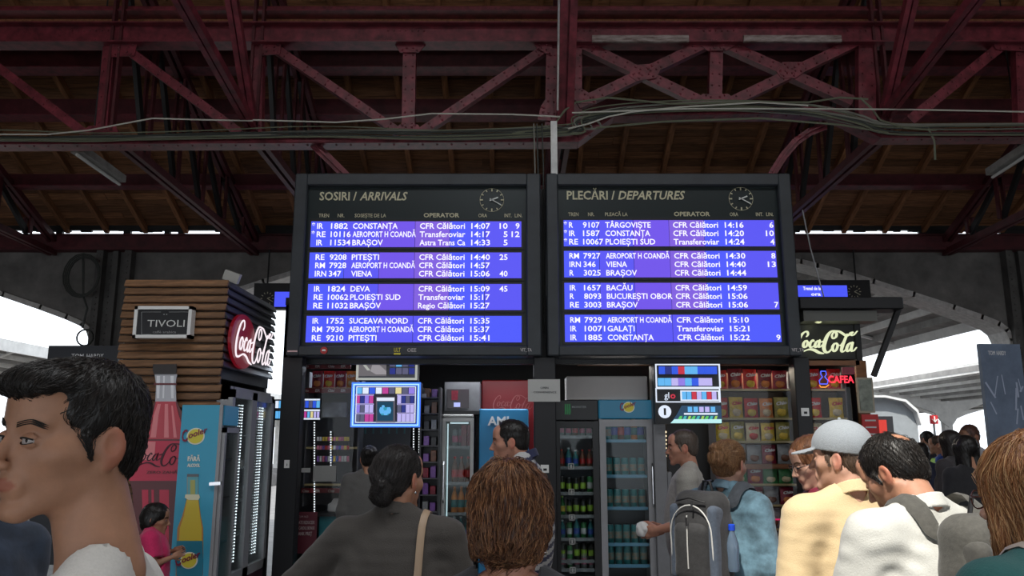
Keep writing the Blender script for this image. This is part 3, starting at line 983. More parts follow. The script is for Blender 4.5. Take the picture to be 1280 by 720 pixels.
# ------------------------------------------------------------------ slatted kiosk on the left
ORD = ['first', 'second', 'third', 'fourth', 'fifth', 'sixth', 'seventh', 'eighth', 'ninth', 'tenth', 'eleventh', 'twelfth', 'thirteenth', 'fourteenth', 'fifteenth', 'sixteenth']
m_slat = M('brown_slat', (.21, .105, .048), .55, noise=.45, scale=5, stretch=(1, 6, 9), bump=.25, vary=.22)
m_slatd = M('charcoal_slat', (.035, .036, .042), .45, noise=.3, scale=5, stretch=(6, 1, 9), bump=.2, vary=.2)
YK = 7.0
kx0 = P(152, 400, YK).x; kx1 = P(282, 400, YK).x; kz = P(200, 350, YK).z
kiosk = thing('slatted_kiosk', 'brown slatted coffee kiosk with charcoal slats on its right side', 'kiosk', ((kx0 + kx1) / 2, YK + .7, 0))
q = MB(m_black); q.box((kx0 + .03, YK + .03, 0), (kx1 - .04, YK + .10, kz - .02)); q.box((kx0 + .03, YK + .1, 0), (kx0 + .1, YK + 1.5, kz - .02))
q.box((kx0 + .03, YK + .03, kz - .06), (kx1 - .03, YK + 1.5, kz - .02)); q.box((kx1 - .10, YK + .1, 2.2), (kx1 - .05, YK + 1.5, kz - .03)); q.box((kx0 + .03, YK + 1.42, 0), (kx1 - .06, YK + 1.5, kz - .02))
q.build('carcass', None, kiosk)
pit = .0715; n = int(kz / pit)
sl = MB(); sl.rbox((-(kx1 - kx0) / 2, -.011, -.033), ((kx1 - kx0) / 2, .011, .033), .004)
so = None
rr = random.Random(5)
for i in range(n):
    if so is None:
        so = sl.build('slat', m_slat); so.parent = kiosk; o = so
    else:
        o = link('slat', so.data, kiosk)
    o.location = Vector(((kx0 + kx1) / 2 + rr.uniform(-.008, .008), YK + rr.uniform(-.004, .003), kz - .03 - i * pit)) - kiosk.location
    o.rotation_euler = (-.42 + rr.uniform(-.03, .03), rr.uniform(-.002, .002), 0)
sl = MB(); sl.rbox((-.011, -.73, -.033), (.011, .73, .033), .004)
so = None
for i in range(int((kz - 2.22) / pit)):
    if so is None:
        so = sl.build('side_slat', m_slatd, None, label='charcoal slat'); so.parent = kiosk; o = so
    else:
        o = link('side_slat', so.data, kiosk, 'charcoal slat')
    o.location = Vector((kx1 - .01, YK + .74, kz - .03 - i * pit)) - kiosk.location
    o.rotation_euler = (0, -.42 + rr.uniform(-.03, .03), 0)
# framed sign
a = P(169, 423.5, YK - .06); b = P(243.5, 384, YK - .06)
t = thing('framed_sign', 'black rectangular sign with white frame and lettering on brown slats', 'sign', ((a.x + b.x) / 2, YK - .02, a.z))
q = MB(m_white); fw = .028
q.box((a.x, YK - .12, a.z), (b.x, YK - .03, a.z + fw)); q.box((a.x, YK - .12, b.z - fw), (b.x, YK - .03, b.z)); q.box((a.x, YK - .12, a.z), (a.x + fw, YK - .03, b.z)); q.box((b.x - fw, YK - .12, a.z), (b.x, YK - .03, b.z))
q.build('frame', None, t)
MB().box((a.x + .01, YK - .11, a.z + .01), (b.x - .01, YK - .04, b.z - .01)).build('face', M('sign_black', (.01, .01, .012), .3), t)
q = MB(M('sign_lettering', (.75, .75, .72), .5))
ptxt(q, 'TIVOLI', 184, 408.5, 9, YK - .112, 230.5, 0, -.005)
q.use(M('sign_small', (.28, .28, .28), .5)); ptxt(q, 'caffè arabica', 191, 416.5, 3.2, YK - .112, 220)
ptxt(q, '"', 204, 395.5, 3, YK - .112, 209)
for x0, y0, x1, y1 in ((177, 390, 201, 390), (211, 390, 236, 390), (177, 390, 177, 418), (236, 390, 236, 418), (177, 418, 189, 418), (222, 418, 236, 418)):
    q.bar(P(x0, y0, YK - .112), P(x1, y1, YK - .112), .003, .004, up=(0, 1, 0))
q.build('lettering', None, t)
# neon script sign on the side wall
t = thing('neon_sign', 'lit white script lettering over a red disc on charcoal kiosk side', 'neon sign', (kx1 + .02, 7.6, 2.4))
dz_ = 2.56; dy_ = 7.38
MB().prism([(math.cos(a_) * .34, math.sin(a_) * .25) for a_ in [2 * PI * k / 32 for k in range(32)]], (kx1 + .015, dy_, dz_), (0, 1, 0), (0, 0, 1), .03).build('disc', M('neon_red_disc', (.22, .004, .012), .4, emit=.5), t)
q = MB(); script_cola(q, (kx1 + .055, 7.10, 2.35), (0, 1.05, 0), (0, 0, 1), 1.14, .008, .62); q.build('lettering', M('neon_white', (1, .88, .93), emit=1.0), t)
# lamp on top corner
c0 = P(287, 350, 7.1)
t = thing('floodlight', 'small grey floodlight on the top corner of the slatted kiosk', 'floodlight', (c0.x, 7.1, kz))
MB().cbox((c0.x + .02, 7.1, kz + .05), (.14, .06, .09), (.2, .35, .1)).build('housing', M('flood_grey', (.35, .34, .31), .4), t)
MB().bar((c0.x, 7.1, kz - .02), (c0.x, 7.1, kz + .05), .02, .03).build('bracket', m_black, t)

# big flat bottle cut-out
YO = 6.88
m_brd = M('print_dark_red', (.12, .008, .014), .35); m_brl = M('print_red', (.55, .035, .06), .35); m_lab = M('print_label_pink', (.62, .025, .075), .4)
m_pk = M('print_pink', (.80, .22, .24), .35); m_sil = M('print_silver', (.50, .50, .54), .35); m_sil2 = M('print_pale', (.82, .82, .85), .35)
t = thing('bottle_cutout', 'tall flat bottle-shaped advertising cutout against the brown slats', 'cutout', (P(208, 700, YO).x, YO, 0))
def outl(rows, y_, mat, name, thick=.01, label=None):
    L = [P(x0, y, YO) for x0, x1, y in rows]; R = [P(x1, y, YO) for x0, x1, y in reversed(rows)]
    o0 = L[0]; poly = [(v.x - o0.x, v.z - o0.z) for v in L + R]
    q_ = MB(); q_.prism(poly, (o0.x, y_, o0.z), (1, 0, 0), (0, 0, 1), thick)
    return q_.build(name, mat, t, label)
body = [(195, 221, 500), (190, 226, 512), (182, 234, 530), (171, 245, 548), (164, 252, 575), (163, 253, 602), (166, 250, 612), (168, 248, 640), (171, 245, 700), (174, 242, 770), (172, 244, 900)]
z_end = P(208, 900, YO).z
outl(body, YO, m_brd, 'bottle_body')
outl([(194, 222, 468), (196, 220, 480), (195, 221, 502)], YO - .004, m_sil, 'neck')
for x0, x1, x2, x3 in ((197, 201, 197, 200), (205, 207, 204, 206), (214, 218, 215, 218)):
    outl([(x0, x1, 470), (x2, x3, 498)], YO - .012, m_sil2, 'neck_highlight', .004)
outl([(193.5, 222, 479), (193.5, 222, 481.5)], YO - .013, m_brd, 'neck_ring', .004)
outl([(196, 220, 502), (192, 224, 518), (186, 229, 535), (180, 236, 549)], YO - .004, m_brl, 'liquid')
for pts in ([(198, 202, 505), (193, 199, 520), (189, 196, 547)], [(207, 211, 505), (206, 212, 547)], [(215, 217, 507), (218, 222, 547)]):
    outl(pts, YO - .012, m_pk, 'highlight', .004)
outl([(169, 247, 551), (164, 252, 575), (163, 253, 601)], YO - .010, m_lab, 'label_band')
outl([(180, 196, 552), (177, 194, 575)], YO - .0205, m_pk, 'label_glint', .002)
for pts in ([(178, 186, 612), (182, 188, 720)], [(200, 212, 612), (201, 211, 800)], [(190, 193, 612), (193, 196, 800)]):
    outl(pts, YO - .008, m_lab, 'glass_facet', .004)
outl([(192.5, 222, 455.5), (192.5, 222, 464), (194, 221, 468)], YO - .012, M('print_cap', (.02, .012, .01), .4), 'cap')
q = MB(); a = P(166, 585, YO - .02); script_cola(q, (a.x, YO - .023, a.z), (1, 0, 0), (0, 0, 1), .56, .003, .85); q.build('lettering', M('print_ink', (.06, .008, .02), .5), t)
q = MB(m_brd); ptxt(q, 'ZERO ZAHĂR', 183, 592, 3.5, YO - .023, 226, 0, .01); q.build('small_lettering', None, t)

# ------------------------------------------------------------------ product makers
m_frg = M('fridge_grey', (.30, .30, .31), .4, noise=.08, scale=5); m_frb = M('fridge_black', (.012, .012, .013), .4); m_frw = M('fridge_white', (.48, .48, .47), .35)
m_in = M('fridge_inside', (.10, .10, .11), .5); m_inw = M('fridge_inside_pale', (.30, .33, .33), .5)
m_chrome = M('chrome', (.6, .6, .62), .2, metal=1)
m_ledw = M('led_strip_white', (.85, .93, 1.0), emit=3.0)
g_pane = G('door_glass', (.93, .96, .96), .4)
def make_can(name, base, stripe, top=(.55, .55, .56)):
    t_ = thing(name, 'can', 'can', (0, 0, -50))
    q_ = MB(); q_.lathe([(.024, 0), (.030, .008), (.030, .150), (.025, .162)], (0, 0, -50), 12); q_.build('can_body', base, t_, smooth=True)
    q_ = MB(); q_.lathe([(.0306, .045), (.0306, .105)], (0, 0, -50), 12); q_.build('can_print', stripe, t_, smooth=True)
    q_ = MB(); q_.lathe([(.025, .161), (.026, .166), (.022, .164)], (0, 0, -50), 12); q_.build('can_lid', m_chrome, t_)
    return t_
def make_bottle(name, liquid, lab, cap, h=.24, r=.033):
    t_ = thing(name, 'bottle', 'bottle', (0, 0, -50))
    q_ = MB(); q_.lathe([(r * .85, 0), (r, .01), (r, h * .55), (r * .8, h * .68), (r * .38, h * .84), (r * .38, h * .93)], (0, 0, -50), 12); q_.build('bottle_body', liquid, t_, smooth=True)
    q_ = MB(); q_.lathe([(r * 1.02, h * .22), (r * 1.02, h * .50)], (0, 0, -50), 12); q_.build('bottle_label', lab, t_, smooth=True)
    q_ = MB(); q_.lathe([(r * .44, h * .92), (r * .44, h)], (0, 0, -50), 10); q_.build('bottle_cap', cap, t_)
    return t_
m_c = {k: M('pack_' + k, v, .35, noise=.35, scale=25) for k, v in dict(teal=(.02, .18, .19), orange=(.65, .22, .05), lime=(.30, .50, .04), green=(.03, .20, .05), black=(.02, .02, .022), red=(.50, .02, .02), blue=(.03, .08, .40), white=(.6, .6, .6),
       yellow=(.70, .50, .06), brown=(.16, .06, .03), pink=(.6, .15, .25), cream=(.62, .52, .32), olive=(.30, .26, .06), wine=(.22, .01, .03), grey=(.25, .26, .27), purple=(.20, .08, .35)).items()}
protos = {}
protos['tealcan'] = make_can('drink_can', m_c['teal'], M('can_print', (.30, .14, .07), .4, noise=.8, scale=30, dark=(.02, .26, .27)))
protos['limecan'] = make_can('drink_can', m_c['black'], m_c['lime'])
protos['greencan'] = make_can('drink_can', m_c['green'], m_c['white'])
protos['whitecan'] = make_can('drink_can', m_c['grey'], m_c['pink'])
protos['redbottle'] = make_bottle('drink_bottle', m_c['brown'], m_c['red'], m_c['red'])
protos['bluebottle'] = make_bottle('drink_bottle', m_c['teal'], m_c['blue'], m_c['white'])
protos['orangebottle'] = make_bottle('drink_bottle', m_c['orange'], m_c['teal'], m_c['orange'])
protos['greenbottle'] = make_bottle('drink_bottle', m_c['green'], m_c['yellow'], m_c['lime'])
used = set()
def put(key, loc, label, group, rotz=0.0, scale=None):
    p_ = protos[key]
    if key not in used:
        used.add(key); p_.location = loc; p_.rotation_euler = (0, 0, rotz); p_['label'] = label; p_['group'] = group
        if scale: p_.scale = scale
        return p_
    return dup(p_, loc, rotz, label, group, scale or (1, 1, 1))

def fridge(name, label, x0, x1, y0, d, h, mat, head, shelves, inner, handle='left', hdr=.2, border=.05):
    """upright glass door cooler whose door faces -Y; shelves = z heights"""
    xc = (x0 + x1) / 2
    t_ = thing(name, label, 'fridge', (xc, y0 + d / 2, 0))
    q_ = MB(mat)
    q_.box((x0, y0 + .05, .06), (x0 + .035, y0 + d, h)); q_.box((x1 - .035, y0 + .05, .06), (x1, y0 + d, h)); q_.box((x0, y0 + d - .04, .06), (x1, y0 + d, h))
    q_.box((x0, y0 + .05, h - .04), (x1, y0 + d, h)); q_.box((x0, y0 + .05, .06), (x1, y0 + d, .25))
    q_.build('cabinet', None, t_)
    q_ = MB(inner); q_.box((x0 + .036, y0 + d - .05, .25), (x1 - .036, y0 + d - .041, h - .04)); q_.build('inner_back', None, t_)
    q_ = MB(m_black)
    for sx in (x0 + .06, x1 - .06):
        for sy in (y0 + .1, y0 + d - .08):
            q_.lathe([(.02, 0), (.02, .07)], (sx, sy, 0), 8)
    q_.build('feet', None, t_)
    q_ = MB(); q_.rbox((x0, y0, h - hdr), (x1, y0 + .06, h), .008); q_.build('header', head, t_)
    q_ = MB(mat); zt_ = h - hdr - .01; zb_ = .22
    q_.box((x0, y0, zb_), (x0 + border, y0 + .045, zt_)); q_.box((x1 - border, y0, zb_), (x1, y0 + .045, zt_)); q_.box((x0 + border, y0, zt_ - border * 1.1), (x1 - border, y0 + .045, zt_)); q_.box((x0 + border, y0, zb_), (x1 - border, y0 + .045, zb_ + border * 1.4))
    dr = q_.build('door', None, t_)
    MB().box((x0 + border, y0 + .018, zb_ + .05), (x1 - border, y0 + .026, zt_ - .05)).build('door_glass', g_pane, dr)
    hx = x0 + .02 if handle == 'left' else x1 - .02
    MB().tube([(hx, y0, 1.0), (hx, y0 - .035, 1.03), (hx, y0 - .035, 1.4), (hx, y0, 1.43)], .009, 8).build('handle', m_chrome if mat is not m_frb else m_frb, dr)
    for z in shelves:
        q_ = MB(m_in); q_.box((x0 + .037, y0 + .09, z - .012), (x1 - .037, y0 + d - .06, z - .002)); q_.build('shelf', None, t_)
        q_ = MB(M('rail_blue', (.10, .28, .42), .4) if mat is m_frg else m_c['grey']); q_.box((x0 + .037, y0 + .075, z - .018), (x1 - .037, y0 + .088, z + .014)); q_.build('shelf_rail', None, t_)
    return t_
YF = 8.38
# black fridge
fx0 = P(693, 600, YF).x; fx1 = P(749.5, 600, YF).x; fh = P(720, 500, YF).z
zsh = [P(720, y, YF + .1).z for y in (546, 584.5, 616.5, 645, 673.5, 701)] + [.38]
t = fridge('black_fridge', 'narrow black drinks fridge with green claw emblem, beside the grey one', fx0, fx1, YF, .5, fh, m_frb, m_frb, zsh, m_in, 'left', .21, .062)
q = MB(M('emblem_green', (.02, .30, .08), .4, emit=.25))
for k in range(3):
    x = 707 + k * 2.6
    pts = [(x, 505, .4), (x - .2, 509, .55), (x + .3, 514, .5), (x - .2, 518, .1)]
    for (a_, b_, w_), (c_, d_, e_) in zip(pts[:-1], pts[1:]):
        q.bar(P(a_, b_, YF - .006), P(c_, d_, YF - .006), .004, .016 * (w_ + .4), up=(1, 0, 0))
q.build('emblem', None, t)
q = MB(M('emblem_grey', (.20, .22, .22), .4)); ptxt(q, 'MONSTER', 715, 510, 2.6, YF - .005, 733, 0, .02); q.build('lettering', None, t)
rr = random.Random(21)
grp = 'drinks in the black fridge'
mix = [('whitecan', 'redbottle'), ('redbottle', 'bluebottle'), ('limecan', 'greencan'), ('limecan', 'greenbottle'), ('bluebottle', 'greencan'), ('greencan', 'limecan'), ('greencan', 'whitecan')]
for si, z in enumerate(zsh):
    n_ = 5
    for k in range(n_):
        key = mix[si][0 if rr.random() < .6 else 1]
        x = fx0 + .085 + k * (fx1 - fx0 - .17) / (n_ - 1)
        sc = rr.uniform(.85, 1.0)
        put(key, (x, YF + .16, z - .001), '%s %s, %s from left on %s shelf of the black fridge' % ({'whitecan': 'grey pink', 'redbottle': 'brown red', 'bluebottle': 'blue', 'limecan': 'black lime', 'greencan': 'green', 'greenbottle': 'green yellow'}[key], 'can' if 'can' in key else 'bottle', ORD[k], ORD[si]), grp, rr.uniform(0, 3), (sc * 1.05, sc * 1.05, sc * (.88 if 'bottle' in key else 1.05)))
# little price cards on the black fridge glass
for si, y in enumerate((583, 615, 647, 677, 713)):
    c0 = P(714 + si * .5, y, YF - .003)
    q = MB(m_frw)
    for dx0, dx1, dz0, dz1 in ((-.03, .03, .022, .03), (-.03, -.022, -.03, .03), (.022, .03, -.03, .03), (-.03, .03, -.03, -.022), (-.008, .008, -.018, .016)):
        q.box((c0.x + dx0, YF + .012, c0.z + dz0), (c0.x + dx1, YF + .016, c0.z + dz1))
    o = q.build('price_card', None, t)
# grey fridge
gx0 = P(750.5, 600, YF).x; gx1 = P(818, 600, YF).x
zs2 = [P(780, y, YF + .1).z for y in (551, 595, 635, 680)] + [.42]
m_hd = M('header_blue', (.04, .30, .52), .35, emit=.22)
t = fridge('grey_fridge', 'grey drinks fridge with lit light blue header, between black fridge and pillar', gx0, gx1, YF, .5, fh, m_frg, m_hd, zs2, m_in, 'right', .19, .065)
def cooler_logo(par, o_, ux, uz, w, small=True, m1=None, thin=.003):
    ux = Vector(ux); uz = Vector(uz); nn = ux.cross(uz)
    q_ = MB(M('logo_white', (.8, .8, .7), .5)); o_ = Vector(o_)
    c_ = o_ + ux * w * .5 + uz * w * .24
    q_.prism([(math.cos(a) * w * .36, math.sin(a) * w * .33) for a in [2 * PI * k / 24 for k in range(24)]], c_, ux, uz, thin)
    q_.use(M('logo_yellow', (.72, .62, .06), .5)); q_.prism([(math.cos(a) * w * .31, math.sin(a) * w * .28) for a in [2 * PI * k / 24 for k in range(24)]], c_ + nn * .003, ux, uz, thin)
    r1 = (ux + uz * .35).normalized(); r2 = (uz - ux * .2).normalized()
    q_.use(M('logo_maroon', (.23, .01, .05), .5)); q_.text('C', o_ + nn * .007, r1, r2, w * .26, w * .46, thin, .2, .02)
    q_.text('ooler', o_ + r1 * w * .27 + nn * .007 + r2 * w * .06, r1, r2, w * .78, w * .24, thin, .2, .02)
    q_.build('logo', None, par)
c0 = P(777, 514, YF - .012); cooler_logo(t, (c0.x - .01, YF - .004, c0.z - .0), (1, 0, 0), (0, 0, 1), .17)
grp = 'teal cans in the grey fridge'
for si, z in enumerate(zs2):
    n_ = 6 if si == 0 else 5
    for k in range(n_):
        key = 'tealcan' if si else rr.choice(['redbottle', 'bluebottle', 'tealcan', 'orangebottle'])
        x = gx0 + .105 + k * (gx1 - gx0 - .21) / (n_ - 1)
        put(key, (x, YF + .17, z - .001), '%s, %s from left on %s shelf of the grey fridge' % ({'tealcan': 'teal can with orange print', 'redbottle': 'brown red bottle', 'bluebottle': 'blue bottle', 'orangebottle': 'orange bottle'}[key], ORD[k], ORD[si]), grp, rr.uniform(-.4, .4), (1.3, 1.3, 1.15))
# pale panel on top of the fridges
a = P(708, 499, YF + .1); b = P(808, 470.5, YF + .1)
o = MB().rbox((a.x, YF + .05, fh), (b.x, YF + .35, b.z), .01).build('pale_box', M('pale_box', (.50, .47, .45), .5, noise=.1, scale=1.5)); tag(o, 'pale beige blank box lying on top of the two fridges', 'box')
# white fridge further in
YW2 = 8.95
wx0 = P(552, 600, YW2).x; wx1 = P(589, 600, YW2).x; wh = P(570, 518, YW2).z
zs3 = [P(570, y, YW2 + .1).z for y in (559, 604, 642, 680)] + [.42]
t = fridge('white_fridge', 'white drinks fridge standing left of the blue panel', wx0, wx1 + .02, YW2, .55, wh, m_frw, m_frw, zs3, m_inw, 'left', .03, .035)
MB().box((wx0 + .05, YW2 + .06, .4), (wx0 + .062, YW2 + .07, wh - .1)).build('light_strip', M('cool_tube', (.6, .8, .85), emit=.9), t)
MB().box((wx0 + .08, YW2 + .06, wh - .10), (wx1 - .04, YW2 + .08, wh - .085)).build('light_strip', M('cool_tube', (.6, .8, .85), emit=.9), t)
for si, z in enumerate(zs3):
    for k in range(3):
        key = ['whitecan', 'redbottle', 'orangebottle', 'bluebottle', 'whitecan'][si]
        x = wx0 + .13 + k * .075
        put(key, (x, YW2 + .18, z - .001), '%s, %s from left on %s shelf of the white fridge' % ({'redbottle': 'dark bottle with red label', 'whitecan': 'pink grey can', 'orangebottle': 'orange bottle', 'bluebottle': 'blue bottle'}[key], ORD[k], ORD[si]), 'drinks in the white fridge', rr.uniform(0, 3), (1.15, 1.15, 1.2))
t = thing('juice_carton', 'crimson carton pair on the top shelf of the white fridge', 'carton', (wx0 + .27, YW2 + .2, zs3[0]))
# crimson cartons replace one spot
x = wx0 + .20
for k in range(2):
    q = MB(m_c['wine']); q.rbox((x + k * .07, YW2 + .10, zs3[0]), (x + .062 + k * .07, YW2 + .15, zs3[0] + .24), .004); q.build('carton', None, t)
# blue cooler cabinet with big letters, red cabinet behind
YA = 9.0
ax0 = P(598.5, 600, YA).x; ax1 = P(661, 600, YA).x; ah = P(630, 511, YA).z
t = thing('blue_cabinet', 'tall bright blue cabinet panel with white capital letters', 'cabinet', ((ax0 + ax1) / 2, YA + .2, 0))
MB().rbox((ax0, YA, 0), (ax1, YA + .45, ah), .012).build('body', M('cabinet_blue', (.015, .20, .42), .4), t)
q = MB(M('cabinet_lettering', (.72, .74, .76), .4)); ptxt(q, 'AMI', 609.5, 531.5, 11, YA - .004, 636, 0, .03); q.build('lettering', None, t)
MB().box((P(619, 560, YA).x, YA - .006, P(0, 556, YA).z), (P(627, 560, YA).x, YA - .001, P(0, 541, YA).z)).build('print', m_frw, t)
YR = 9.5
rx0 = P(601, 600, YR).x; rx1 = P(674, 600, YR).x; rh = P(630, 475, YR).z
t = thing('red_fridge', 'tall dark red drinks fridge behind the blue cabinet', 'fridge', ((rx0 + rx1) / 2, YR + .3, 0))
m_rf = M('fridge_red', (.20, .006, .010), .4)
MB().rbox((rx0, YR, 0), (rx1, YR + .6, rh), .012).build('body', m_rf, t)
q = MB(); a = P(615, 514, YR); script_cola(q, (a.x, YR - .006, a.z), (1, 0, 0), (0, 0, 1), .52, .004, .6); q.build('lettering', M('faded_pink', (.35, .10, .10), .5), t)
# grey appliance above the white fridge
a = P(556, 514, 9.1); b = P(600, 478, 9.1)
t = thing('countertop_oven', 'grey oven standing on a black board above the white fridge', 'oven', ((a.x + b.x) / 2, 9.2, wh))
MB().box((a.x, 9.05, a.z), (b.x, 9.45, b.z)).build('body', M('oven_grey', (.13, .13, .14), .4, noise=.2), t)
MB().box((a.x + .03, 9.04, a.z + .03), (b.x - .12, 9.05, b.z - .08)).build('window', M('oven_window', (.03, .02, .025), .2), t)
MB().box((P(564, 500, 9).x, 9.03, P(0, 500, 9).z), (P(572, 500, 9).x, 9.04, P(0, 488, 9).z)).build('dial_panel', m_c['wine'], t)
MB().box((P(567, 508, 9).x, 9.02, P(0, 508.5, 9).z), (P(575, 508, 9).x, 9.03, P(0, 503, 9).z)).build('display', M('display_lilac', (.45, .5, .95), emit=1.0), t)
MB().box((a.x - .05, 9.0, wh + .002), (b.x, 9.5, a.z)).build('plinth', m_black, t)

# paper sign
a = P(660, 502, 8.03); b = P(700, 474, 8.03)
t = thing('paper_sign', 'white printed paper sheet taped on the middle black post', 'sign', ((a.x + b.x) / 2, 8.03, a.z))
MB().box((a.x, 8.04, a.z), (b.x, 8.046, b.z)).build('sheet', M('paper', (.50, .50, .48), .7), t)
q = MB(M('ink', (.06, .06, .07), .6)); ptxt(q, 'OPEN', 675.5, 486, 2.6, 8.038, 685.5); ptxt(q, 'CONVENIENCE', 667, 491.5, 2.6, 8.038, 695.5); q.build('lettering', None, t)

# ------------------------------------------------------------------ Cooler fridge (side panel faces us) and double fridge on the kiosk side
YC = 6.5
cx1 = P(272.5, 600, YC).x; cx0 = P(222, 600, YC).x; ch = P(250, 506, YC).z
t = thing('blue_panel_fridge', 'fridge with turquoise side panel showing a yellow bottle', 'fridge', ((cx0 + cx1) / 2, YC + .25, 0))
q = MB(m_frg); q.box((cx0, YC, 0), (cx1, YC + .04, ch)); q.box((cx0, YC + .04, 0), (cx0 + .04, YC + .35, ch)); q.box((cx0, YC + .33, 0), (cx1, YC + .35, ch)); q.box((cx0, YC, ch - .04), (cx1, YC + .35, ch)); q.box((cx0, YC, 0), (cx1, YC + .35, .2))
q.build('cabinet', None, t)
sidep = MB().box((cx0 - .004, YC - .006, .05), (cx1 - .022, YC - .001, ch - .002)).build('side_panel', M('panel_turquoise', (.045, .37, .56), .45), t)
MB().box((cx1 - .022, YC - .008, .05), (cx1 + .004, YC + .0, ch)).build('edge_trim', m_frg, t)
YP = YC - .008
c0 = P(228, 560, YP); cooler_logo(sidep, (c0.x, YP, P(0, 553, YP).z), (1, 0, 0), (0, 0, 1), .20)
q = MB(M('logo_white', (.8, .8, .7), .5)); ptxt(q, 'FĂRĂ', 234.5, 576, 5.5, YP, 250, 0, .04); ptxt(q, 'ALCOOL', 234, 583.5, 4, YP, 250, 0, .04); q.build('lettering', None, sidep)
def flat(rows, y_, mat, name, par, th=.003):
    L = [P(x0, y, y_) for x0, x1, y in rows]; R = [P(x1, y, y_) for x0, x1, y in reversed(rows)]
    o0 = L[0]; q_ = MB(); q_.prism([(v.x - o0.x, v.z - o0.z) for v in L + R], (o0.x, y_, o0.z), (1, 0, 0), (0, 0, 1), th)
    return q_.build(name, mat, par)
flat([(234, 248, 595), (234, 248, 622), (228, 251, 645), (222, 254, 660), (220, 254, 700), (220, 253, 740)], YP - .0005, M('print_amber', (.55, .25, .06), .45), 'bottle_print', sidep)
flat([(234.5, 247.5, 621), (230, 250, 645), (225, 252, 660), (223, 252, 690), (222, 251, 730)], YP - .003, M('print_yellow', (.68, .52, .05), .45), 'drink_print', sidep)
flat([(234.5, 248, 594), (234.5, 247.5, 619)], YP - .003, M('print_glassy', (.12, .40, .46), .45), 'neck_print', sidep)
flat([(238, 244, 600), (238, 244, 618)], YP - .006, M('print_dull_yellow', (.42, .42, .12), .45), 'neck_liquid', sidep)
flat([(234, 248.5, 592.5), (234, 248.5, 596)], YP - .006, M('print_cap_grey', (.13, .14, .15), .45), 'cap_print', sidep)
flat([(232, 249, 618), (231, 250, 622), (236, 248, 625)], YP - .006, M('print_foam', (.75, .72, .5), .45), 'foam_print', sidep)
flat([(221, 253, 676), (220, 254, 700), (221, 253, 722)], YP - .005, M('print_teal', (.02, .22, .33), .45), 'label_print', sidep)
c0 = P(221, 708, YP); cooler_logo(sidep, (c0.x, YP - .009, c0.z), (1, 0, 0), (0, 0, 1), .19)
# its header, door, glass, handle on the +X side
MB().box((cx1 - .005, YC + .02, ch - .16), (cx1 + .012, YC + .35, ch - .005)).build('header', m_hd, t)
q = MB(m_frg); zt_ = ch - .18
q.box((cx1, YC + .01, .22), (cx1 + .03, YC + .05, zt_)); q.box((cx1, YC + .33, .22), (cx1 + .03, YC + .35, zt_)); q.box((cx1, YC + .01, zt_ - .04), (cx1 + .03, YC + .35, zt_)); q.box((cx1, YC + .01, .22), (cx1 + .03, YC + .35, .3))
dr = q.build('door', None, t)
MB().box((cx1 + .01, YC + .05, .3), (cx1 + .018, YC + .33, zt_ - .04)).build('door_glass', g_pane, dr)
MB().bar(P(262, 605, YC - .03), P(276, 604, YC - .03), .02, .025).build('lock', m_chrome, t)
for z in (.5, .85, 1.2, 1.5):
    MB().box((cx0 + .05, YC + .05, z), (cx1 - .01, YC + .32, z + .01)).build('shelf', m_in, t)
# double fridge
bx1 = kx1 + .09; by0 = 7.0; by1 = 8.22; bh = 2.13
t = thing('double_fridge', 'two-door glass fridge with dotted white light strips on kiosk side', 'fridge', (bx1 - .3, (by0 + by1) / 2, 0))
q = MB(m_frg); q.box((bx1 - .62, by0 + .12, 0), (bx1 - .58, by1, bh)); q.box((bx1 - .62, by0 + .12, bh - .06), (bx1 - .02, by1, bh)); q.box((bx1 - .62, by0 + .12, 0), (bx1 - .02, by1, .42)); q.box((bx1 - .12, by0, 0), (bx1 - .02, by0 + .04, bh)); q.box((bx1 - .62, by1 - .04, 0), (bx1 - .02, by1, bh)); q.box((bx1 - .12, by0, bh - .12), (bx1 - .02, by0 + .14, bh)); q.build('cabinet', None, t)
MB().box((bx1 - .57, by0 + .13, .42), (bx1 - .56, by1 - .05, bh - .06)).build('inner_back', m_inw, t)
ym = (by0 + by1) / 2
for k, (ya, yb_) in enumerate(((by0, ym), (ym, by1))):
    q = MB(m_frg); e = .07
    q.box((bx1 - .02, ya, .45), (bx1 + .02, ya + e, bh - .03)); q.box((bx1 - .02, yb_ - e, .45), (bx1 + .02, yb_, bh - .03)); q.box((bx1 - .02, ya, bh - .10), (bx1 + .02, yb_, bh - .03)); q.box((bx1 - .02, ya, .45), (bx1 + .02, yb_, .53))
    dr = q.build('door', None, t)
    MB().box((bx1 - .005, ya + e, .53), (bx1 + .004, yb_ - e, bh - .10)).build('door_glass', g_pane, dr)
    q = MB(m_ledw)
    for z_ in range(52):
        for yy in (yb_ - .13, yb_ - .18, yb_ - .23):
            q.cbox((bx1 - .05, yy, .60 + z_ * .027), (.008, .012 if yy > yb_ - .15 else .007, .012 if yy > yb_ - .15 else .006))
    q.build('light_strip', None, t, kind='stuff')
    for z in (.8, 1.1, 1.4, 1.7):
        MB().box((bx1 - .55, ya + .08, z), (bx1 - .10, yb_ - .08, z + .01)).build('shelf', m_inw, t)
MB().box((bx1 - .02, by0, 0), (bx1 + .0, by1, .44)).build('kick_panel', M('kick', (.08, .03, .05), .5), t)

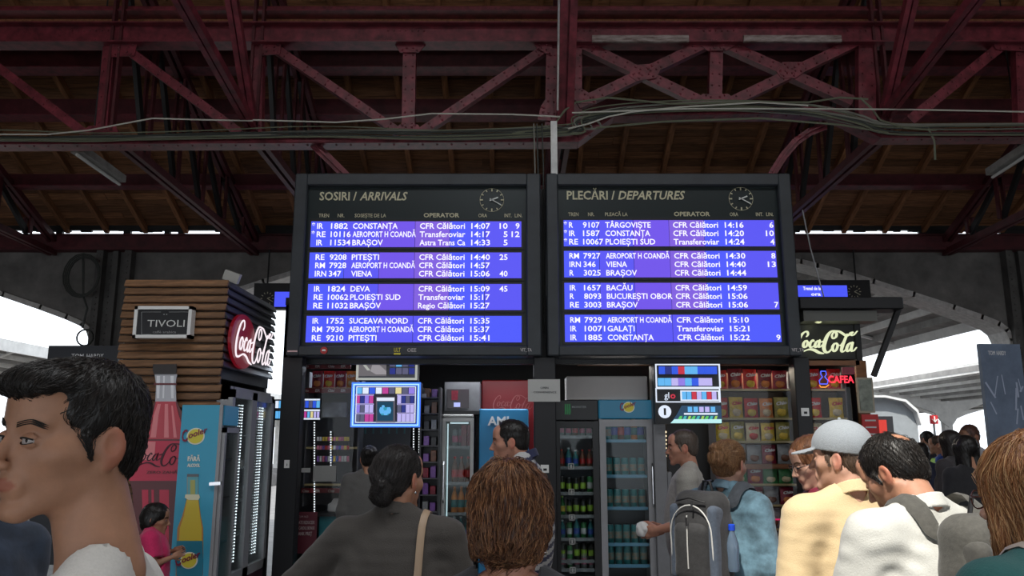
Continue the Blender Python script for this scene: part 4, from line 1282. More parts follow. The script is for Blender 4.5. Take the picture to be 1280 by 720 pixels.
# ------------------------------------------------------------------ shop behind the boards
sx0 = P(345, 600, 8.5).x; sx1 = P(1091, 600, 8.5).x; sz = P(1050, 372, 8.5).z
SY = 8.5
q = MB(m_black)
q.box((sx0, SY + 2.6, 0), (sx1, SY + 2.7, sz)); q.box((sx0, SY + .02, 0), (sx0 + .06, SY + 2.6, sz)); q.box((sx1 - .06, SY, 0), (sx1, SY + 2.6, sz)); q.box((sx0, SY, sz - .08), (sx1, SY + 2.7, sz))
zh = P(1000, 451, SY).z
q.box((sx0, SY + .02, zh + .02), (sx1 - .06, SY + .08, sz))
shop = q.build('wall_shop', kind='structure'); tag(shop, 'black shop box behind the information boards', 'wall')
m_brown = M('brown_frame', (.20, .075, .025), .45, noise=.3, scale=6, stretch=(1, 6, 6))
q = MB(m_brown)
q.box((P(722, 450, SY).x, SY - .03, zh - .05), (sx1 - .05, SY + .02, zh)); q.box((P(1072, 500, SY).x, SY - .03, 0), (P(1085, 500, SY).x, SY + .02, zh))
o = q.build('trim_1'); tag(o, 'brown timber surround of the shop window', 'trim', kind='structure')
# added lamps behind the window header, brightening the shop goods
for px, w_, e_, col in ((430, 1.3, 14, (.75, .85, 1)), (620, 1.0, 12, (.9, .95, 1)), (948, 1.0, 32, (1, .88, .7)), (780, .8, 8, (1, .95, .9))):
    x = P(px, 450, 9.0).x
    tag(MB().box((x - w_ / 2, SY + .38, zh + .03), (x + w_ / 2, SY + .42, zh + .045)).build('shop_fill_strip', M('added_lamp_face', (.9, .9, .85), emit=2)), 'slim added lamp strip hidden inside the shop, %s' % {430: 'over the left shelves', 620: 'over the white fridge', 948: 'over the snack shelves', 780: 'over the black fridge'}[px], 'lamp')
    lamp('shop_fill_light', 'AREA', (x, SY + .40, zh + .02), (math.radians(-6), 0, 0), e_, col, shape='RECTANGLE', size=w_, size_y=.2)

# snack bags
def make_bag(base, band, txtcol, s='Chio', w=.15, h=.205):
    t_ = thing('snack_bag', 'bag', 'snack bag', (0, 0, -50))
    q_ = MB(base); nx, nz = 6, 7
    vs = []; fs = []
    for side in (-1, 1):
        for j in range(nz + 1):
            for i in range(nx + 1):
                u = i / nx; v = j / nz
                d = .03 * (math.sin(PI * u) ** .6) * (math.sin(PI * v) ** .5) if 0 < i < nx and 0 < j < nz else .001
                d += .003 * math.sin(9 * u + 7 * v + side)
                vs.append(((u - .5) * w * (1 - .05 * math.sin(PI * v)), side * d, -50 + v * h))
    N = (nx + 1) * (nz + 1)
    for sd in (0, 1):
        for j in range(nz):
            for i in range(nx):
                a_ = sd * N + j * (nx + 1) + i
                f = (a_, a_ + 1, a_ + nx + 2, a_ + nx + 1)
                fs.append(f if sd == 0 else tuple(reversed(f)))
    q_.raw(vs, fs); q_.build('bag_body', None, t_, smooth=True)
    q_ = MB(band); q_.ball((0, -.018, -50 + h * .32), (w * .33, .018, h * .2), 10, 6); q_.build('bag_picture', None, t_, smooth=True)
    if s:
        q_ = MB(txtcol); q_.text(s, (-w * .36, -.034, -50 + h * .62), Vector((1, 0, .12)).normalized(), (0, 0, 1), w * .72, h * .15, .004, .1, .05)
        q_.build('bag_lettering', None, t_)
    return t_
bagk = {}
for nm, a_, b_, c_, s_ in (('red', 'red', 'yellow', 'white', 'Chio'), ('orange', 'orange', 'cream', 'white', 'Chio'), ('yellow', 'yellow', 'cream', 'red', 'Chio'), ('cream', 'cream', 'red', 'red', 'Chio'), ('olive', 'olive', 'yellow', 'white', 'Chio'), ('wine', 'wine', 'orange', 'white', 'Chio'), ('grey', 'grey', 'brown', 'white', None), ('green', 'green', 'cream', 'white', None)):
    protos['bag_' + nm] = make_bag(m_c[a_], m_c[b_], m_c[c_], s_)
SB = SY + .22
def shelf_unit(name, label, px0, px1, rows, y_, mat, back, wood_row=None, base=0):
    xa, xb = P(px0, 600, SY).x, P(px1, 600, SY).x
    t_ = thing(name, label, 'shelves', ((xa + xb) / 2, y_ + .1, 0))
    q_ = MB(back); q_.box((xa, y_ + .16, base), (xb, y_ + .18, zh - .1)); q_.build('back_panel', None, t_)
    q_ = MB(mat); q_.box((xa - .015, y_ - .08, base), (xa, y_ + .18, zh - .1)); q_.build('side_panel', None, t_)
    q_ = MB(mat); q_.box((xb, y_ - .08, base), (xb + .015, y_ + .18, zh - .1)); q_.build('side_panel', None, t_)
    for i, r_ in enumerate(rows):
        z = P(900, r_, y_ - .08).z
        wd = wood_row == i
        q_ = MB(m_brown if wd else mat); q_.box((xa, y_ - (.12 if wd else .08), z - (.05 if wd else .008)), (xb, y_ + .16, z)); q_.build('shelf', None, t_)
        if not wd:
            q_ = MB(M('shelf_edge', (.32, .26, .12), .4)); q_.box((xa, y_ - .084, z - .01), (xb, y_ - .08, z + .012)); q_.build('shelf_edge', None, t_)
    return t_, xa, xb
rowsC = [487.5, 523.5, 552.5, 580, 606, 632, 662, 700]
unit, ua, ub = shelf_unit('snack_shelves', 'lit snack shelves behind glass between screens and right post', 902, 1001, rowsC, SB, m_in, M('shelf_back', (.10, .06, .035), .6), 3)
unit2, va, vb = shelf_unit('snack_shelves', 'snack shelves at the far right under the red neon word', 1023, 1072, rowsC, SB, m_in, M('shelf_back', (.10, .06, .035), .6), 3)
rr = random.Random(9)
for (xa, xb, who) in ((ua, ub, 'right window'), (va, vb, 'far right window')):
    for ri, py in enumerate(rowsC):
        z = P(900, py, SB - .08).z
        ztop_ = P(900, ([453] + rowsC)[ri], SB - .08).z
        w_ = .142
        n_ = int((xb - xa - .02) / w_)
        for k in range(n_):
            hh = min((ztop_ - z) * .9, .235)
            key = rr.choice([['red', 'orange', 'orange', 'red', 'red', 'wine'], ['orange', 'red', 'olive', 'yellow', 'red'], ['olive', 'yellow', 'cream', 'yellow', 'cream', 'olive'], ['grey', 'wine', 'grey', 'green'], ['green', 'grey', 'wine', 'cream'], ['grey', 'olive', 'green', 'wine'], ['grey', 'olive', 'wine'], ['green', 'red', 'grey']][ri])
            x = xa + .085 + k * (xb - xa - .17) / max(1, n_ - 1)
            put('bag_' + key, (x, SB - .01 + rr.uniform(-.01, .01), z + .001), '%s snack bag, %s from left on %s shelf of the %s' % (key, ORD[k], ORD[ri], who), 'snack bags in the right windows', rr.uniform(-.18, .18), (1.03, 1, hh / .205 * rr.uniform(.9, 1)))
# magenta lit strip
a = P(905, 649, SB - .1); b = P(1000, 649, SB - .1)
o = MB().box((a.x, SB - .13, a.z - .008), (b.x, SB - .115, a.z + .008)).build('magenta_strip', M('magenta', (.6, .02, .12), emit=.8)); tag(o, 'thin magenta light strip across the right shop window', 'light')
o = MB().box((P(988, 583, SB).x, SB - .14, P(0, 586.5, SB).z), (P(998, 583, SB).x, SB - .121, P(0, 581.5, SB).z)).build('red_tag', m_c['red']); tag(o, 'small red tag on the timber shelf of the right window', 'tag')
# window panes
for lab, a_, b_ in (('between the screens and right post', 902, 1001), ('right of the right post', 1023, 1072), ('left, in front of the tobacco shelves', 373, 440)):
    o = MB().box((P(a_, 600, SY).x, SY + .0, .3), (P(b_, 600, SY).x, SY + .008, zh - .06)).build('window_pane', G('shop_glass', (.97, .97, .97), .3)); tag(o, 'glass shop window pane ' + lab, 'window', kind='structure')

# grey pillar right of the fridges
q = MB(M('pillar_grey', (.20, .20, .21), .45, noise=.1)); q.box((P(819, 600, 8.3).x, 8.3, 0), (P(834, 600, 8.3).x, 8.46, zh - .06))
o = q.build('grey_pillar'); tag(o, 'slim grey metal pillar right of the grey fridge', 'pillar', kind='structure')
o = MB().rbox((P(834, 600, 8.3).x, 8.32, 0), (P(841, 600, 8.3).x, 8.42, P(0, 590, 8.3).z), .01).build('pillar_bracket', M('pillar_grey')); tag(o, 'grey bracket plate on the slim pillar', 'bracket', kind='structure')

# ------------------------------------------------------------------ tobacco display screens
EM = {}
def em(name, rgb, e=1.0):
    return M('lit_' + name, rgb, .5, emit=e)
pal = [em('blue', (.03, .10, .75)), em('sky', (.12, .45, .85)), em('navy', (.02, .03, .22)), em('violet', (.28, .20, .75)), em('white', (.75, .82, .95)), em('red', (.55, .03, .06)), em('grey', (.10, .10, .18)), em('lilac', (.50, .45, .85)), em('yellow', (.75, .65, .30)), em('magenta', (.50, .05, .30))]
def packs(par, x0, x1, y0, y1, Y, n_, rnd, choice, gap=.12):
    """row of lit packs between photograph pixels"""
    for k in range(n_):
        a_ = x0 + (x1 - x0) * k / n_; b_ = x0 + (x1 - x0) * (k + 1 - gap) / n_
        p0 = P(a_, y1, Y); p1 = P(b_, y0, Y)
        MB().box((p0.x, Y, p0.z), (p1.x, Y + .02, p1.z)).build('pack', pal[rnd.choice(choice)], par)
def lit_frame(par, x0, y0, x1, y1, Y, w, mat, name='light_frame'):
    a_ = P(x0, y1, Y); b_ = P(x1, y0, Y)
    q_ = MB(mat)
    q_.box((a_.x, Y - .01, a_.z), (b_.x, Y + .01, a_.z + w)); q_.box((a_.x, Y - .01, b_.z - w), (b_.x, Y + .01, b_.z)); q_.box((a_.x, Y - .01, a_.z + w), (a_.x + w, Y + .01, b_.z - w)); q_.box((b_.x - w, Y - .01, a_.z + w), (b_.x, Y + .01, b_.z - w))
    return q_.build(name, None, par)
YS = 8.16
a = P(820, 530, YS); b = P(900, 455, YS)
rr = random.Random(4)
t = thing('tobacco_display', 'stack of lit blue and white tobacco displays beside the grey pillar', 'display', ((a.x + b.x) / 2, YS + .1, a.z))
MB().box((a.x, YS + .03, a.z), (b.x, YS + .16, b.z)).build('case', m_black, t)
lit_frame(t, 820, 455, 899.5, 485, YS, .012, pal[4]); lit_frame(t, 820, 485, 900, 503, YS, .010, pal[4])
packs(t, 824, 897, 458, 467.5, YS + .01, 9, rr, (0, 0, 2, 1, 3, 5, 1)); packs(t, 823, 891, 472.5, 482, YS + .01, 8, rr, (1, 0, 3, 1, 7, 4)); packs(t, 853, 897, 489.5, 499.5, YS + .01, 7, rr, (7, 5, 1, 4, 9), .25)
lit_frame(t, 851, 488, 899, 501, YS + .005, .012, pal[4])
q = MB(em('white', (0, 0, 0))); ptxt(q, 'gl', 830.5, 498, 8, YS + .02, 836.5, 0, .0); q.build('lettering', None, t)
q = MB(em('red', (0, 0, 0))); ptxt(q, 'o', 838, 498, 8, YS + .02, 844.5, 0, .03); q.build('lettering', None, t, label='red round letter')
c0 = P(831.5, 514.5, YS)
q = MB(pal[4]); q.prism([(math.cos(a_) * .065, math.sin(a_) * .065) for a_ in [2 * PI * k / 24 for k in range(24)]], (c0.x, YS + .025, c0.z), (1, 0, 0), (0, 0, 1), .006)
q.use(m_black); q.cbox((c0.x, YS + .016, c0.z), (.022, .004, .07)); q.build('round_emblem', None, t)
flat([(852, 901, 507), (846, 902, 518), (838, 902, 529)], YS + .02, em('dark_teal', (.02, .06, .12)), 'screen_picture', t)
flat([(843, 902, 524), (838, 902, 529)], YS + .012, em('pale_cyan', (.5, .85, .85)), 'screen_edge', t)
for k in range(9):
    x = 847 + k * 5.5
    flat([(x + 3, x + 6, 520), (x - 1 + k % 3, x + 4, 526)], YS + .014, [em('leaf', (.10, .55, .12)), em('aqua', (.05, .45, .45)), em('leaf2', (.35, .6, .1))][k % 3], 'leaf_print', t, .002)
packs(t, 860, 896, 508.5, 515, YS + .012, 5, rr, (5, 7, 1, 9, 3), .3)
flat([(855, 897, 516.2), (855, 897, 518.4)], YS + .010, pal[4], 'caption_strip', t)
# blue neon cabinet on the left
YN = 8.56
a = P(438, 534, YN); b = P(526, 478, YN)
t = thing('neon_framed_display', 'tobacco display framed by bright blue neon tube above the counter', 'display', ((a.x + b.x) / 2, YN + .1, a.z))
MB().box((a.x, YN + .03, a.z), (b.x, YN + .2, b.z)).build('case', M('case_dark', (.03, .03, .06), .4), t)
lit_frame(t, 438, 478, 526, 534, YN, .035, em('neon_blue', (.05, .18, 1.0), 1.6), 'neon_tube')
lit_frame(t, 440, 480, 524, 532, YN - .012, .010, em('neon_core', (.35, .6, 1.0), 1.6), 'neon_core')
lit_frame(t, 444, 483, 520, 528.5, YN + .02, .008, pal[4]); 
for y0, y1 in ((484.5, 492),):
    packs(t, 445, 519, y0, y1, YN + .012, 9, rr, (2, 0, 8, 6, 1, 4, 9, 3))
for y0, y1 in ((494.5, 504), (506, 515.5), (517.5, 527)):
    packs(t, 444.5, 467, y0, y1, YN + .012, 4, rr, (2, 6, 9, 7, 3, 2)); packs(t, 496.5, 518, y0, y1, YN + .012, 4, rr, (7, 3, 2, 7, 6))
    lit_frame(t, 444.5, y0 - 1.6, 467, y0, YN + .01, .004, pal[7], 'shelf_light'); lit_frame(t, 496.5, y0 - 1.6, 518, y0, YN + .01, .004, pal[7], 'shelf_light')
flat([(470, 494, 496), (470, 494, 528)], YN + .01, em('mono', (.10, .09, .12)), 'centre_panel', t); flat([(471, 493, 497), (471, 493, 501)], YN + .004, pal[4], 'centre_title', t)
flat([(471.5, 491.5, 502), (471.5, 491.5, 526)], YN + .004, em('deep_teal', (.005, .05, .10)), 'centre_picture', t)
for k, (x, y, w_, h_, mt) in enumerate(((481, 514, 7, 5, 'glow'), (477, 513, 3, 4, 'w'), (486, 513, 3, 4, 'w'), (482, 516, 3, 3, 'w'), (479, 508, 2, 1.5, 'w'))):
    flat([(x - w_ * .6, x + w_ * .6, y - h_), (x - w_, x + w_, y), (x - w_ * .6, x + w_ * .6, y + h_)], YN - .0 - k * .001, em('cyan_glow', (.03, .30, .45)) if mt == 'glow' else pal[1], 'picture_shape', t, .001)
# white lit cabinet above
a = P(445, 475, YN); b = P(522, 446, YN)
t = thing('lit_display_case', 'white lit display case hanging above the blue neon display', 'display', ((a.x + b.x) / 2, YN + .1, a.z))
MB().box((a.x, YN + .03, a.z), (b.x, YN + .2, b.z)).build('case', M('case_grey', (.12, .12, .12), .4), t)
lit_frame(t, 445, 446, 522, 475, YN, .022, em('soft_white', (.45, .47, .43), .9))
flat([(447, 483, 452), (447, 483, 470)], YN + .012, em('pic_grey', (.14, .13, .14)), 'picture', t); flat([(447, 483, 449), (447, 483, 452)], YN + .012, em('pic_green', (.04, .22, .16)), 'picture_top', t)
flat([(451, 455, 453), (459, 463, 463)], YN + .006, em('soft_white', (0, 0, 0)), 'picture_shape', t, .002); flat([(466, 472, 454), (463, 483, 464), (470, 483, 468)], YN + .006, em('pic_pale', (.30, .28, .30)), 'picture_shape', t, .002)
packs(t, 487, 519, 450.5, 458, YN + .012, 4, rr, (6, 2, 6, 1)); packs(t, 487, 519, 460, 467.5, YN + .012, 4, rr, (6, 2, 6, 6))
# reflections of the lit tobacco displays at far left, built as solid strips
a = P(371, 525, YN); b = P(400, 498, YN)
t = thing('tobacco_reflection', 'solid two-row reflection of the tobacco display at the left post', 'display', ((a.x + b.x) / 2, YN + .05, a.z))
MB().box((a.x, YN + .03, a.z), (b.x, YN + .1, b.z)).build('case', m_black, t)  # dark backing of the solid reflection
flat([(372, 400, 498.5), (372, 400, 500.5)], YN + .012, pal[4], 'light_strip', t); flat([(372, 400, 522.5), (372, 400, 524.5)], YN + .012, pal[4], 'light_strip', t); flat([(372, 400, 511.8), (372, 400, 514)], YN + .012, pal[4], 'light_strip', t)
packs(t, 372, 400, 501, 509.5, YN + .012, 6, rr, (2, 0, 6, 0, 1)); packs(t, 372, 400, 514.5, 522, YN + .012, 7, rr, (7, 1, 8, 3, 9, 4), .3)
a = P(402, 521, YN); b = P(433, 503, YN)
o = MB().box((a.x, YN + .02, a.z), (b.x, YN + .05, b.z)).build('grey_picture', M('dull_picture', (.11, .12, .15), .4, noise=.8, scale=9)); tag(o, 'dull grey picture panel right of the small tobacco reflection', 'picture')
# second reflected strip, also built solid, left of the post, at the kiosk passage
a = P(334, 525, 8.9); b = P(349, 499, 8.9)
t = thing('tobacco_reflection', 'sliver of tobacco display reflection, built solid, left of the left post', 'display', ((a.x + b.x) / 2, 8.95, a.z))
q = MB(m_black); q.box((a.x, 8.93, a.z), (b.x, 9.0, b.z)); q.build('case', None, t)  # dark backing of the solid reflection sliver
MB().box((a.x + .02, 8.95, 0), (a.x + .06, 8.99, a.z)).build('leg', m_black, t)  # added support under the reflection sliver
packs(t, 344, 357, 501, 510, 8.9, 3, rr, (1, 0, 4)); packs(t, 344, 357, 514, 523, 8.9, 3, rr, (7, 4, 1))
# left shelves: snacks on top, tobacco rows, LED dot strips
unit3, la, lb = shelf_unit('snack_shelves', 'dim shelves behind the left window with red edged rails', 374, 440, [486, 560, 606], SY + .3, m_in, M('shelf_back_dark', (.03, .028, .03), .6), None, P(400, 640, SY + .12).z + .05)
rr = random.Random(13)
for py in (457.5, 488, 613.5):
    p0 = P(375, py + 3, SY + .17); p1 = P(438, py - 3, SY + .17)
    rb = MB().box((p0.x, SY + .20, p0.z), (p1.x, SY + .212, p1.z)).build('shelf_rail', M('rail_red', (.16, .006, .01), .4), unit3)
    q = MB(M('rail_lettering', (.5, .42, .38), .5))
    for k in range(4):
        ptxt(q, 'Chio' if k % 2 == 0 else 'ER', 378 + k * 16, py + 1.8, 3.4, SY + .19, 378 + k * 16 + (8 if k % 2 == 0 else 6), .1, .03)
    q.build('rail_lettering', None, rb)
for k in range(4):
    put('bag_' + ['wine', 'red', 'wine', 'orange'][k], (la + .085 + k * .125, SY + .24, P(0, 486, SY + .2).z), '%s snack bag, %s from left on the upper shelf of the left window' % (['wine', 'red', 'wine', 'orange'][k], ORD[k]), 'snack bags in the left window', 0, (.8, .9, .95))
for ri, (y0, y1, ch_) in enumerate(((546, 551, (8, 7, 1, 3)), (557, 562, (5, 7, 9, 3)), (570, 577, (6, 6, 2)))):
    q0 = thing('pack_row', '%s row of small coloured packs on the dim left shelves' % ORD[ri], 'packs', P(410, y1, SY + .2))
    for k in range(12):
        a_ = 396 + k * 3.4
        p0 = P(a_, y1, SY + .2); p1 = P(a_ + 2.8, y0, SY + .2)
        MB().box((p0.x, SY + .20, p0.z), (p1.x, SY + .22, p1.z)).build('pack', m_c[rr.choice(['purple', 'pink', 'white', 'blue', 'red', 'yellow'])], q0)
for px, y0, y1, yy in ((393, 528, 690, SY + .16), (413.5, 540, 600, SY + .17), (517, 533, 566, SY + .3), (524, 530, 566, SY + .3)):
    q = MB(M('led_dot', (.8, .85, .9), emit=1.3))
    y = y0
    while y < y1:
        p0 = P(px, y, yy); q.cbox(p0, (.012, .01, .014)); y += 3.2
    o = q.build('led_strip', None, None, kind='stuff'); tag(o, 'vertical strip of white light dots, %s' % {393: 'left edge of the dim shelves', 413.5: 'middle of the dim shelves', 517: 'left of pair at the rack', 524: 'right of pair at the rack'}[px], 'light strip')
for nm, lab, x0, y0, x1, y1, mt in (('price_label', 'small pale price label under the dim left shelves', 375, 585, 388, 590.5, m_frw), ('paper_note', 'blank grey paper note taped to the left window', 391, 582, 420.5, 602, M('note_grey', (.30, .30, .29), .7))):
    p0 = P(x0, y1, SY - .012); p1 = P(x1, y0, SY - .012)
    o = MB().box((p0.x, SY - .014, p0.z), (p1.x, SY - .008, p1.z)).build(nm, mt); tag(o, lab, 'label' if 'label' in nm else 'note')
p0 = P(366, 692, SY - .03); p1 = P(397, 640, SY - .03)
t = thing('red_poster', 'dark red poster with rows of pale text low in the left window', 'poster', ((p0.x + p1.x) / 2, SY - .03, p0.z))
MB().box((p0.x, SY - .03, p0.z), (p1.x, SY - .02, p1.z)).build('sheet', M('poster_wine', (.10, .008, .02), .5), t)
q = MB(M('poster_ink', (.38, .30, .30), .6))
for s, y in (('TOATE REDUCERI', 655), ('CU CARDUL BONUS', 662), ('BLANK PREȚ', 669)):
    ptxt(q, s, 369, y, 4.2, SY - .034, 393 if len(s) > 10 else 390, 0, .02)
ptxt(q, 'ACUM AICI', 371, 647, 2.5, SY - .034, 385)
q.build('lettering', None, t)
# counter with white terminal
t = thing('counter', 'turquoise fronted shop counter below the blue neon display', 'counter', (P(425, 700, SY).x, SY + .3, 0))
c_a = P(400, 645, SY + .12); c_b = P(500, 645, SY + .12)
MB().box((c_a.x, SY + .1, 0), (c_b.x, SY + .6, c_a.z)).build('front', M('counter_turquoise', (.01, .17, .20), .5), t)
MB().box((c_a.x - .03, SY + .06, c_a.z), (c_b.x + .03, SY + .65, c_a.z + .03)).build('top', m_black, t)
t = thing('till_printer', 'pale grey till printer with blue lid on the counter', 'printer', (P(424, 642, SY + .2).x, SY + .25, c_a.z + .03))
a = P(409, 640, SY + .2); b = P(441, 632, SY + .2)
MB().rbox((a.x, SY + .2, c_a.z + .03), (b.x, SY + .45, c_a.z + .12), .012).build('body', m_frw, t)
MB().hexa([(a.x + .03, SY + .21, c_a.z + .12), (b.x - .13, SY + .21, c_a.z + .12), (b.x - .1, SY + .44, c_a.z + .12), (a.x + .1, SY + .44, c_a.z + .12), (a.x + .05, SY + .25, c_a.z + .17), (b.x - .14, SY + .25, c_a.z + .17), (b.x - .12, SY + .44, c_a.z + .17), (a.x + .12, SY + .44, c_a.z + .17)]).build('paper_lid', m_frw, t)
MB().rbox((b.x - .12, SY + .22, c_a.z + .12), (b.x, SY + .44, c_a.z + .18), .01).build('lid', M('lid_blue', (.15, .28, .45), .4), t)
# dark rack right of the neon cabinet
a = P(523, 600, SY + .2); b = P(549, 600, SY + .2)
t = thing('dark_rack', 'tall dark metal rack between neon display and white fridge', 'rack', ((a.x + b.x) / 2, SY + .35, 0))
zr = P(0, 484, SY + .2).z
q = MB(M('rack_dark', (.03, .03, .035), .4)); q.box((a.x, SY + .45, 0), (b.x, SY + .5, zr)); q.box((a.x, SY + .2, 0), (a.x + .02, SY + .5, zr)); q.box((b.x - .02, SY + .2, 0), (b.x, SY + .5, zr)); q.build('frame', None, t)
rr = random.Random(8)
for k in range(9):
    z = zr - .12 - k * .17
    MB().box((a.x + .02, SY + .2, z), (b.x - .02, SY + .45, z + .012)).build('shelf', m_in, t)
MB().box((P(524, 500, SY + .2).x, SY + .19, P(0, 497, SY + .2).z), (P(533, 500, SY + .2).x, SY + .195, P(0, 492, SY + .2).z)).build('label', m_frw, t)
for k in range(9):
    z = zr - .12 - k * .17
    for j in range(2):
        o = MB(m_c[rr.choice(['grey', 'brown', 'wine', 'purple', 'black'])]).rbox((a.x + .04 + j * .08, SY + .24, z + .012), (a.x + .10 + j * .08, SY + .34, z + .012 + rr.uniform(.08, .13)), .004).build('small_box')
        tag(o, 'small dark carton, %s on the %s shelf of the dark rack' % (['left', 'right'][j], ORD[k]), 'box', 'cartons on the dark rack')
# back area behind counter: dark cooler with tiny teal lights
t = thing('back_shelf', 'dark back shelf with small pale lights behind the counter', 'shelf', (P(470, 600, 10.4).x, 10.5, 0))
a = P(444, 600, 10.4); b = P(512, 600, 10.4)
MB().box((a.x, 10.4, 0), (b.x, 10.6, 2.3)).build('body', M('rack_dark'), t)
for k in range(6):
    x = a.x + .1 + k * .1
    MB().box((x, 10.39, 1.75), (x + .02, 10.4, 2.1)).build('divider', M('teal_dim', (.02, .10, .10), .4), t)
    MB().box((x + .04, 10.385, 2.05), (x + .06, 10.39, 2.07)).build('light_dot', M('led_dot'), t)
# string of warm bulbs near the man in grey white
t = thing('bulb_string', 'short vertical strings of warm glowing bulbs behind the grey pillar', 'lights', P(832, 545, SY + .35))
for px, y0, y1, c_ in ((832, 540, 572, (1, .75, .45)), (827, 545, 560, (1, .4, .25)), (905, 540, 551, (1, .9, .75)), (900, 538, 549, (1, .9, .75))):
    y = y0
    while y < y1:
        p0 = P(px, y, SY + .3); MB().ball(p0, .012, 6, 4).build('bulb', em('warm%d' % int(c_[1] * 100), c_, 2.0), t); y += 5
MB().box((P(836, 600, SY + .5).x, SY + .5, 0), (P(905, 600, SY + .5).x, SY + .52, 2.3)).build('dark_backing', m_black, t)

# ------------------------------------------------------------------ fascia neon, awning and cafe neon on the right
nz = P(1040, 441, SY).z
t = thing('script_sign', 'pale cream glowing script lettering on black fascia at far right', 'neon sign', (P(1040, 430, SY).x, SY - .03, nz))
a = P(997, 443.5, SY - .04); b = P(1077, 443, SY - .04)
q = MB(); script_cola(q, (a.x - .02, SY - .045, a.z), (1, 0, 0), (0, 0, 1), (b.x - a.x) * 1.04, .03, 1.15); q.build('lettering', M('lit_cream', (.80, .85, .55), emit=.95), t)
lamp('fascia_spot', 'POINT', (P(1018, 405, SY).x, SY - .12, P(0, 404, SY).z), (0, 0, 0), .8, (.85, .9, .5), shadow_soft_size=.05)
a = P(1000, 386, 8.15); b = P(1129, 371, 8.15)
t = thing('awning_frame', 'black awning box and bracket projecting right of the shop', 'awning', ((a.x + b.x) / 2, 8.3, a.z))
MB().rbox((a.x, 8.15, a.z), (b.x, 8.45, b.z), .01).build('housing', m_post, t)
MB().box((a.x + .05, 8.2, a.z - .12), (P(1095, 380, 8.2).x, 8.44, a.z - .01)).build('lamp_tray', M('tray_grey', (.10, .10, .09), .4), t)
q = MB(); q.bar(P(1123, 386, 8.3), P(1092, 470, 8.3), .05, .05); q.build('brace', m_post, t)
MB().tube([P(1003, 262, 8.1), P(1013, 310, 8.2), P(1030, 372, 8.3)], .007, 5).build('stay_wire', m_frg, t)
MB().tube([P(1060, 400, 8.3), P(1070, 397, 8.3), P(1082, 398, 8.3), P(1090, 397, 8.3)], .006, 5).build('loose_wire', M('cable_white'), t)
# red neon word with a little pot outline
m_nr = M('neon_red', (1.0, .03, .06), emit=1.7); m_nb = M('neon_blue2', (.08, .12, .9), emit=1.4); m_no = M('neon_orange', (1.0, .35, .05), emit=1.2)
t = thing('neon_word', 'red neon word with a small blue pot outline in the window', 'neon sign', P(1052, 480, SY - .03))
q = MB(m_nr); ptxt(q, 'CAFEA', 1035.5, 478.5, 9, SY - .03, 1067.5, 0, .02); q.build('lettering', None, t)
q = MB(m_c['wine']); p0 = P(1053, 468, SY - .03); p1 = P(1068, 459, SY - .03); q.box((p0.x, SY - .03, p0.z), (p1.x, SY - .022, p1.z)); q.build('red_card', None, t)
for pts, mt in (([(1026, 464), (1032, 464), (1033, 468), (1031, 471), (1035, 476), (1034, 480), (1025, 480), (1024, 476), (1028, 471), (1026, 468), (1026, 464)], m_nb), ([(1024, 481), (1026, 484), (1032, 484), (1036, 481)], m_no)):
    MB().tube([P(x, y, SY - .03) for x, y in pts], .006, 5).build('neon_outline', mt, t)
# menu frame and red panel at the shop corner
a = P(1073, 516, SY - .05); b = P(1090, 472, SY - .05)
t = thing('menu_frame', 'narrow pale framed menu on the right corner of the shop', 'frame', ((a.x + b.x) / 2, SY - .05, a.z))
MB().box((a.x, SY - .06, a.z), (b.x, SY - .04, b.z)).build('frame', M('frame_tan', (.35, .30, .22), .5), t)
MB().box((a.x + .02, SY - .068, a.z + .02), (b.x - .02, SY - .06, b.z - .02)).build('sheet', M('menu_sheet', (.22, .24, .20), .5, noise=.5, scale=10), t)
a = P(1080, 562, SY - .05); b = P(1097, 518, SY - .05)
t = thing('notice_sign', 'red notice panel with pale lines under the framed menu', 'sign', ((a.x + b.x) / 2, SY - .05, a.z))
MB().box((a.x, SY - .06, a.z), (b.x, SY - .04, b.z)).build('panel', M('notice_red', (.45, .02, .02), .5), t)
for k in range(4):
    MB().box((a.x + .03, SY - .064, a.z + .08 + k * .07), (b.x - .03, SY - .06, a.z + .095 + k * .07)).build('text_bar', m_frw, t)

# ------------------------------------------------------------------ small hanging boards behind, posters
def small_board(lab, px0, py0, px1, py1, bx0, by0, bx1, by1, ccx, ccy, Y, lines):
    a_ = P(px0, py1, Y); b_ = P(px1, py0, Y)
    t_ = thing('platform_display', lab, 'board', ((a_.x + b_.x) / 2, Y, a_.z))
    MB().box((a_.x, Y, a_.z), (b_.x, Y + .2, b_.z)).build('case', m_black, t_)
    c_ = P(bx0, by1, Y); d_ = P(bx1, by0, Y)
    s_ = MB().box((c_.x, Y - .02, c_.z), (d_.x, Y - .002, d_.z)).build('blue_screen', m_led[0], t_)
    if lines:
        q_ = MB(m_ledtx)
        for s, x, yb, x1 in lines:
            ptxt(q_, s, x, yb, 4.2, Y - .026, x1, 0, .02)
        q_.build('lettering', None, s_)
    cc = P(ccx, ccy, Y - .01); q_ = MB(m_gold)
    for k in range(12):
        an = k * PI / 6; dd = Vector((math.sin(an), 0, math.cos(an))); q_.bar(cc + dd * .085, cc + dd * .115, .004, .012, up=(dd.cross(Vector((0, 1, 0)))))
    for an, l in ((math.radians(68), .06), (math.radians(120), .09)):
        dd = Vector((math.sin(an), 0, math.cos(an))); q_.bar(cc, cc + dd * l, .004, .012, up=(dd.cross(Vector((0, 1, 0)))))
    q_.build('clock', None, t_)
    for x in (a_.x + .2, b_.x - .2):
        MB().tube([(x, Y + .1, b_.z - .02), (x, Y + .1, ztop + .02)], .015, 6).build('hanger_rod', m_black, t_)
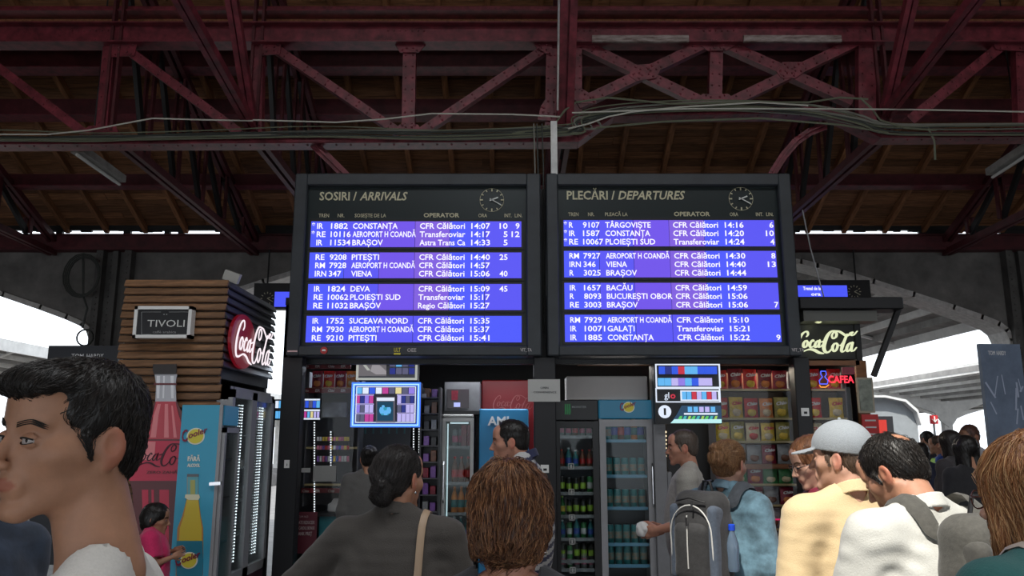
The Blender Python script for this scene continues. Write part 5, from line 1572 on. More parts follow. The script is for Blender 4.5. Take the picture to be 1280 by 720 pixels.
small_board('small blue departure screen with clock behind the right shop corner', 960, 350, 1087, 374, 962, 357, 1058, 371, 1068, 364.5, 13.7, [('Trenul de la', 1004, 362.5, 1026), ('ora', 1014, 369.5, 1026)])
small_board('small blue screen with clock between slatted kiosk and arrivals board', 316, 354, 440, 386, 343, 365, 420, 383.5, 334, 373, 13.7, [])
m_post_b = M('poster_bluegrey', (.17, .22, .31), .35, noise=.45, scale=1.2); m_streak = M('poster_streak', (.42, .47, .60), .4)
def poster(lab, x0, x1, y0, Y, txt, tx0, tx1, ty, mat, rot, streaks, cap=6):
    a_ = P(x0, y0, Y); b_ = P(x1, y0, Y); w_ = b_.x - a_.x; h_ = a_.z - .35
    t_ = thing('poster_stand', lab, 'poster', ((a_.x + b_.x) / 2, Y, 0))
    MB().box((a_.x, Y, .35), (b_.x, Y + .05, a_.z)).build('panel', mat, t_)
    q_ = MB(m_black); q_.box((a_.x + .05, Y - .15, 0), (a_.x + .11, Y + .2, .36)); q_.box((b_.x - .11, Y - .15, 0), (b_.x - .05, Y + .2, .36)); q_.build('foot', None, t_)
    q_ = MB(M('poster_lettering', (.85, .85, .87), .5)); ptxt(q_, txt[0], tx0, ty, cap, Y - .004, tx0 + (tx1 - tx0) * .38, 0, .0); ptxt(q_, txt[1], tx0 + (tx1 - tx0) * .48, ty, cap, Y - .004, tx1, 0, 0.0); q_.build('lettering', None, t_)
    if streaks:
        rs = random.Random(2)
        for k in range(16):
            sx = rs.uniform(.1, .9) * w_; sz = rs.uniform(.25, .8) * h_
            an = rs.uniform(.9, 2.4); l = rs.uniform(.06, .26)
            p_ = Vector((a_.x + sx, Y - .003, .35 + sz)); e_ = p_ + Vector((math.cos(an) * l, 0, math.sin(an) * l))
            e_.x = min(max(e_.x, a_.x + .02), b_.x - .02)
            MB().bar(p_, e_, .003, rs.uniform(.006, .022), up=(e_ - p_).cross(Vector((0, 1, 0)))).build('streak', m_streak, t_)
    t_.rotation_euler = (0, 0, rot)
    return t_
poster('tall blue grey poster stand with pale streaks at right edge', 1222, 1277, 430, 9.3, ('TOM', 'HARDY'), 1234, 1258, 444, m_post_b, .12, True, 5.5)
poster('black poster stand with white lettering left of the slatted kiosk', 61, 149, 432, 9.0, ('TOM', 'HARDY'), 89, 129, 448, M('poster_black', (.012, .013, .02), .4), 0, False, 6)

# ------------------------------------------------------------------ train beyond the arch
YT2 = 23.0
tx1 = P(1148, 540, YT2).x; tx0 = tx1 - 2.9; tz = P(1110, 496, YT2).z
t = thing('passenger_train', 'silver grey train with red door, right of the shop', 'train', ((tx0 + tx1) / 2, YT2 + 10, -1.1))
cxm = (tx0 + tx1) / 2; zb_ = -.4
prof_ = [(-1.45, zb_), (-1.45, tz - .75), (-1.35, tz - .4), (-1.05, tz - .12), (-.5, tz), (.5, tz), (1.05, tz - .12), (1.35, tz - .4), (1.45, tz - .75), (1.45, zb_)]
q = MB(M('train_side', (.35, .38, .41), .35, noise=.08))
q.prism([(p[0], p[1]) for p in prof_], (cxm, YT2 + 24, 0), (1, 0, 0), (0, 0, 1), -.0001) if False else None
vs = [(cxm + a_, YT2, b_) for a_, b_ in prof_] + [(cxm + a_, YT2 + 24, b_) for a_, b_ in prof_]
n_ = len(prof_)
q.raw(vs, [tuple(range(n_)), tuple(reversed(range(n_, 2 * n_)))] + [(i, n_ + i, n_ + (i + 1) % n_, (i + 1) % n_) for i in range(n_)])
q.build('body', None, t)
q = MB(M('train_roof', (.72, .73, .74), .4)); rp = [(-1.47, tz - .75), (-1.38, tz - .38), (-1.07, tz - .09), (-.5, tz + .03), (.5, tz + .03), (1.07, tz - .09), (1.38, tz - .38), (1.47, tz - .75)]
rp2 = [(a_ * .97, b_ - .06) for a_, b_ in rp]
for i in range(len(rp) - 1):
    for (ya, yb_) in ((YT2 - .25, YT2 + 24),):
        (a0, b0), (a1, b1) = rp[i], rp[i + 1]; (c0_, d0), (c1_, d1) = rp2[i], rp2[i + 1]
        q.hexa([(cxm + c0_, ya, d0), (cxm + c1_, ya, d1), (cxm + c1_, yb_, d1), (cxm + c0_, yb_, d0), (cxm + a0, ya, b0), (cxm + a1, ya, b1), (cxm + a1, yb_, b1), (cxm + a0, yb_, b0)])
q.build('roof', None, t)
MB().box((cxm - 1.2, YT2 - .02, zb_), (cxm + .75, YT2 - .005, tz - .55)).build('end_recess', M('train_dark', (.03, .03, .035), .4), t)
MB().box((cxm - 1.0, YT2 - .05, zb_), (cxm + .55, YT2 - .02, tz - .65)).build('end_door', M('train_red', (.55, .04, .03), .4), t)
for x in (-.55, .1):
    MB().box((cxm + x, YT2 - .06, .6), (cxm + x + .22, YT2 - .05, tz - .85)).build('door_window', m_frw, t)
for k in range(8):
    y = YT2 + 2 + k * 2.6
    MB().box((cxm + 1.44, y, 1.0), (cxm + 1.46, y + 1.6, 1.8)).build('side_window', M('train_dark'), t)
q = MB(m_black)
for k in range(4):
    q.lathe([(.45, -.05), (.45, .05)], (cxm, YT2 + 3 + k * 5, -.9), 12)
q.build('wheels', None, t)
# round red platform sign on the first canopy column
c0 = P(1167.5, 524, 19.8)
t = thing('platform_sign', 'small square red platform sign with white arrow on canopy column', 'sign', c0)
a = P(1163, 530, 19.8); b = P(1171.5, 519, 19.8)
MB().box((a.x, 19.78, a.z), (b.x, 19.82, b.z)).build('plate', M('plate_red', (.6, .04, .05), .4), t)
q = MB(m_white); q.bar((c0.x, 19.77, c0.z - .07), (c0.x, 19.77, c0.z + .07), .01, .03, up=(1, 0, 0)); q.bar((c0.x - .06, 19.77, c0.z), (c0.x, 19.77, c0.z - .08), .01, .03, up=(0, 1, 0)); q.bar((c0.x + .06, 19.77, c0.z), (c0.x, 19.77, c0.z - .08), .01, .03, up=(0, 1, 0)); q.build('arrow', None, t)
MB().tube([(c0.x, 19.83, a.z), (c0.x, 19.83, 0)], .03, 6).build('post', m_frg, t)
for k_ in list(protos):
    if k_ not in used:
        for o in list(protos[k_].children) + [protos[k_]]:
            bpy.data.objects.remove(o)
# ------------------------------------------------------------------ distance-field modelling of figures
def smin(a, b, k):
    h = np.clip(.5 + .5 * (b - a) / k, 0, 1)
    return b + (a - b) * h - k * h * (1 - h)
def smax(a, b, k):
    return -smin(-a, -b, k)
def rcone(q, a, b, r1, r2):
    a = np.array(a, np.float32); b = np.array(b, np.float32)
    ba = b - a; d2 = float((ba * ba).sum()) + 1e-9
    px, py, pz = q[0] - a[0], q[1] - a[1], q[2] - a[2]
    h = np.clip((px * ba[0] + py * ba[1] + pz * ba[2]) / d2, 0, 1)
    return np.sqrt((px - h * ba[0]) ** 2 + (py - h * ba[1]) ** 2 + (pz - h * ba[2]) ** 2) - (r1 + (r2 - r1) * h)
def ell(q, c, r):
    x, y, z = q[0] - c[0], q[1] - c[1], q[2] - c[2]
    k0 = np.sqrt((x / r[0]) ** 2 + (y / r[1]) ** 2 + (z / r[2]) ** 2)
    k1 = np.sqrt((x / r[0] ** 2) ** 2 + (y / r[1] ** 2) ** 2 + (z / r[2] ** 2) ** 2) + 1e-6
    return k0 * (k0 - 1) / k1
def rbx(q, c, h, r):
    x = np.abs(q[0] - c[0]) - h[0] + r; y = np.abs(q[1] - c[1]) - h[1] + r; z = np.abs(q[2] - c[2]) - h[2] + r
    return np.sqrt(np.maximum(x, 0) ** 2 + np.maximum(y, 0) ** 2 + np.maximum(z, 0) ** 2) + np.minimum(np.maximum(x, np.maximum(y, z)), 0) - r
_w = np.random.RandomState(5)
WAVES = [(v / np.linalg.norm(v), p) for v, p in zip(_w.normal(size=(10, 3)), _w.uniform(0, 6.28, 10))]
def wav(q, f, n=8, seed=0):
    s = 0
    for i in range(n):
        v, p = WAVES[(i + seed) % 10]
        ff = f * (1 + .35 * i / n * 3)
        s = s + np.sin(ff * (q[0] * v[0] + q[1] * v[1] + q[2] * v[2]) + p + seed)
    return s / n
def polygonise(F, lo, hi, h):
    lo = np.array(lo, np.float32); hi = np.array(hi, np.float32)
    n = np.ceil((hi - lo) / h).astype(int) + 1
    ax = [lo[i] + h * np.arange(n[i], dtype=np.float32) for i in range(3)]
    # coarse pass to find the cells near the surface
    X, Y, Z = np.meshgrid(*ax, indexing='ij')
    V = F((X, Y, Z)).astype(np.float32)
    V[0] = V[-1] = 1; V[:, 0] = V[:, -1] = 1; V[:, :, 0] = V[:, :, -1] = 1
    S = V < 0
    sh = (n[0] - 1, n[1] - 1, n[2] - 1)
    acc = np.zeros(sh + (3,), np.float32); cnt = np.zeros(sh, np.int16)
    def sl(o, a):
        return slice(o, n[a] - 1 + o)
    for a in range(3):
        b, c = [i for i in range(3) if i != a]
        for ob in (0, 1):
            for oc in (0, 1):
                o0 = [0, 0, 0]; o0[b] = ob; o0[c] = oc; o1 = list(o0); o1[a] = 1
                i0 = tuple(sl(o0[i], i) for i in range(3)); i1 = tuple(sl(o1[i], i) for i in range(3))
                m = S[i0] != S[i1]
                v0 = V[i0][m]; v1 = V[i1][m]; t = v0 / (v0 - v1)
                off = np.zeros((t.size, 3), np.float32)
                off[:, a] = t; off[:, b] = ob; off[:, c] = oc
                acc[m] += off; cnt[m] += 1
    act = cnt > 0
    idx = np.full(sh, -1, np.int64); idx[act] = np.arange(act.sum())
    ii = np.argwhere(act).astype(np.float32)
    verts = lo + h * (ii + acc[act] / cnt[act][:, None])
    quads = []
    for a in range(3):
        b, c = [(1, 2), (2, 0), (0, 1)][a]
        s0 = [slice(1, n[i] - 1) for i in range(3)]; s0[a] = slice(0, n[a] - 1)
        s1 = list(s0); s1[a] = slice(1, n[a])
        A = S[tuple(s0)]; B = S[tuple(s1)]
        m = A != B
        pos = np.argwhere(m)
        if not len(pos):
            continue
        off = np.ones(3, int); off[a] = 0
        pos = pos + off
        def g(db, dc):
            p = pos.copy(); p[:, b] -= db; p[:, c] -= dc
            return idx[p[:, 0], p[:, 1], p[:, 2]]
        q4 = np.stack([g(1, 1), g(0, 1), g(0, 0), g(1, 0)], 1)
        fl = A[m]
        q4[~fl] = q4[~fl][:, ::-1]
        quads.append(q4)
    return verts, np.concatenate(quads) if quads else np.zeros((0, 4), int)
def np_mesh(name, verts, quads, mats, smooth=True, col=None, mi=None):
    me = bpy.data.meshes.new(name)
    nv, nf = len(verts), len(quads)
    k = quads.shape[1]
    me.vertices.add(nv); me.vertices.foreach_set('co', np.asarray(verts, np.float32).ravel())
    me.loops.add(nf * k); me.loops.foreach_set('vertex_index', np.asarray(quads, np.int32).ravel())
    me.polygons.add(nf); me.polygons.foreach_set('loop_start', np.arange(0, nf * k, k, dtype=np.int32))
    me.polygons.foreach_set('use_smooth', np.full(nf, smooth))
    for m in mats:
        me.materials.append(m)
    if mi is not None:
        me.polygons.foreach_set('material_index', np.asarray(mi, np.int32))
    me.update(calc_edges=True)
    if col is not None:
        at = me.color_attributes.new('tone', 'FLOAT_COLOR', 'POINT')
        c4 = np.ones((nv, 4), np.float32); c4[:, :3] = col
        at.data.foreach_set('color', c4.ravel())
    me.validate()
    return me
def rotm(yaw, pitch, roll=0):
    """head frame: yaw left positive, pitch forward-down positive, roll to the right positive (radians)"""
    return np.array(Matrix.Rotation(yaw, 3, 'Z') @ Matrix.Rotation(-pitch, 3, 'X') @ Matrix.Rotation(roll, 3, 'Y'), np.float32)

# --- head in its own frame: x right, y forward, z up, eyes near z = 0
def head_F(q, fem=False):
    ax = np.abs(q[0]); qa = (ax, q[1], q[2])
    d = ell(q, (0, -.018, .036), (.0745, .096, .084))
    d = smin(d, ell(q, (0, .022, -.022), (.060, .070, .085)), .03)
    jw = .047 if not fem else .042
    d = smin(d, rcone(qa, (jw, -.008, -.045), (.012, .070, -.100), .018, .014), .028)
    d = smin(d, ell(q, (0, .077, -.102), (.020, .016, .014)), .018)
    d = smin(d, rcone(qa, (.046, .050, -.020), (.056, .018, -.016), .020, .016), .022)
    d = smin(d, rcone(qa, (.0, .083, .026), (.042, .068, .026), .0085, .009), .018)
    d = smin(d, ell(q, (0, .060, .060), (.050, .030, .035)), .03)
    # eye sockets
    d = smax(d, -ell(qa, (.031, .098, .002), (.019, .018, .013)), .014)
    # nose
    n = rcone(q, (0, .086, .014), (0, .108, -.026), .0065, .0095)
    n = smin(n, ell(q, (0, .112, -.031), (.0095, .010, .0085)), .006)
    n = smin(n, ell(qa, (.011, .102, -.035), (.0075, .009, .0065)), .005)
    d = smin(d, n, .010)
    d = smax(d, -ell(qa, (.0065, .108, -.0425), (.0035, .006, .004)), .003)
    # mouth
    d = smin(d, ell(q, (0, .083, -.062), (.028, .013, .022)), .012)
    up = rcone(qa, (0, .0965, -.0575), (.022, .085, -.0615), .0046, .0026)
    lw = rcone(qa, (0, .0945, -.0680), (.018, .086, -.066), .0052, .0028)
    d = smin(d, smin(up, lw, .0015), .004)
    d = smax(d, -rcone(qa, (0, .1010, -.0630), (.023, .089, -.0635), .0016, .0012), .002)
    # eyeball and lids
    d = smin(d, ell(qa, (.031, .0735, .001), (.0145, .0145, .0125)), .004)
    # ears
    e = ell((ax - .079 + .25 * (q[1] + .012) * 1.0, q[1] + .016, q[2] + .008), (0, 0, 0), (.008, .020, .032))
    e = smax(e, -ell((ax - .088 + .25 * (q[1] + .012), q[1] + .012, q[2] + .002), (0, 0, 0), (.007, .011, .018)), .004)
    e = smin(e, ell(qa, (.075, -.010, -.034), (.006, .009, .010)), .006)
    d = smin(d, e, .007)
    return d
def neck_F(p, hc, R, neckbase, r=.054):
    a = hc + R @ np.array([0, -.028, -.045])
    d = rcone(p, a, neckbase, r, r * 1.12)
    # sternomastoid
    for s in (-1, 1):
        b0 = hc + R @ np.array([s * .056, -.025, -.05]); b1 = neckbase + np.array([s * .022, .055, -.02])
        d = smin(d, rcone(p, b0, b1, .014, .011), .02)
    return d
SKINS = {}
def skin(name, rgb):
    return M('skin_' + name, rgb, .48, noise=.10, scale=30, bump=.06, attr='tone', sss=.08, spec=.35)

# --- hand, wrist at the origin, fingers pointing to -z, palm facing +y, thumb at -x
def hand_F(q):
    d = rbx(q, (0, 0, -.048), (.040, .0135, .046), .012)
    d = smin(d, rcone(q, (0, 0, .02), (0, 0, -.03), .026, .026), .02)
    for x, l, w in ((-.031, .072, .0088), (-.0105, .080, .0092), (.0105, .075, .0088), (.030, .058, .0078)):
        a = (x, 0, -.088); b = (x * 1.08, .012, -.088 - l * .48); c = (x * 1.08, .038, -.088 - l * .80)
        f = smin(rcone(q, a, b, w, w * .93), rcone(q, b, c, w * .93, w * .78), .004)
        d = smin(d, f, .006)
    t0 = (-.030, .006, -.022); t1 = (-.060, .020, -.055); t2 = (-.066, .034, -.085)
    d = smin(d, smin(rcone(q, t0, t1, .0145, .0105), rcone(q, t1, t2, .0105, .0085), .004), .010)
    return d
def face_y(x, z, fem=False):
    a = np.array([.03], np.float32); b = np.array([.15], np.float32)
    X_ = np.array([x], np.float32); Z_ = np.array([z], np.float32)
    for _ in range(16):
        m = (a + b) / 2
        if head_F((X_, m, Z_), fem)[0] < 0: a = m
        else: b = m
    return float(a[0])
HV, HQ = polygonise(hand_F, (-.085, -.035, -.18), (.05, .06, .05), .0042)
def shoe_F(q):
    d = smin(ell(q, (0, .06, .035), (.046, .12, .035)), ell(q, (0, -.05, .05), (.038, .05, .05)), .03)
    d = smin(d, rcone(q, (0, -.05, .06), (0, -.045, .10), .042, .045), .02)
    return np.maximum(d, -q[2] + .002)
SV, SQ = polygonise(shoe_F, (-.07, -.13, -.01), (.07, .2, .13), .010)

class Figure:
    def __init__(self, label, x, y, top, heading, skin_mat, head_yaw=0, head_pitch=0, head_roll=0, head_off=(0, 0, 0), fem=False, width=1.0, arms=None, res=.010, group=None, name='person', girth=1.0, headscale=None):
        self.s = s = top / 1.75
        self.hs = (headscale or 1.0) * (.97 if fem else 1.0)
        self.root_loc = Vector((x, y, 0)); self.heading = heading; self.label = label
        self.res = res; self.width = width; self.girth = girth; self.fem = fem; self.skin = skin_mat
        # everything below in metres of the finished figure
        self.hc = np.array([0, .025, 1.75 - .118]) * s + np.array(head_off)
        if headscale:
            self.hc = np.array([0, .02 * s, top - .118 * headscale]) + np.array(head_off)
        self.R = rotm(head_yaw, head_pitch, head_roll)
        self.nb = np.array([0, -.025, 1.475]) * s
        sw = (.185 if not fem else .165) * width
        arms = arms or {}
        d = {}
        for sd, nm in ((-1, 'L'), (1, 'R')):
            sh = np.array([sd * sw, -.015, 1.415]) * s
            el, wr = arms.get(nm, ((sd * (sw + .055), -.04, 1.13), (sd * (sw + .065), .05, .88)))
            d[nm] = (sh, np.array(el) * s, np.array(wr) * s)
        self.arm = d
        self.sw = sw
        self.root = None
        self.build_body(group, name)
    # torso without arms
    def torso(self, q, off=0.0, loose=0.0):
        s, w, g = self.s, self.width, self.girth
        c = lambda a: tuple(k * s for k in a)
        d = ell(q, c((0, -.005, 1.27)), c((.165 * w, .112 * g, .20)))
        d = smin(d, ell(q, c((0, .01 * g, 1.08)), c((.145 * w * g, .112 * g, .17))), .06 * s)
        d = smin(d, ell(q, c((0, 0, .95)), c((.165 * w * g, .125 * g, .14))), .06 * s)
        qa = (np.abs(q[0]), q[1], q[2])
        d = smin(d, rcone(qa, c((0, -.018, 1.40)), c((self.sw * .93, -.018, 1.405)), .066 * s, .056 * s), .05 * s)
        d = smin(d, rcone(qa, c((.03, -.028, 1.50)), c((self.sw * .85, -.02, 1.425)), .040 * s, .040 * s), .045 * s)
        if self.fem:
            d = smin(d, ell(qa, c((.07, .085, 1.27)), c((.058, .05, .06))), .03 * s)
        if loose:
            d = smin(d, ell(q, c((0, 0, 1.12)), c(((.165 + loose) * w * g, (.12 + loose) * g, .34))), .05 * s)
        return d - off
    def arm_F(self, q, nm, upto=2.0, off=0.0):
        sh, el, wr = self.arm[nm]
        s = self.s; f = .92 if self.fem else 1.0
        r = (.053 * s * f, .041 * s * f, .027 * s * f)
        if upto <= 1:
            e = sh + (el - sh) * upto
            return rcone(q, sh, e, r[0] + off, r[0] + (r[1] - r[0]) * upto + off)
        d = rcone(q, sh, el, r[0] + off, r[1] + off)
        e = el + (wr - el) * (upto - 1)
        return smin(d, rcone(q, el, e, r[1] + off, r[1] + (r[2] - r[1]) * (upto - 1) + off), .02 * s)
    def legs_F(self, q, off=0.0, bottom=.09):
        s = self.s
        qa = (np.abs(q[0]), q[1], q[2]); c = lambda a: tuple(k * s for k in a)
        d = rcone(qa, c((.088, 0, .90)), c((.095, .015, .50)), .082 * s + off, .056 * s + off)
        d = smin(d, rcone(qa, c((.095, .015, .50)), c((.10, -.02, bottom)), .056 * s + off, .040 * s + off), .02 * s)
        return d
    def build_body(self, group, name):
        s = self.s; hs = self.hs; R = self.R; hc = self.hc; nb = self.nb
        def Fh(q):
            x, y, z = q[0] - hc[0], q[1] - hc[1], q[2] - hc[2]
            l = tuple((R[0, i] * x + R[1, i] * y + R[2, i] * z) / hs for i in range(3))
            return smin(head_F(l, self.fem) * hs, neck_F(q, hc, R, nb, .054 * hs if not self.fem else .047 * hs), .022)
        r = min(self.res * .55, .0075)
        v, f = polygonise(Fh, hc + np.array([-.125, -.15, -.235]) * max(1, hs), hc + np.array([.125, .15, .14]) * max(1, hs), max(r, .0032))
        l = (v - hc) @ R / hs
        ax_ = np.abs(l[:, 0])
        tone = np.ones((len(v), 3), np.float32) * np.array(self.skin_rgb(), np.float32)
        lip = np.exp(-(np.maximum(0, np.sqrt((ax_ / .024) ** 2 + ((l[:, 2] + .0632) / .0105) ** 2) - .85) * 9) ** 2) * (l[:, 1] > .085)
        tone = tone * (1 - lip[:, None]) + np.array(self.skin_rgb()) * np.array([.86, .58, .58]) * lip[:, None]
        ear = (np.clip((ax_ - .076) / .01, 0, 1) * (l[:, 2] > -.045))[:, None]
        tone = tone * (1 - ear * np.array([0, .25, .25]))
        def Fb(q):
            d = self.torso(q, -.012)
            for nm in 'LR':
                d = smin(d, self.arm_F(q, nm), .03 * s)
            return smin(d, self.legs_F(q, -.006), .03 * s)
        lo = np.array([-.3, -.22, .02]) * s; hi = np.array([.3, .24, 1.56]) * s
        for nm in 'LR':
            for p in self.arm[nm]:
                lo = np.minimum(lo, p - .08 * s); hi = np.maximum(hi, p + .08 * s)
        v2, f2 = polygonise(Fb, lo, hi, self.res * 1.25 if self.res > .008 else .011)
        tone2 = np.ones((len(v2), 3), np.float32) * np.array(self.skin_rgb(), np.float32)
        vs = [v, v2]; fs = [f, f2 + len(v)]; ts = [tone, tone2]; n = len(v) + len(v2)
        for nm, sg in (('L', 1), ('R', -1)):
            sh, el, wr = self.arm[nm]
            dz = (el - wr) / np.linalg.norm(el - wr)           # hand's +z points back up the forearm
            inw = np.array([-sg * -1.0, .15, 0]) if nm == 'L' else np.array([-1.0, .15, 0])
            inw = np.array([1.0, .1, 0]) if nm == 'L' else np.array([-1.0, .1, 0])
            yv = inw - dz * inw.dot(dz); yv /= np.linalg.norm(yv) + 1e-9
            xv = np.cross(yv, dz)
            hv = HV.copy()
            # thumb towards the front of the body
            if xv[1] > 0:
                hv = hv * np.array([-1, 1, 1]); flip = True
            else:
                flip = False
            k = s * (.92 if self.fem else 1.0)
            w = wr + (hv[:, :1] * xv + hv[:, 1:2] * yv + hv[:, 2:3] * dz) * k
            q = HQ if not flip else HQ[:, ::-1]
            vs.append(w); fs.append(q + n); n += len(w)
            ts.append(np.ones((len(w), 3), np.float32) * np.array(self.skin_rgb(), np.float32))
        me = np_mesh(name, np.concatenate(vs), np.concatenate(fs), [self.skin], col=np.concatenate(ts))
        o = bpy.data.objects.new(name, me); COL.objects.link(o)
        o.location = self.root_loc; o.rotation_euler = (0, 0, self.heading)
        tag(o, self.label, 'person', group)
        self.root = o
    def skin_rgb(self):
        return self.skin['rgb3'] if 'rgb3' in self.skin else (.5, .3, .2)
    def part(self, name, F, lo, hi, h, mat, label=None, mats=None, mi_fn=None):
        v, f = polygonise(F, lo, hi, h)
        mi = None
        if mi_fn is not None:
            cen = v[f].mean(1)
            mi = mi_fn(cen)
        me = np_mesh(name, v, f, mats or [mat], mi=mi)
        o = bpy.data.objects.new(name, me); COL.objects.link(o); o.parent = self.root
        if label: o['label'] = label
        return o
    def local(self, q):
        R, hc, hs = self.R, self.hc, self.hs
        x, y, z = q[0] - hc[0], q[1] - hc[1], q[2] - hc[2]
        return tuple((R[0, i] * x + R[1, i] * y + R[2, i] * z) / hs for i in range(3))
    def shirt(self, mat, sleeve=.62, hem=.90, neck=.072, loose=.02, fold=.005, thick=.014, name='shirt', h=None, collar=None, seed=0, sleeve_off=.012, mats=None, mi_fn=None, vneck=0, collar_h=.026):
        s = self.s
        def F(q):
            d = self.torso(q, thick, loose)
            for nm in 'LR':
                d = smin(d, self.arm_F(q, nm, sleeve, thick + sleeve_off), .035 * s)
            # folds: broad waves plus creases that fan from the armpits
            d = d + fold * wav((q[0] * 1.3, q[1], q[2] * .8), 15, 6, seed) * 1.3 + fold * .45 * wav((q[0] * .6, q[1], q[2] * 1.9), 55, 6, seed + 3)
            ap = np.sqrt((np.abs(q[0]) - self.sw * s) ** 2 + (q[2] - 1.30 * s) ** 2)
            d = d + fold * .55 * np.sin(ap * 95 + 5 * wav(q, 9, 4, seed + 1)) * np.exp(-ap * 9)
            d = smax(d, hem * s - q[2] + .01 * wav(q, 12, 4), .006)
            # sleeve cut
            for nm in 'LR':
                sh, el, wr = self.arm[nm]
                if sleeve <= 1:
                    e = sh + (el - sh) * sleeve; t = (el - sh) / np.linalg.norm(el - sh)
                else:
                    e = el + (wr - el) * (sleeve - 1); t = (wr - el) / np.linalg.norm(wr - el)
                along = (q[0] - e[0]) * t[0] + (q[1] - e[1]) * t[1] + (q[2] - e[2]) * t[2]
                near = np.sqrt((q[0] - e[0]) ** 2 + (q[1] - e[1]) ** 2 + (q[2] - e[2]) ** 2)
                cut = np.where(near < .13 * s, along, -1.0)
                d = np.maximum(d, cut)
            nb = self.nb
            d = smax(d, -ell(q, (nb[0], nb[1] + .012 + vneck * .02, nb[2] + .042 - vneck * .02), (neck * s, (neck + .012 + vneck * .03) * s, (.062 + vneck * .06) * s)), .006)
            return d
        lo = np.array([-.33, -.24 * self.girth, hem - .04]) * s; hi = np.array([.33, .27 * self.girth, 1.58]) * s
        for nm in 'LR':
            sh, el, wr = self.arm[nm]
            pts = [sh, el] if sleeve <= 1 else [sh, el, wr]
            for p in pts:
                lo = np.minimum(lo, p - .09 * s); hi = np.maximum(hi, p + .09 * s)
        self.shirtF = F
        o = self.part(name, F, lo, hi, h or self.res, mat, mats=mats, mi_fn=mi_fn)
        if collar is not None:
            nb = self.nb
            def Fc(q):
                x = q[0] - nb[0]; y = q[1] - nb[1] - .010; z = q[2] - nb[2]
                r = np.sqrt(x * x + (y * .92) ** 2)
                zc = .028 * s - y * .45
                rr_ = (neck + .008) * s - (z - zc) * .35
                d = np.maximum(np.abs(r - rr_) - .0045, np.abs(z - zc + (.026 - collar_h) * s) - collar_h * s)
                return d
            self.part('collar', Fc, nb + np.array([-.13, -.13, -.09]) * s, nb + np.array([.13, .15, .13]) * s, .0045 if self.res < .012 else .007, collar)
        return o
    def trousers(self, mat, name='trousers', skirt=False):
        s = self.s
        def F(q):
            d = smin(self.torso(q, .010), self.legs_F(q, .014, .06), .03 * s)
            d = d + .004 * wav(q, 28, 6, 2)
            return np.maximum(np.maximum(d, q[2] - .99 * s), .07 * s - q[2])
        self.part(name, F, np.array([-.28, -.22, .04]) * s, np.array([.28, .24, 1.0]) * s, max(self.res * 1.6, .016), mat)
        me = np_mesh('shoe', SV * s, SQ, [M('shoe_dark', (.03, .03, .035), .5)])
        for sx in (-.10, .10):
            o = bpy.data.objects.new('shoe', me); COL.objects.link(o); o.parent = self.root; o.location = (sx * s, 0, 0)
    def eyes(self, brow=(.03, .02, .015), gaze=(0, 1)):
        mw = M('eye_white', (.36, .32, .30), .25); mi_ = M('eye_iris', (.05, .025, .012), .15); mp = M('eye_pupil', (.004, .004, .004), .1)
        for sx in (-1, 1):
            q = MB(mw); c = (sx * .031, .0790, .001)
            q.ball(c, (.0124, .0116, .0116), 14, 10)
            q.use(mi_); q.ball((sx * .031 + .0062 * gaze[0], .079 + .0062 * gaze[1], .0012), (.0058, .0058, .0058), 12, 8)
            q.use(mp); q.ball((sx * .031 + .0096 * gaze[0], .079 + .0096 * gaze[1], .0012), (.0028, .0028, .0028), 10, 6)
            self.headpart(q, 'eye')
            q = MB(self.skin)
            def lid(z0, z1, nm_):
                # curved lid band over the eyeball
                vs = []; fs = []; n = 9
                for i in range(n):
                    u = -1 + 2 * i / (n - 1)
                    for j in range(4):
                        v_ = j / 3
                        zz = (z0 + (z1 - z0) * v_) * (1 - .55 * u * u)
                        yy = math.sqrt(max(.0130 ** 2 - zz * zz - (u * .0118) ** 2, 1e-7))
                        vs.append((sx * .031 + u * .0155, .0785 + yy, .001 + zz))
                for i in range(n - 1):
                    for j in range(3):
                        a = i * 4 + j; fs.append((a, a + 1, a + 5, a + 4) if sx * 1 > -2 else (a, a + 4, a + 5, a + 1))
                q.raw(vs, fs)
            lid(.0046, .0130, 'u'); lid(-.0052, -.0130, 'l')
            q.use(M('lash', (.012, .008, .006), .7))
            for zz_, wd in ((.0046, .0013), (-.0052, .0006)):
                pts = []
                for i in range(9):
                    u = -1 + i / 4; zc_ = zz_ * (1 - .55 * u * u)
                    pts.append((sx * .031 + u * .0150, .0788 + math.sqrt(max(.0133 ** 2 - zc_ * zc_ - (u * .0118) ** 2, 1e-7)), .001 + zc_))
                q.tube(pts, wd, 5)
            self.headpart(q, 'eyelid', tone=True)
            q = MB(M('brow_%02d%02d%02d' % tuple(int(k * 99) for k in brow), brow, .8))
            for k in range(26):
                u = k / 25
                x = .014 + u * .036; z = .0225 + .006 * math.sin(u * 2.2) - .004 * max(0, u - .6) * 3
                y = face_y(x, z, self.fem) - .0015
                for jj in range(3):
                    b = Vector((sx * x, y + .0015, z - .003 + jj * .0028))
                    e = b + Vector((sx * .0085, -.004 * u, .0025 - .004 * u))
                    q.tube([b, (b + e) / 2 + Vector((0, .0012, .0005)), e], [.0009, .0008, .0002], 3)
            self.headpart(q, 'eyebrow')
    def headpart(self, mb, name, tone=False, mat=None):
        Rm = Matrix([list(map(float, r)) for r in self.R])
        mb.v = [tuple(Rm @ (Vector(v) * self.hs) + Vector(self.hc)) for v in mb.v]
        me = bpy.data.meshes.new(name)
        me.from_pydata(mb.v, [], mb.f)
        for m in mb.mats:
            me.materials.append(m)
        me.polygons.foreach_set('material_index', mb.mi); me.polygons.foreach_set('use_smooth', [True] * len(mb.f))
        if tone:
            at = me.color_attributes.new('tone', 'FLOAT_COLOR', 'POINT')
            at.data.foreach_set('color', list(tuple(self.skin_rgb()) + (1,)) * len(mb.v))
        me.update()
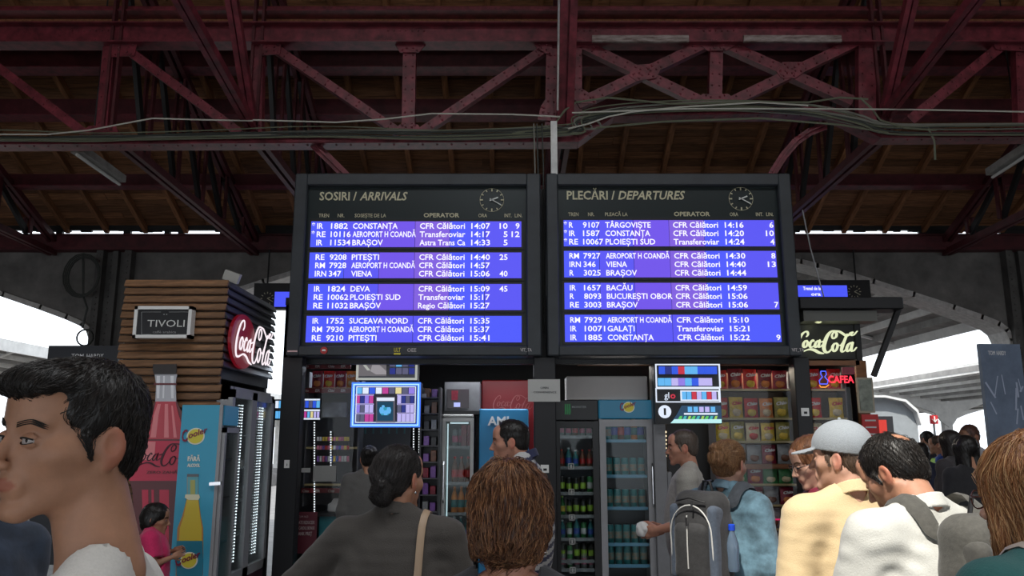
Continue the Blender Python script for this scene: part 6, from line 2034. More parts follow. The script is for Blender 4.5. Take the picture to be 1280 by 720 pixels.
        o = bpy.data.objects.new(name, me); COL.objects.link(o); o.parent = self.root
        return o
    def hair(self, kind, mats, h=.005, strands=0, length=.05, crown=(0, -.05, .12), thick=.0007, lift=.004, flow='crown', extra=None, seed=1, groove=.0022, target=None, lo=None, hi=None, steps=7):
        """hair volume in the head frame plus fine strands laid along it"""
        Rm, hc, hs = self.R, self.hc, self.hs
        def L(l):
            x, y, z = l
            ax_ = np.abs(x)
            n1 = wav(l, 38, 7, seed) * .004
            if kind in ('short', 'balding', 'capped'):
                d = ell(l, (0, -.019, .040), (.0805, .099, .0875))
                d = smin(d, ell(l, (0, -.055, -.02), (.062, .052, .055)), .03)
                pl = .67 * y - .743 * z - .010
                d = smax(d, pl + n1 * .8, .006)
                # sideburns and space round the ear
                d = smin(d, rcone((ax_, y, z), (.070, .022, .010), (.0735, .012, -.022), .008, .004), .006)
                d = smax(d, -ell((ax_, y, z), (.088, -.014, -.012), (.022, .026, .036)), .006)
                d = smax(d, -.072 - z, .012)
                if kind == 'balding':
                    d = smax(d, -ell(l, (.0, -.104, .092), (.034, .030, .036)), .012)
            elif kind == 'fullback':          # short layered hair covering the whole back of the head
                d = ell(l, (0, -.018, .040), (.089, .108, .0935))
                d = smin(d, ell(l, (0, -.052, -.03), (.076, .070, .075)), .04)
                d = smin(d, rcone((ax_, y, z), (.070, -.005, .0), (.060, -.035, -.085), .022, .012), .03)
                d = smax(d, .62 * y - .70 * z - .030 + n1, .006)
                d = smax(d, ell(l, (0, .14, -.06), (.075, .075, .1)) * -1, .01)
                d = smax(d, -.118 - z + .012 * np.cos(x * 30), .016)
                d = d + .006 * wav(l, 55, 7, 3)
            elif kind == 'pulled':            # pulled back close to the skull
                d = ell(l, (0, -.020, .040), (.0815, .103, .0895))
                d = smin(d, ell(l, (0, -.055, -.02), (.064, .055, .055)), .03)
                d = smax(d, .67 * y - .743 * z - .012 + n1 * .5, .006)
                d = smax(d, -ell((ax_, y, z), (.090, -.012, -.014), (.022, .022, .034)), .006)
                d = smax(d, -.082 - z, .014)
            elif kind in ('long', 'bob'):
                bot = -.20 if kind == 'bob' else -.36
                d = ell(l, (0, -.018, .040), (.089, .110, .093))
                fr = .02 if kind == 'long' else .035
                c_ = rcone((ax_, y, z), (.045, -.035, .02), (.055, -.055, bot), .055, .040 if kind == 'long' else .052)
                d = smin(d, c_, .04)
                d = smin(d, rcone((ax_, y, z), (.070, fr, .03), (.080, fr - .01, bot * .85), .020, .018), .03)
                d = smax(d, -ell(l, (0, .095, -.045), (.066, .075, .115)), .01)
                d = smax(d, .62 * y - .70 * z - .035, .01) if kind == 'none' else d
                d = smax(d, -(z - bot) + n1 * 3, .012)
            if extra is not None:
                d = smin(d, extra(l), .018)
            th = np.arctan2(x, y + .06 - z * .3)
            r_ = np.sqrt(x * x + (y + .05) ** 2)
            if kind in ('long', 'bob'):
                g = np.sin(th * 26 + 2.5 * wav(l, 14, 4, seed)) * .6 + np.sin(th * 61 + 3 * wav(l, 22, 4, seed + 2)) * .4
            else:
                g = np.sin(th * 34 + 3.5 * wav(l, 20, 4, seed)) * .5 + wav((x * 1.5, y * 1.5, z * .8), 120, 6, seed) * 1.0
            return d + groove * g + n1 * .5
        def F(q):
            return L(self.local(q)) * hs
        lo_ = np.array(lo or (-.125, -.19, -.15 if kind not in ('long', 'bob') else (-.24 if kind == 'bob' else -.40))); hi_ = np.array(hi or (.125, .115, .155))
        v, f = polygonise(lambda q: L(q), lo_, hi_, h / hs)
        w = (v * hs) @ Rm.T + hc
        me = np_mesh('hair', w, f, [mats[0]])
        o = bpy.data.objects.new('hair', me); COL.objects.link(o); o.parent = self.root
        if strands:
            rs = np.random.RandomState(seed)
            st = v[rs.randint(0, len(v), strands)].astype(np.float32)
            def grad(p):
                e = .0015
                base = L((p[:, 0], p[:, 1], p[:, 2]))
                g = np.stack([L((p[:, 0] + e, p[:, 1], p[:, 2])), L((p[:, 0], p[:, 1] + e, p[:, 2])), L((p[:, 0], p[:, 1], p[:, 2] + e))], 1) - base[:, None]
                g /= np.linalg.norm(g, axis=1, keepdims=True) + 1e-9
                return base, g
            pts = [st]; p = st.copy()
            ln = length * rs.uniform(.5, 1.3, strands)
            wob = rs.normal(size=(strands, 3)) * .22
            lf = rs.uniform(-.0015, lift, strands)
            crw = np.array(crown, np.float32)
            for k in range(steps - 1):
                b, g = grad(p)
                if flow == 'crown':
                    fl_ = p - crw
                    fl_ = fl_ / (np.linalg.norm(fl_, axis=1, keepdims=True) + 1e-6) + np.array([0, 0, -.35])
                elif flow == 'target':
                    fl_ = np.array(target) - p
                    fl_ = fl_ / (np.linalg.norm(fl_, axis=1, keepdims=True) + 1e-6)
                else:
                    fl_ = np.tile(np.array([0., -.12, -1.]), (len(p), 1)) + np.where(p[:, 2:3] > .05, (p - crw) * 8, 0)
                fl_ = fl_ + wob + rs.normal(size=p.shape) * .10
                fl_ = fl_ - g * (fl_ * g).sum(1, keepdims=True)
                fl_ /= np.linalg.norm(fl_, axis=1, keepdims=True) + 1e-6
                p = p + fl_ * (ln / (steps - 1))[:, None]
                b, g = grad(p)
                p = p - g * (b - lf * math.sin(PI * (k + 1) / steps * .8))[:, None]
                pts.append(p.copy())
            Pn = np.stack(pts, 1)                       # strands, steps, 3
            tg = np.gradient(Pn, axis=1); tg /= np.linalg.norm(tg, axis=2, keepdims=True) + 1e-9
            up = np.tile(np.array([.3, .2, 1.]), (strands, steps, 1)); a = np.cross(tg, up); a /= np.linalg.norm(a, axis=2, keepdims=True) + 1e-9
            b = np.cross(tg, a)
            rad = thick * np.array([.6] + [1.0] * (steps - 3) + [.7, .15])[None, :, None] * rs.uniform(.6, 1.4, strands)[:, None, None]
            ring = [Pn + rad * (a * math.cos(t) + b * math.sin(t)) for t in (0, 2.094, 4.189)]
            V3 = np.stack(ring, 2).reshape(-1, 3)        # strands*steps*3
            base = (np.arange(strands)[:, None, None] * steps + np.arange(steps - 1)[None, :, None]) * 3 + np.arange(3)[None, None, :]
            nx = (np.arange(strands)[:, None, None] * steps + np.arange(steps - 1)[None, :, None]) * 3 + (np.arange(3)[None, None, :] + 1) % 3
            qd = np.stack([base, nx, nx + 3, base + 3], -1).reshape(-1, 4)
            mi = np.repeat(rs.randint(0, len(mats), strands), (steps - 1) * 3)
            W = (V3 * hs) @ Rm.T + hc
            me = np_mesh('hair_strands', W, qd, mats, mi=mi)
            o2 = bpy.data.objects.new('hair_strands', me); COL.objects.link(o2); o2.parent = o; o2['kind'] = 'stuff'
        self.hairF = F
        return o
    def world(self, p):
        return self.root_loc + Matrix.Rotation(self.heading, 3, 'Z') @ Vector([float(k) for k in p])
    def ribbon(self, path, width, thick, F, lift=.006, n=26):
        """points pulled on to a distance field, then a flat strap along them (figure's own frame)"""
        pts = []
        m = len(path)
        P_ = [np.array(p, float) * self.s for p in path]
        for i in range(m - 1):
            p0 = P_[max(i - 1, 0)]; p1 = P_[i]; p2 = P_[i + 1]; p3 = P_[min(i + 2, m - 1)]
            for j in range(n // (m - 1)):
                t = j / (n // (m - 1))
                pts.append(.5 * ((2 * p1) + (p2 - p0) * t + (2 * p0 - 5 * p1 + 4 * p2 - p3) * t * t + (3 * p1 - p0 - 3 * p2 + p3) * t ** 3))
        pts.append(P_[-1])
        p = np.array(pts)
        def gr(p):
            e = .004
            f0 = F((p[:, 0], p[:, 1], p[:, 2]))
            g = np.stack([F((p[:, 0] + e, p[:, 1], p[:, 2])), F((p[:, 0], p[:, 1] + e, p[:, 2])), F((p[:, 0], p[:, 1], p[:, 2] + e))], 1) - f0[:, None]
            g /= np.linalg.norm(g, axis=1, keepdims=True) + 1e-9
            return f0, g
        for _ in range(4):
            f0, g = gr(p); p = p - g * np.clip(f0 - lift, -.05, .05)[:, None]
        for _ in range(2):
            p[1:-1] = (p[:-2] + p[1:-1] * 2 + p[2:]) / 4
            f0, g = gr(p); p = p + g * np.clip(lift - f0, 0, .05)[:, None]
        f0, g = gr(p)
        tg = np.gradient(p, axis=0); tg /= np.linalg.norm(tg, axis=1, keepdims=True) + 1e-9
        sd = np.cross(tg, g); sd /= np.linalg.norm(sd, axis=1, keepdims=True) + 1e-9
        g = np.cross(sd, tg)
        vs = []
        for a, b in ((-1, 0), (-.5, 1.0), (.5, 1.0), (1, 0), (.5, -.6), (-.5, -.6)):
            vs.append(p + sd * a * width / 2 + g * b * thick)
        vs = np.stack(vs, 1)
        N = len(p); out = MB()
        fs = []
        for i in range(N - 1):
            for k in range(6):
                fs.append((i * 6 + k, i * 6 + (k + 1) % 6, (i + 1) * 6 + (k + 1) % 6, (i + 1) * 6 + k))
        fs += [tuple(reversed(range(6))), tuple(range((N - 1) * 6, N * 6))]
        out.raw([tuple(v) for v in vs.reshape(-1, 3)], fs)
        return out
    def attach(self, mb, name, mat=None, label=None, smooth=True):
        me = bpy.data.meshes.new(name); me.from_pydata(mb.v, [], mb.f)
        for m in ([mat] if mat else mb.mats):
            me.materials.append(m)
        if not mat: me.polygons.foreach_set('material_index', mb.mi)
        if smooth: me.polygons.foreach_set('use_smooth', [True] * len(mb.f))
        me.update()
        o = bpy.data.objects.new(name, me); COL.objects.link(o); o.parent = self.root
        if label: o['label'] = label
        return o
def mk_skin(name, rgb):
    m = skin(name, rgb); m['rgb3'] = rgb
    return m
def carried(fig, name, label, cat, parts, group=None):
    """a thing carried by a figure: its own top-level Empty, sharing the figure's frame"""
    t = bpy.data.objects.new(name, None); COL.objects.link(t); t.location = fig.root_loc; t.rotation_euler = (0, 0, fig.heading)
    tag(t, label, cat, group)
    for nm, me, mats in parts:
        o = bpy.data.objects.new(nm, me); COL.objects.link(o); o.parent = t
    return t
# ------------------------------------------------------------------ the people
def fab(name, rgb=(.5, .5, .5), noise=.12, scale=120, rough=.85, bump=.25, stretch=(1, 1, 1)):
    return M('cloth_' + name, rgb, rough, noise=noise, scale=scale, bump=bump, sheen=.15, stretch=stretch)
def hmat(name, rgb=(.1, .06, .04), rough=.38):
    return M('hair_' + name, rgb, rough, noise=.35, scale=60, stretch=(1, 1, .15), bump=.3, spec=.4)
sk_tan = mk_skin('tan', (.40, .205, .125)); sk_fair = mk_skin('fair', (.56, .32, .23)); sk_warm = mk_skin('warm', (.48, .24, .15)); sk_ruddy = mk_skin('ruddy', (.52, .25, .17)); sk_brown = mk_skin('brown', (.26, .13, .08))
H_black = [hmat('black', (.012, .010, .009)), hmat('black_b', (.03, .024, .02)), hmat('black_c', (.018, .014, .012))]
H_brown = [hmat('brown', (.085, .034, .017)), hmat('brown_b', (.26, .11, .05)), hmat('brown_c', (.14, .055, .025)), hmat('brown_d', (.38, .19, .09))]
H_auburn = [hmat('auburn', (.32, .13, .05)), hmat('auburn_b', (.60, .31, .14)), hmat('auburn_c', (.40, .17, .065)), hmat('auburn_d', (.72, .42, .20))]
H_dark = [hmat('dark', (.022, .018, .017)), hmat('dark_b', (.07, .062, .06)), hmat('dark_c', (.035, .03, .028))]
H_blond = [hmat('blond', (.26, .13, .06)), hmat('blond_b', (.55, .33, .17)), hmat('blond_c', (.40, .21, .10))]
m_denim_dk = fab('dark_denim', (.035, .045, .065)); m_trous = fab('dark_trousers', (.03, .03, .035))
def at_px(px, Y, off=(0, 0)):
    return P(px, 560, Y).x + off[0], Y + off[1]
R_ = math.radians

# 1 young man passing in front, left
x, y = at_px(122, 1.31)
f = Figure('young man with short black hair and white T-shirt, closest at left edge', x, y, 1.715, R_(104), sk_tan, head_yaw=R_(46), head_pitch=R_(1), head_roll=R_(-3), res=.0075, headscale=1.03, head_off=(0, .02, .060))
f.shirt(fab('white_tee', (.62, .60, .56), .06, 200), .55, .88, .066, .015, .0035, .010, name='t_shirt')
f.trousers(m_denim_dk); f.eyes((.02, .014, .01), (-.55, .83))
f.hair('short', H_black, .0035, 5200, .030, crown=(0, -.075, .10), thick=.00055, lift=.004, extra=lambda l: smin(ell(l, (0, .045, .088), (.063, .054, .028)), ell(l, (.0, .082, .078), (.052, .020, .017)), .02), seed=3, groove=.0015)

# 2 woman in dark grey shirt
x, y = at_px(499, 3.0)
f = Figure('woman in dark grey shirt with black hair gathered low, hand on hip', x, y, 1.625, R_(-8), sk_warm, head_yaw=R_(-22), head_pitch=R_(2), fem=True, width=1.22, girth=1.15, res=.008,
           arms={'L': ((-.445, -.06, 1.17), (-.24, .06, .98)), 'R': ((.30, -.04, 1.13), (.30, .04, .88))})
f.shirt(fab('charcoal_shirt', (.062, .054, .047), .10, 220), 1.9, .80, .050, .03, .0055, .012, name='shirt', collar=fab('charcoal_shirt'), seed=4)
f.trousers(m_trous)
def bun(l):
    a = ell(l, (0, -.092, .020), (.060, .040, .070))
    b = ell(l, (.004, -.108, -.050), (.047, .038, .050))
    t = smin(rcone(l, (-.038, -.112, .03), (.020, -.132, -.02), .019, .017), rcone(l, (.020, -.132, -.02), (-.022, -.130, -.062), .017, .015), .006)
    return smin(smin(a, b, .008), t, .004)
f.hair('pulled', H_dark, .0045, 3800, .075, crown=(0, .03, .14), thick=.0007, lift=.003, extra=bun, seed=5, flow='target', target=(0, -.12, -.05))
e = MB(m_chrome); e.ball((-.083, -.012, -.048), .006, 8, 6); e.ball((.083, -.012, -.048), .006, 8, 6); f.headpart(e, 'earring')
st = f.ribbon([(.10, -.16, 1.0), (.115, -.15, 1.2), (.118, -.11, 1.38), (.115, -.03, 1.50), (.12, .07, 1.40), (.14, .12, 1.2), (.2, .12, 1.0)], .026, .003, f.shirtF)
t = carried(f, 'shoulder_bag', 'small beige bag on a pale tan strap worn by the woman in dark grey', 'bag', [])
def addp(t_, mb, name, mat, label=None):
    me = bpy.data.meshes.new(name); me.from_pydata(mb.v, [], mb.f)
    for m in ([mat] if mat else mb.mats): me.materials.append(m)
    if not mat: me.polygons.foreach_set('material_index', mb.mi)
    me.polygons.foreach_set('use_smooth', [True] * len(mb.f)); me.update()
    try: me.set_sharp_from_angle(angle=R_(50))
    except Exception: pass
    o = bpy.data.objects.new(name, me); COL.objects.link(o); o.parent = t_
    if label: o['label'] = label
    return o
m_tan = M('strap_tan', (.42, .30, .20), .5)
addp(t, st, 'strap', m_tan)
q = MB(); q.rbox((.16, -.04, .76), (.40, .10, .94), .03); 
q.v = [(a * f.s + .04, b * f.s, c * f.s) for a, b, c in q.v]; addp(t, q, 'bag_body', m_tan)

# 3 brown short hair woman in the middle
x, y = at_px(638, 1.75)
f = Figure('woman with short layered auburn brown hair, back to us at centre', x, y, 1.605, R_(-6), sk_ruddy, head_yaw=R_(-6), head_pitch=R_(4), fem=True, width=1.1, girth=1.1, res=.008, headscale=.96)
f.shirt(fab('black_top', (.03, .03, .035)), .7, .85, .080, .02, .004, .010, name='top', vneck=1)
f.trousers(m_trous)
f.hair('fullback', H_brown, .0038, 9000, .050, crown=(0, -.045, .135), thick=.00075, lift=.006, seed=8, groove=.0045)
e = MB(m_chrome)
for s_ in (-1, 1):
    e.ball((s_ * .080, -.012, -.052), .005, 8, 6); e.ball((s_ * .080, -.012, -.062), .0042, 8, 6); e.ball((s_ * .080, -.012, -.074), .006, 8, 6)
f.headpart(e, 'earring')

# 4 woman with backpack and denim jacket
x, y = at_px(908, 4.2)
f = Figure('woman in pale blue denim jacket with blond hair pinned up', x, y, 1.645, R_(-48), sk_fair, head_yaw=R_(4), head_pitch=R_(6), fem=True, width=1.12, res=.009,
           arms={'R': ((.245, -.03, 1.12), (.20, .20, 1.02)), 'L': ((-.235, -.02, 1.12), (-.18, .2, 1.02))})
f.shirt(fab('denim_jacket', (.13, .24, .31), .45, 14), 1.85, .86, .060, .02, .0065, .014, name='denim_jacket', collar=fab('denim_collar', (.15, .25, .32), .3, 14), seed=2, h=.009)
f.trousers(m_trous)
f.hair('pulled', H_blond, .0045, 3000, .06, crown=(0, .03, .14), thick=.0008, lift=.007, extra=lambda l: smin(ell(l, (0, -.134, .022), (.044, .040, .048)), ell(l, (-.012, -.138, .074), (.024, .022, .024)), .008), seed=9, flow='target', target=(0, -.12, .05), groove=.004)
def backpack(fig, label, mats, piping=None, yo=-.235, zc=1.20, hw=.15, hh=.235, tilt=0):
    s = fig.s
    t_ = carried(fig, 'backpack', label, 'backpack', [])
    def Fb_(q):
        q = (q[0] / s, q[1] / s, q[2] / s)
        d = rbx(q, (0, yo, zc), (hw, .085, hh), .07)
        d = smin(d, rbx(q, (0, yo - .01, zc - .05), (hw * .98, .095, hh * .75), .06), .03)
        return (d + .0035 * wav(q, 30, 6, 3)) * s
    def mk(nm, F_, lo, hi, h, mat):
        v, ff = polygonise(F_, np.array(lo) * s, np.array(hi) * s, h)
        me = np_mesh(nm, v, ff, [mat]); o = bpy.data.objects.new(nm, me); COL.objects.link(o); o.parent = t_
        return o
    mk('pack_body', Fb_, (-hw - .05, yo - .15, zc - hh - .04), (hw + .05, yo + .13, zc + hh + .04), .009, mats[0])
    def Fp_(q):
        q = (q[0] / s, q[1] / s, q[2] / s)
        return (rbx(q, (0, yo - .085, zc - .065), (hw * .72, .050, hh * .62), .045) + .003 * wav(q, 34, 6, 1)) * s
    mk('front_pocket', Fp_, (-hw, yo - .17, zc - hh - .04), (hw, yo, zc + hh), .008, mats[1])
    def Fs_(q):
        q = (np.abs(q[0]) / s, q[1] / s, q[2] / s)
        return (rbx(q, (hw * .80, yo - .045, zc - .02), (.028, .06, hh * .80), .026)) * s
    mk('side_panel', Fs_, (-hw - .03, yo - .14, zc - hh - .03), (hw + .03, yo + .06, zc + hh + .03), .009, mats[2])
    if piping:
        q_ = MB(piping)
        pts = [(-hw * .86, yo - .095, zc - hh * .7)] + [(-hw * .86 * math.cos(a), yo - .108, zc + .02 + hh * .62 * math.sin(a)) for a in [PI * k / 14 for k in range(15)]] + [(hw * .86, yo - .095, zc - hh * .7)]
        q_.tube([Vector(p_) * s for p_ in pts], .0035, 6)
        q_.tube([Vector((0, yo - .136, zc + hh * .50)) * s, Vector((.0, yo - .14, zc - hh * .1)) * s, Vector((0, yo - .138, zc - hh * .6)) * s], .003, 6)
        addp(t_, q_, 'piping', None)
    q_ = MB(M('zip_dark', (.015, .015, .017), .4))
    q_.tube([Vector((-hw * .6, yo - .10, zc + hh * .78)) * s, Vector((0, yo - .112, zc + hh * .86)) * s, Vector((hw * .6, yo - .10, zc + hh * .78)) * s], .004, 5)
    q_.tube([Vector((.02, yo - .118, zc + hh * .80)) * s, Vector((.022, yo - .125, zc + hh * .62)) * s], .005, 5)
    q_.tube([Vector((.0, yo - .14, zc + hh * .46)) * s, Vector((.004, yo - .146, zc + hh * .28)) * s], .005, 5)
    q_.tube([Vector((-.035, yo + .05, zc + hh - .01)) * s, Vector((-.02, yo + .05, zc + hh + .045)) * s, Vector((.02, yo + .05, zc + hh + .045)) * s, Vector((.035, yo + .05, zc + hh - .01)) * s], .007, 6)
    addp(t_, q_, 'zips_and_loop', None)
    for sx in (-1, 1):
        rb = fig.ribbon([(sx * .085, -.14, zc + hh * .78), (sx * .095, -.09, 1.44), (sx * .10, -.02, 1.50), (sx * .105, .08, 1.41), (sx * .12, .13, 1.26), (sx * .15, .11, 1.12), (sx * .18, .0, 1.04), (sx * .13, -.13, 1.0)], .062, .009, fig.shirtF, lift=.016, n=35)
        addp(t_, rb, 'shoulder_strap', mats[3])
    return t_
m_pk1 = fab('pack_black', (.028, .028, .03), .2, 60); m_pk2 = fab('pack_slate', (.065, .085, .12), .2, 60)
t = backpack(f, 'black and slate blue backpack with white piping on the denim jacket woman', [m_pk1, m_pk1, m_pk2, fab('strap_slate', (.055, .065, .08), .2, 60)], M('piping_white', (.62, .62, .60), .5), yo=-.25, zc=1.27, hw=.145)
q = MB(); c0 = (.165 * f.s, -.24 * f.s, 1.12 * f.s)
tb = carried(f, 'water_bottle', 'clear water bottle with bright blue cap in the backpack side pocket', 'bottle', [])
q = MB(M('bottle_blue_clear', (.25, .35, .48), .15, trans=.6)); q.lathe([(.026, 0), (.030, .02), (.028, .06), (.031, .10), (.028, .13), (.013, .175), (.013, .19)], c0, 14); addp(tb, q, 'bottle_body', None)
q = MB(M('cap_blue', (.01, .06, .55), .4)); q.lathe([(.016, .185), (.016, .21), (.012, .213)], c0, 12); addp(tb, q, 'bottle_cap', None)

# 5 man at the kiosk
x, y = at_px(857, 5.75)
f = Figure('man in pale grey T-shirt at the kiosk, face in profile to the left', x, y, 1.725, R_(74), sk_ruddy, head_yaw=R_(8), head_pitch=R_(4), res=.012, width=1.05, arms={'L': ((-.23, .0, 1.13), (-.20, .20, 1.08)), 'R': ((.23, -.02, 1.12), (.2, .2, 1.05))})
f.shirt(fab('pale_grey_tee', (.40, .38, .34)), .6, .86, .068, .03, .006, .012, name='t_shirt', seed=7)
f.trousers(m_trous); f.eyes((.08, .05, .03)); f.hair('short', [hmat('cropped', (.10, .075, .06))], .005, 1500, .02, thick=.0006, seed=4, groove=.001)
w = f.world((-.19 * f.s, .30 * f.s, 1.08 * f.s))
t = thing('crumpled_receipt', 'crumpled white paper held by the man in pale grey T-shirt', 'paper', w)
q = MB(); q.v = []; 
v_, q_ = polygonise(lambda q: ell(q, (0, 0, 0), (.05, .03, .055)) + .012 * wav(q, 90, 6, 2), (-.08, -.06, -.08), (.08, .06, .08), .009)
me = np_mesh('paper', v_, q_, [m_white], smooth=False); o = bpy.data.objects.new('paper', me); COL.objects.link(o); o.parent = t

# 6 man with the cap and beige polo
x, y = at_px(1053, 3.1)
f = Figure('man in beige polo shirt and grey baseball cap, sunlit back', x, y, 1.70, R_(12), sk_fair, head_yaw=R_(38), head_pitch=R_(2), res=.008, width=1.04, girth=1.05, arms={'L': ((-.262, -.03, 1.13), (-.27, .04, .88)), 'R': ((.262, -.03, 1.13), (.27, .04, .88))})
f.shirt(fab('beige_polo', (.68, .52, .30), .05, 220), .86, .80, .066, .03, .0042, .014, name='polo_shirt', collar=fab('beige_polo'), seed=6, sleeve_off=.020)
f.trousers(fab('khaki', (.12, .10, .07)))
f.hair('capped', [hmat('greybrown', (.10, .065, .045)), hmat('greybrown_b', (.20, .14, .10))], .0045, 1800, .022, thick=.0007, seed=6, groove=.001)
m_cap = fab('cap_grey', (.30, .33, .36), .08, 200)
def cap_F(l):
    d = ell(l, (0, -.016, .050), (.091, .113, .098))
    th = np.arctan2(l[0], l[1] + .014)
    d = d + .0012 * np.exp(-(np.abs(np.sin(th * 3)) * 14) ** 2)
    pl = .16 * l[1] - l[2] + .028
    d = np.maximum(d, pl)
    d = np.maximum(d, -ell(l, (0, -.11, .040), (.028, .05, .026)))
    br = np.maximum(ell(l, (0, .105, .040), (.072, .075, .5)), np.abs(l[2] - .044 + .35 * l[0] ** 2 / .072 * .5 + (l[1] - .09) * .22) - .004)
    br = np.maximum(br, .03 - l[1])
    return smin(d, br, .006)
Rm, hc, hs = f.R, f.hc, f.hs
v_, q_ = polygonise(cap_F, (-.11, -.14, .0), (.11, .20, .15), .0035)
me = np_mesh('cap', (v_ * hs) @ Rm.T + hc, q_, [m_cap]); o = bpy.data.objects.new('baseball_cap', me); COL.objects.link(o); o.parent = f.root; o['label'] = 'grey baseball cap'
q = MB(m_cap); q.ball((0, -.016, .149), .007, 8, 5); q.bar((-.03, -.121, .018), (.03, -.121, .018), .004, .016); f.headpart(q, 'cap_button')

# 7 woman with glasses behind him
x, y = at_px(1020, 3.95)
f = Figure('woman with glasses and copper hair looking down left, maroon scarf', x, y, 1.665, R_(84), sk_fair, head_yaw=R_(6), head_pitch=R_(20), fem=True, res=.011)
f.shirt(fab('maroon_top', (.16, .01, .03)), 1.8, .82, .060, .02, .005, .012, name='top', collar=fab('maroon_scarf', (.22, .012, .04)))
f.trousers(m_trous); f.eyes((.15, .08, .04))
f.hair('fullback', [hmat('copper', (.24, .10, .045)), hmat('copper_b', (.36, .18, .09))], .005, 1800, .045, thick=.0008, seed=12)
def glasses(fig, col=(.01, .01, .012)):
    q_ = MB(M('spectacle_%d' % int(col[0] * 1000), col, .3))
    for sx in (-1, 1):
        pts = [(sx * (.031 + .024 * math.cos(a)), .103 - .004 * abs(math.cos(a)), .000 + .018 * math.sin(a)) for a in [2 * PI * k / 14 for k in range(15)]]
        q_.tube(pts, .0016, 5); q_.tube([(sx * .055, .099, .006), (sx * .073, .085, .006), (sx * .082, .0, .003), (sx * .082, -.025, -.012)], .0018, 5)
    q_.tube([(-.008, .105, .004), (0, .108, .006), (.008, .105, .004)], .0016, 5)
    fig.headpart(q_, 'glasses')
glasses(f)

# 8 balding man leaning, white shirt, grey backpack
hx, hy = at_px(1112, 2.65)
hd = R_(15)
x = hx + math.sin(hd) * .105; y = hy - math.cos(hd) * .105
f = Figure('black haired man with thinning crown in white shirt, leaning forward', x, y, 1.69, hd, sk_warm, head_yaw=R_(22), head_pitch=R_(32), head_off=(0, .075, -.030), res=.008, width=1.05, girth=1.12, arms={'L': ((-.25, .04, 1.12), (-.20, .25, 1.0)), 'R': ((.25, .05, 1.12), (.2, .25, 1.0))})
f.shirt(fab('white_shirt', (.60, .60, .56), .05, 200), .80, .82, .056, .035, .007, .016, name='shirt', collar=fab('white_shirt'), seed=9, sleeve_off=.018)
f.trousers(m_trous)
f.hair('balding', H_black, .004, 3800, .032, crown=(0, -.075, .10), thick=.0007, lift=.005, seed=14, groove=.0015)
tbp = backpack(f, 'dark grey backpack on the white shirt of the leaning man', [fab('pack_grey', (.085, .082, .072), .2, 60), fab('pack_grey2', (.075, .072, .064), .2, 60), fab('pack_grey2'), fab('pack_grey')], None, yo=-.25, zc=1.27, hw=.165)
tbp.location = tbp.location + Matrix.Rotation(f.heading, 3, 'Z') @ Vector((.035, 0, 0))
t = carried(f, 'carabiner_tangle', 'small dark metal clips and keys hanging on the grey backpack', 'keys', [])
q = MB(M('clip_metal', (.08, .08, .08), .3, metal=1))
for k in range(4):
    c0 = Vector((-.05 + .03 * k, -.41, 1.33 - .012 * k)) * f.s
    q.tube([c0 + Vector((math.cos(a) * .018, .004 * k, math.sin(a) * .026)) for a in [2 * PI * j / 10 for j in range(11)]], .003, 5)
addp(t, q, 'clips', None)

# 9 auburn woman at the right edge
x, y = at_px(1312, 1.52)
f = Figure('woman with auburn shoulder-length hair and teal top, close at right edge', x, y, 1.705, R_(22), sk_fair, head_yaw=R_(6), head_pitch=R_(4), fem=True, res=.008, width=1.25, head_off=(0, .01, -.045))
f.shirt(fab('teal_top', (.012, .11, .105), .06, 200), .8, .82, .075, .02, .004, .010, name='top', seed=3)
f.trousers(m_trous)
f.hair('bob', H_auburn, .004, 9000, .13, crown=(0, -.03, .14), thick=.0008, lift=.006, flow='down', seed=18, groove=.004, steps=9, lo=(-.15, -.18, -.27), hi=(.15, .125, .155))
glasses(f, (.10, .03, .02))
st = f.ribbon([(-.10, -.14, 1.15), (-.11, -.10, 1.38), (-.112, -.02, 1.48), (-.115, .08, 1.38), (-.13, .12, 1.15)], .018, .003, f.shirtF, lift=.004)
t = carried(f, 'handbag', 'cream strap handbag of the auburn haired woman', 'bag', [])
addp(t, st, 'strap', M('strap_cream', (.5, .42, .36), .5))
q = MB(); q.rbox((-.40, -.12, .74), (-.25, .16, .98), .03); q.v = [(a * f.s, b * f.s, c * f.s) for a, b, c in q.v]; addp(t, q, 'bag_body', M('strap_cream'))

# 10 customer at the counter
x, y = at_px(462, 7.6)
f = Figure('customer in grey top at the counter under the neon display', x, y, 1.60, 0, sk_warm, fem=True, res=.014, width=1.15)
f.shirt(fab('grey_top', (.11, .105, .10)), 1.7, .82, .062, .02, .005, .012, name='top', seed=1)
f.trousers(m_trous); f.hair('pulled', H_black, .007, 600, .05, thick=.001, seed=2, extra=lambda l: ell(l, (0, -.11, .06), (.04, .035, .04)))

# 11 man in striped polo
x, y = at_px(649, 4.7)
f = Figure('man in white and navy striped polo, profile to the left at centre', x, y, 1.81, R_(80), sk_ruddy, head_yaw=R_(8), head_pitch=R_(5), head_off=(0, .03, -.04), res=.010, width=1.08, girth=1.2)
m_w1 = fab('stripe_white', (.50, .50, .50)); m_n1 = fab('stripe_navy', (.018, .022, .07))
def stripes(c):
    z = c[:, 2] + .25 * np.abs(c[:, 0]) ** 1.0 * .9
    return (((z / .052) % 1.0) < .48).astype(np.int32)
f.shirt(None, .8, .82, .068, .03, .005, .014, name='polo_shirt', mats=[m_w1, m_n1], mi_fn=stripes, collar=m_n1, seed=8, h=.008)
f.trousers(m_trous); f.eyes((.03, .02, .015)); f.hair('short', H_black, .005, 1800, .025, thick=.0007, seed=4, groove=.001)

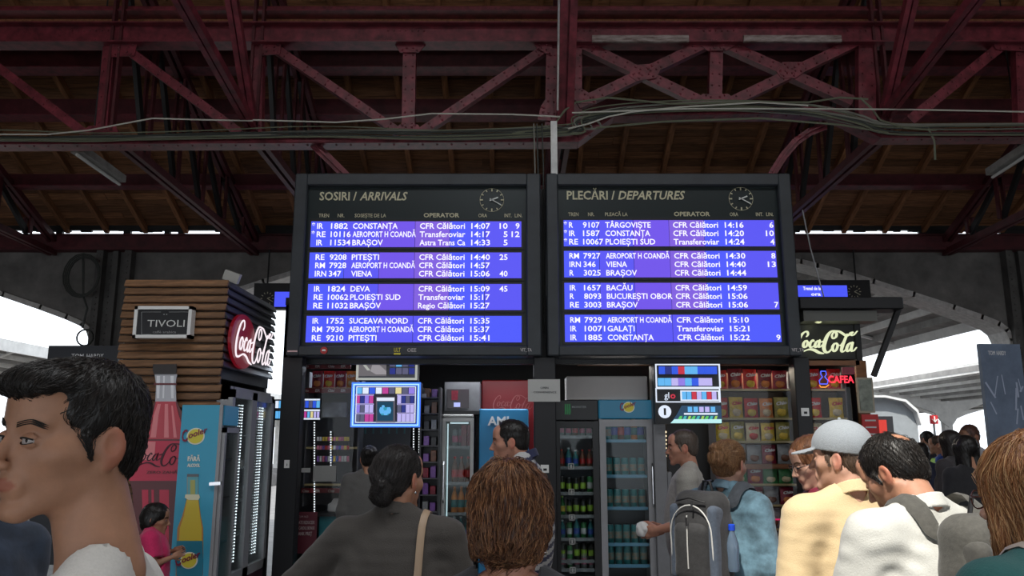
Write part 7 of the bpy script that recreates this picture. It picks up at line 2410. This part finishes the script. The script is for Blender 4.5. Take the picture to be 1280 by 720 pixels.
# 12 child
x, y = at_px(200, 6.05)
f = Figure('small child in pink T-shirt beside the turquoise fridge panel', x, y, 1.20, R_(-70), sk_tan, head_yaw=R_(-6), head_pitch=R_(8), fem=True, res=.009, headscale=.90, width=1.0, girth=1.15,
           arms={'L': ((-.22, .04, 1.20), (-.13, .22, 1.25)), 'R': ((.22, .04, 1.16), (.13, .22, 1.22))})
f.shirt(fab('pink_tee', (.62, .02, .12)), .75, .84, .075, .03, .004, .016, name='t_shirt', seed=5)
f.trousers(m_trous); f.eyes((.02, .015, .01)); f.hair('fullback', H_black, .006, 1200, .04, thick=.0009, seed=3)
q = MB(m_c['yellow'])
for k in range(3):
    q.ball((-.05 + .05 * k, .105, .78 + .02 * (k % 2)), (.022, .006, .028), 8, 5)
f.attach(q, 'shirt_print')

# 13 far left person partly in frame
x, y = at_px(-40, 2.3)
f = Figure('person in dark denim jacket cut off by the left edge', x, y, 1.66, R_(70), sk_warm, fem=True, res=.012, width=1.25, girth=1.2, arms={'L': ((-.27, .03, 1.15), (-.15, .22, 1.22)), 'R': ((.27, .03, 1.1), (.2, .2, 1.1))})
f.shirt(fab('navy_denim', (.03, .045, .075), .4, 14), .98, .80, .062, .03, .006, .014, name='jacket', seed=4)
f.trousers(m_denim_dk); f.hair('long', H_black, .007, 800, .1, thick=.001, flow='down', seed=5, lo=(-.14, -.18, -.42), hi=(.14, .12, .155))

# far people by the platforms
def far(label, px, Y, top, hd, hairk, hm, cloth, sk=sk_warm, fem=False, sleeve=1.8, vest=None, res=.016, **kw):
    x, y = at_px(px, Y)
    g = Figure(label, x, y, top, R_(hd), sk, fem=fem, res=res, head_pitch=R_(kw.get('pitch', 4)), width=kw.get('width', 1.0), girth=kw.get('girth', 1.0))
    g.shirt(cloth, sleeve, kw.get('hem', .84), .066, kw.get('loose', .02), .006, .014, name='jacket')
    if vest:
        def Fv(q):
            d = g.torso(q, .030, .03)
            return np.maximum(np.maximum(d, q[2] - 1.46 * g.s), .98 * g.s - q[2])
        g.part('vest', Fv, np.array([-.28, -.25, .95]) * g.s, np.array([.28, .25, 1.5]) * g.s, .016, vest)
    g.trousers(m_trous)
    g.hair(hairk, hm, .007, 500, .1 if hairk == 'long' else .04, thick=.001, flow='down' if hairk == 'long' else 'crown', seed=int(px) % 17, **({'lo': (-.14, -.18, -.42), 'hi': (.14, .12, .155)} if hairk == 'long' else {}))
    return g
m_blk = fab('far_black', (.012, .012, .015))
far('woman with very long black hair in loose black coat near the poster', 1208, 6.9, 1.69, 12, 'long', H_black, m_blk, fem=True, width=1.15, girth=1.15, hem=.5, loose=.02)
far('woman with long dark brown hair left of the black coat woman', 1190, 7.8, 1.75, 30, 'long', H_dark, fab('far_charcoal', (.05, .045, .05)), fem=True, width=1.1)
far('young man with brown hair in white shirt beside the blue grey poster', 1216, 8.6, 1.82, 105, 'short', [hmat('midbrown', (.09, .04, .03))], fab('far_white', (.5, .5, .55)), sk=sk_brown, pitch=22)
far('person in yellow hi-vis vest over blue on the platform', 1174, 10.8, 1.72, 60, 'short', [hmat('greybrown')], fab('far_blue', (.03, .08, .35)), vest=M('hi_vis', (.45, .75, .10), .6, emit=0))
far('dark haired person in plum jacket among the platform crowd', 1184, 12.4, 1.78, 120, 'short', H_black, fab('far_plum', (.10, .03, .06)))
far('person in dark coat under the red platform sign', 1161, 12.0, 1.80, 20, 'short', H_black, fab('far_dark', (.03, .03, .045)))
far('person in navy striped jacket left in the platform crowd', 1152, 10.2, 1.62, -30, 'fullback', H_dark, fab('far_navy', (.03, .035, .07)), fem=True)
far('dark haired man in front of the red train door', 1127, 12.5, 1.73, 80, 'short', H_black, fab('far_steel', (.10, .11, .13)))
far('person in grey jacket far behind the hi-vis vest', 1196, 15.0, 1.75, 160, 'short', H_black, fab('far_steel'))
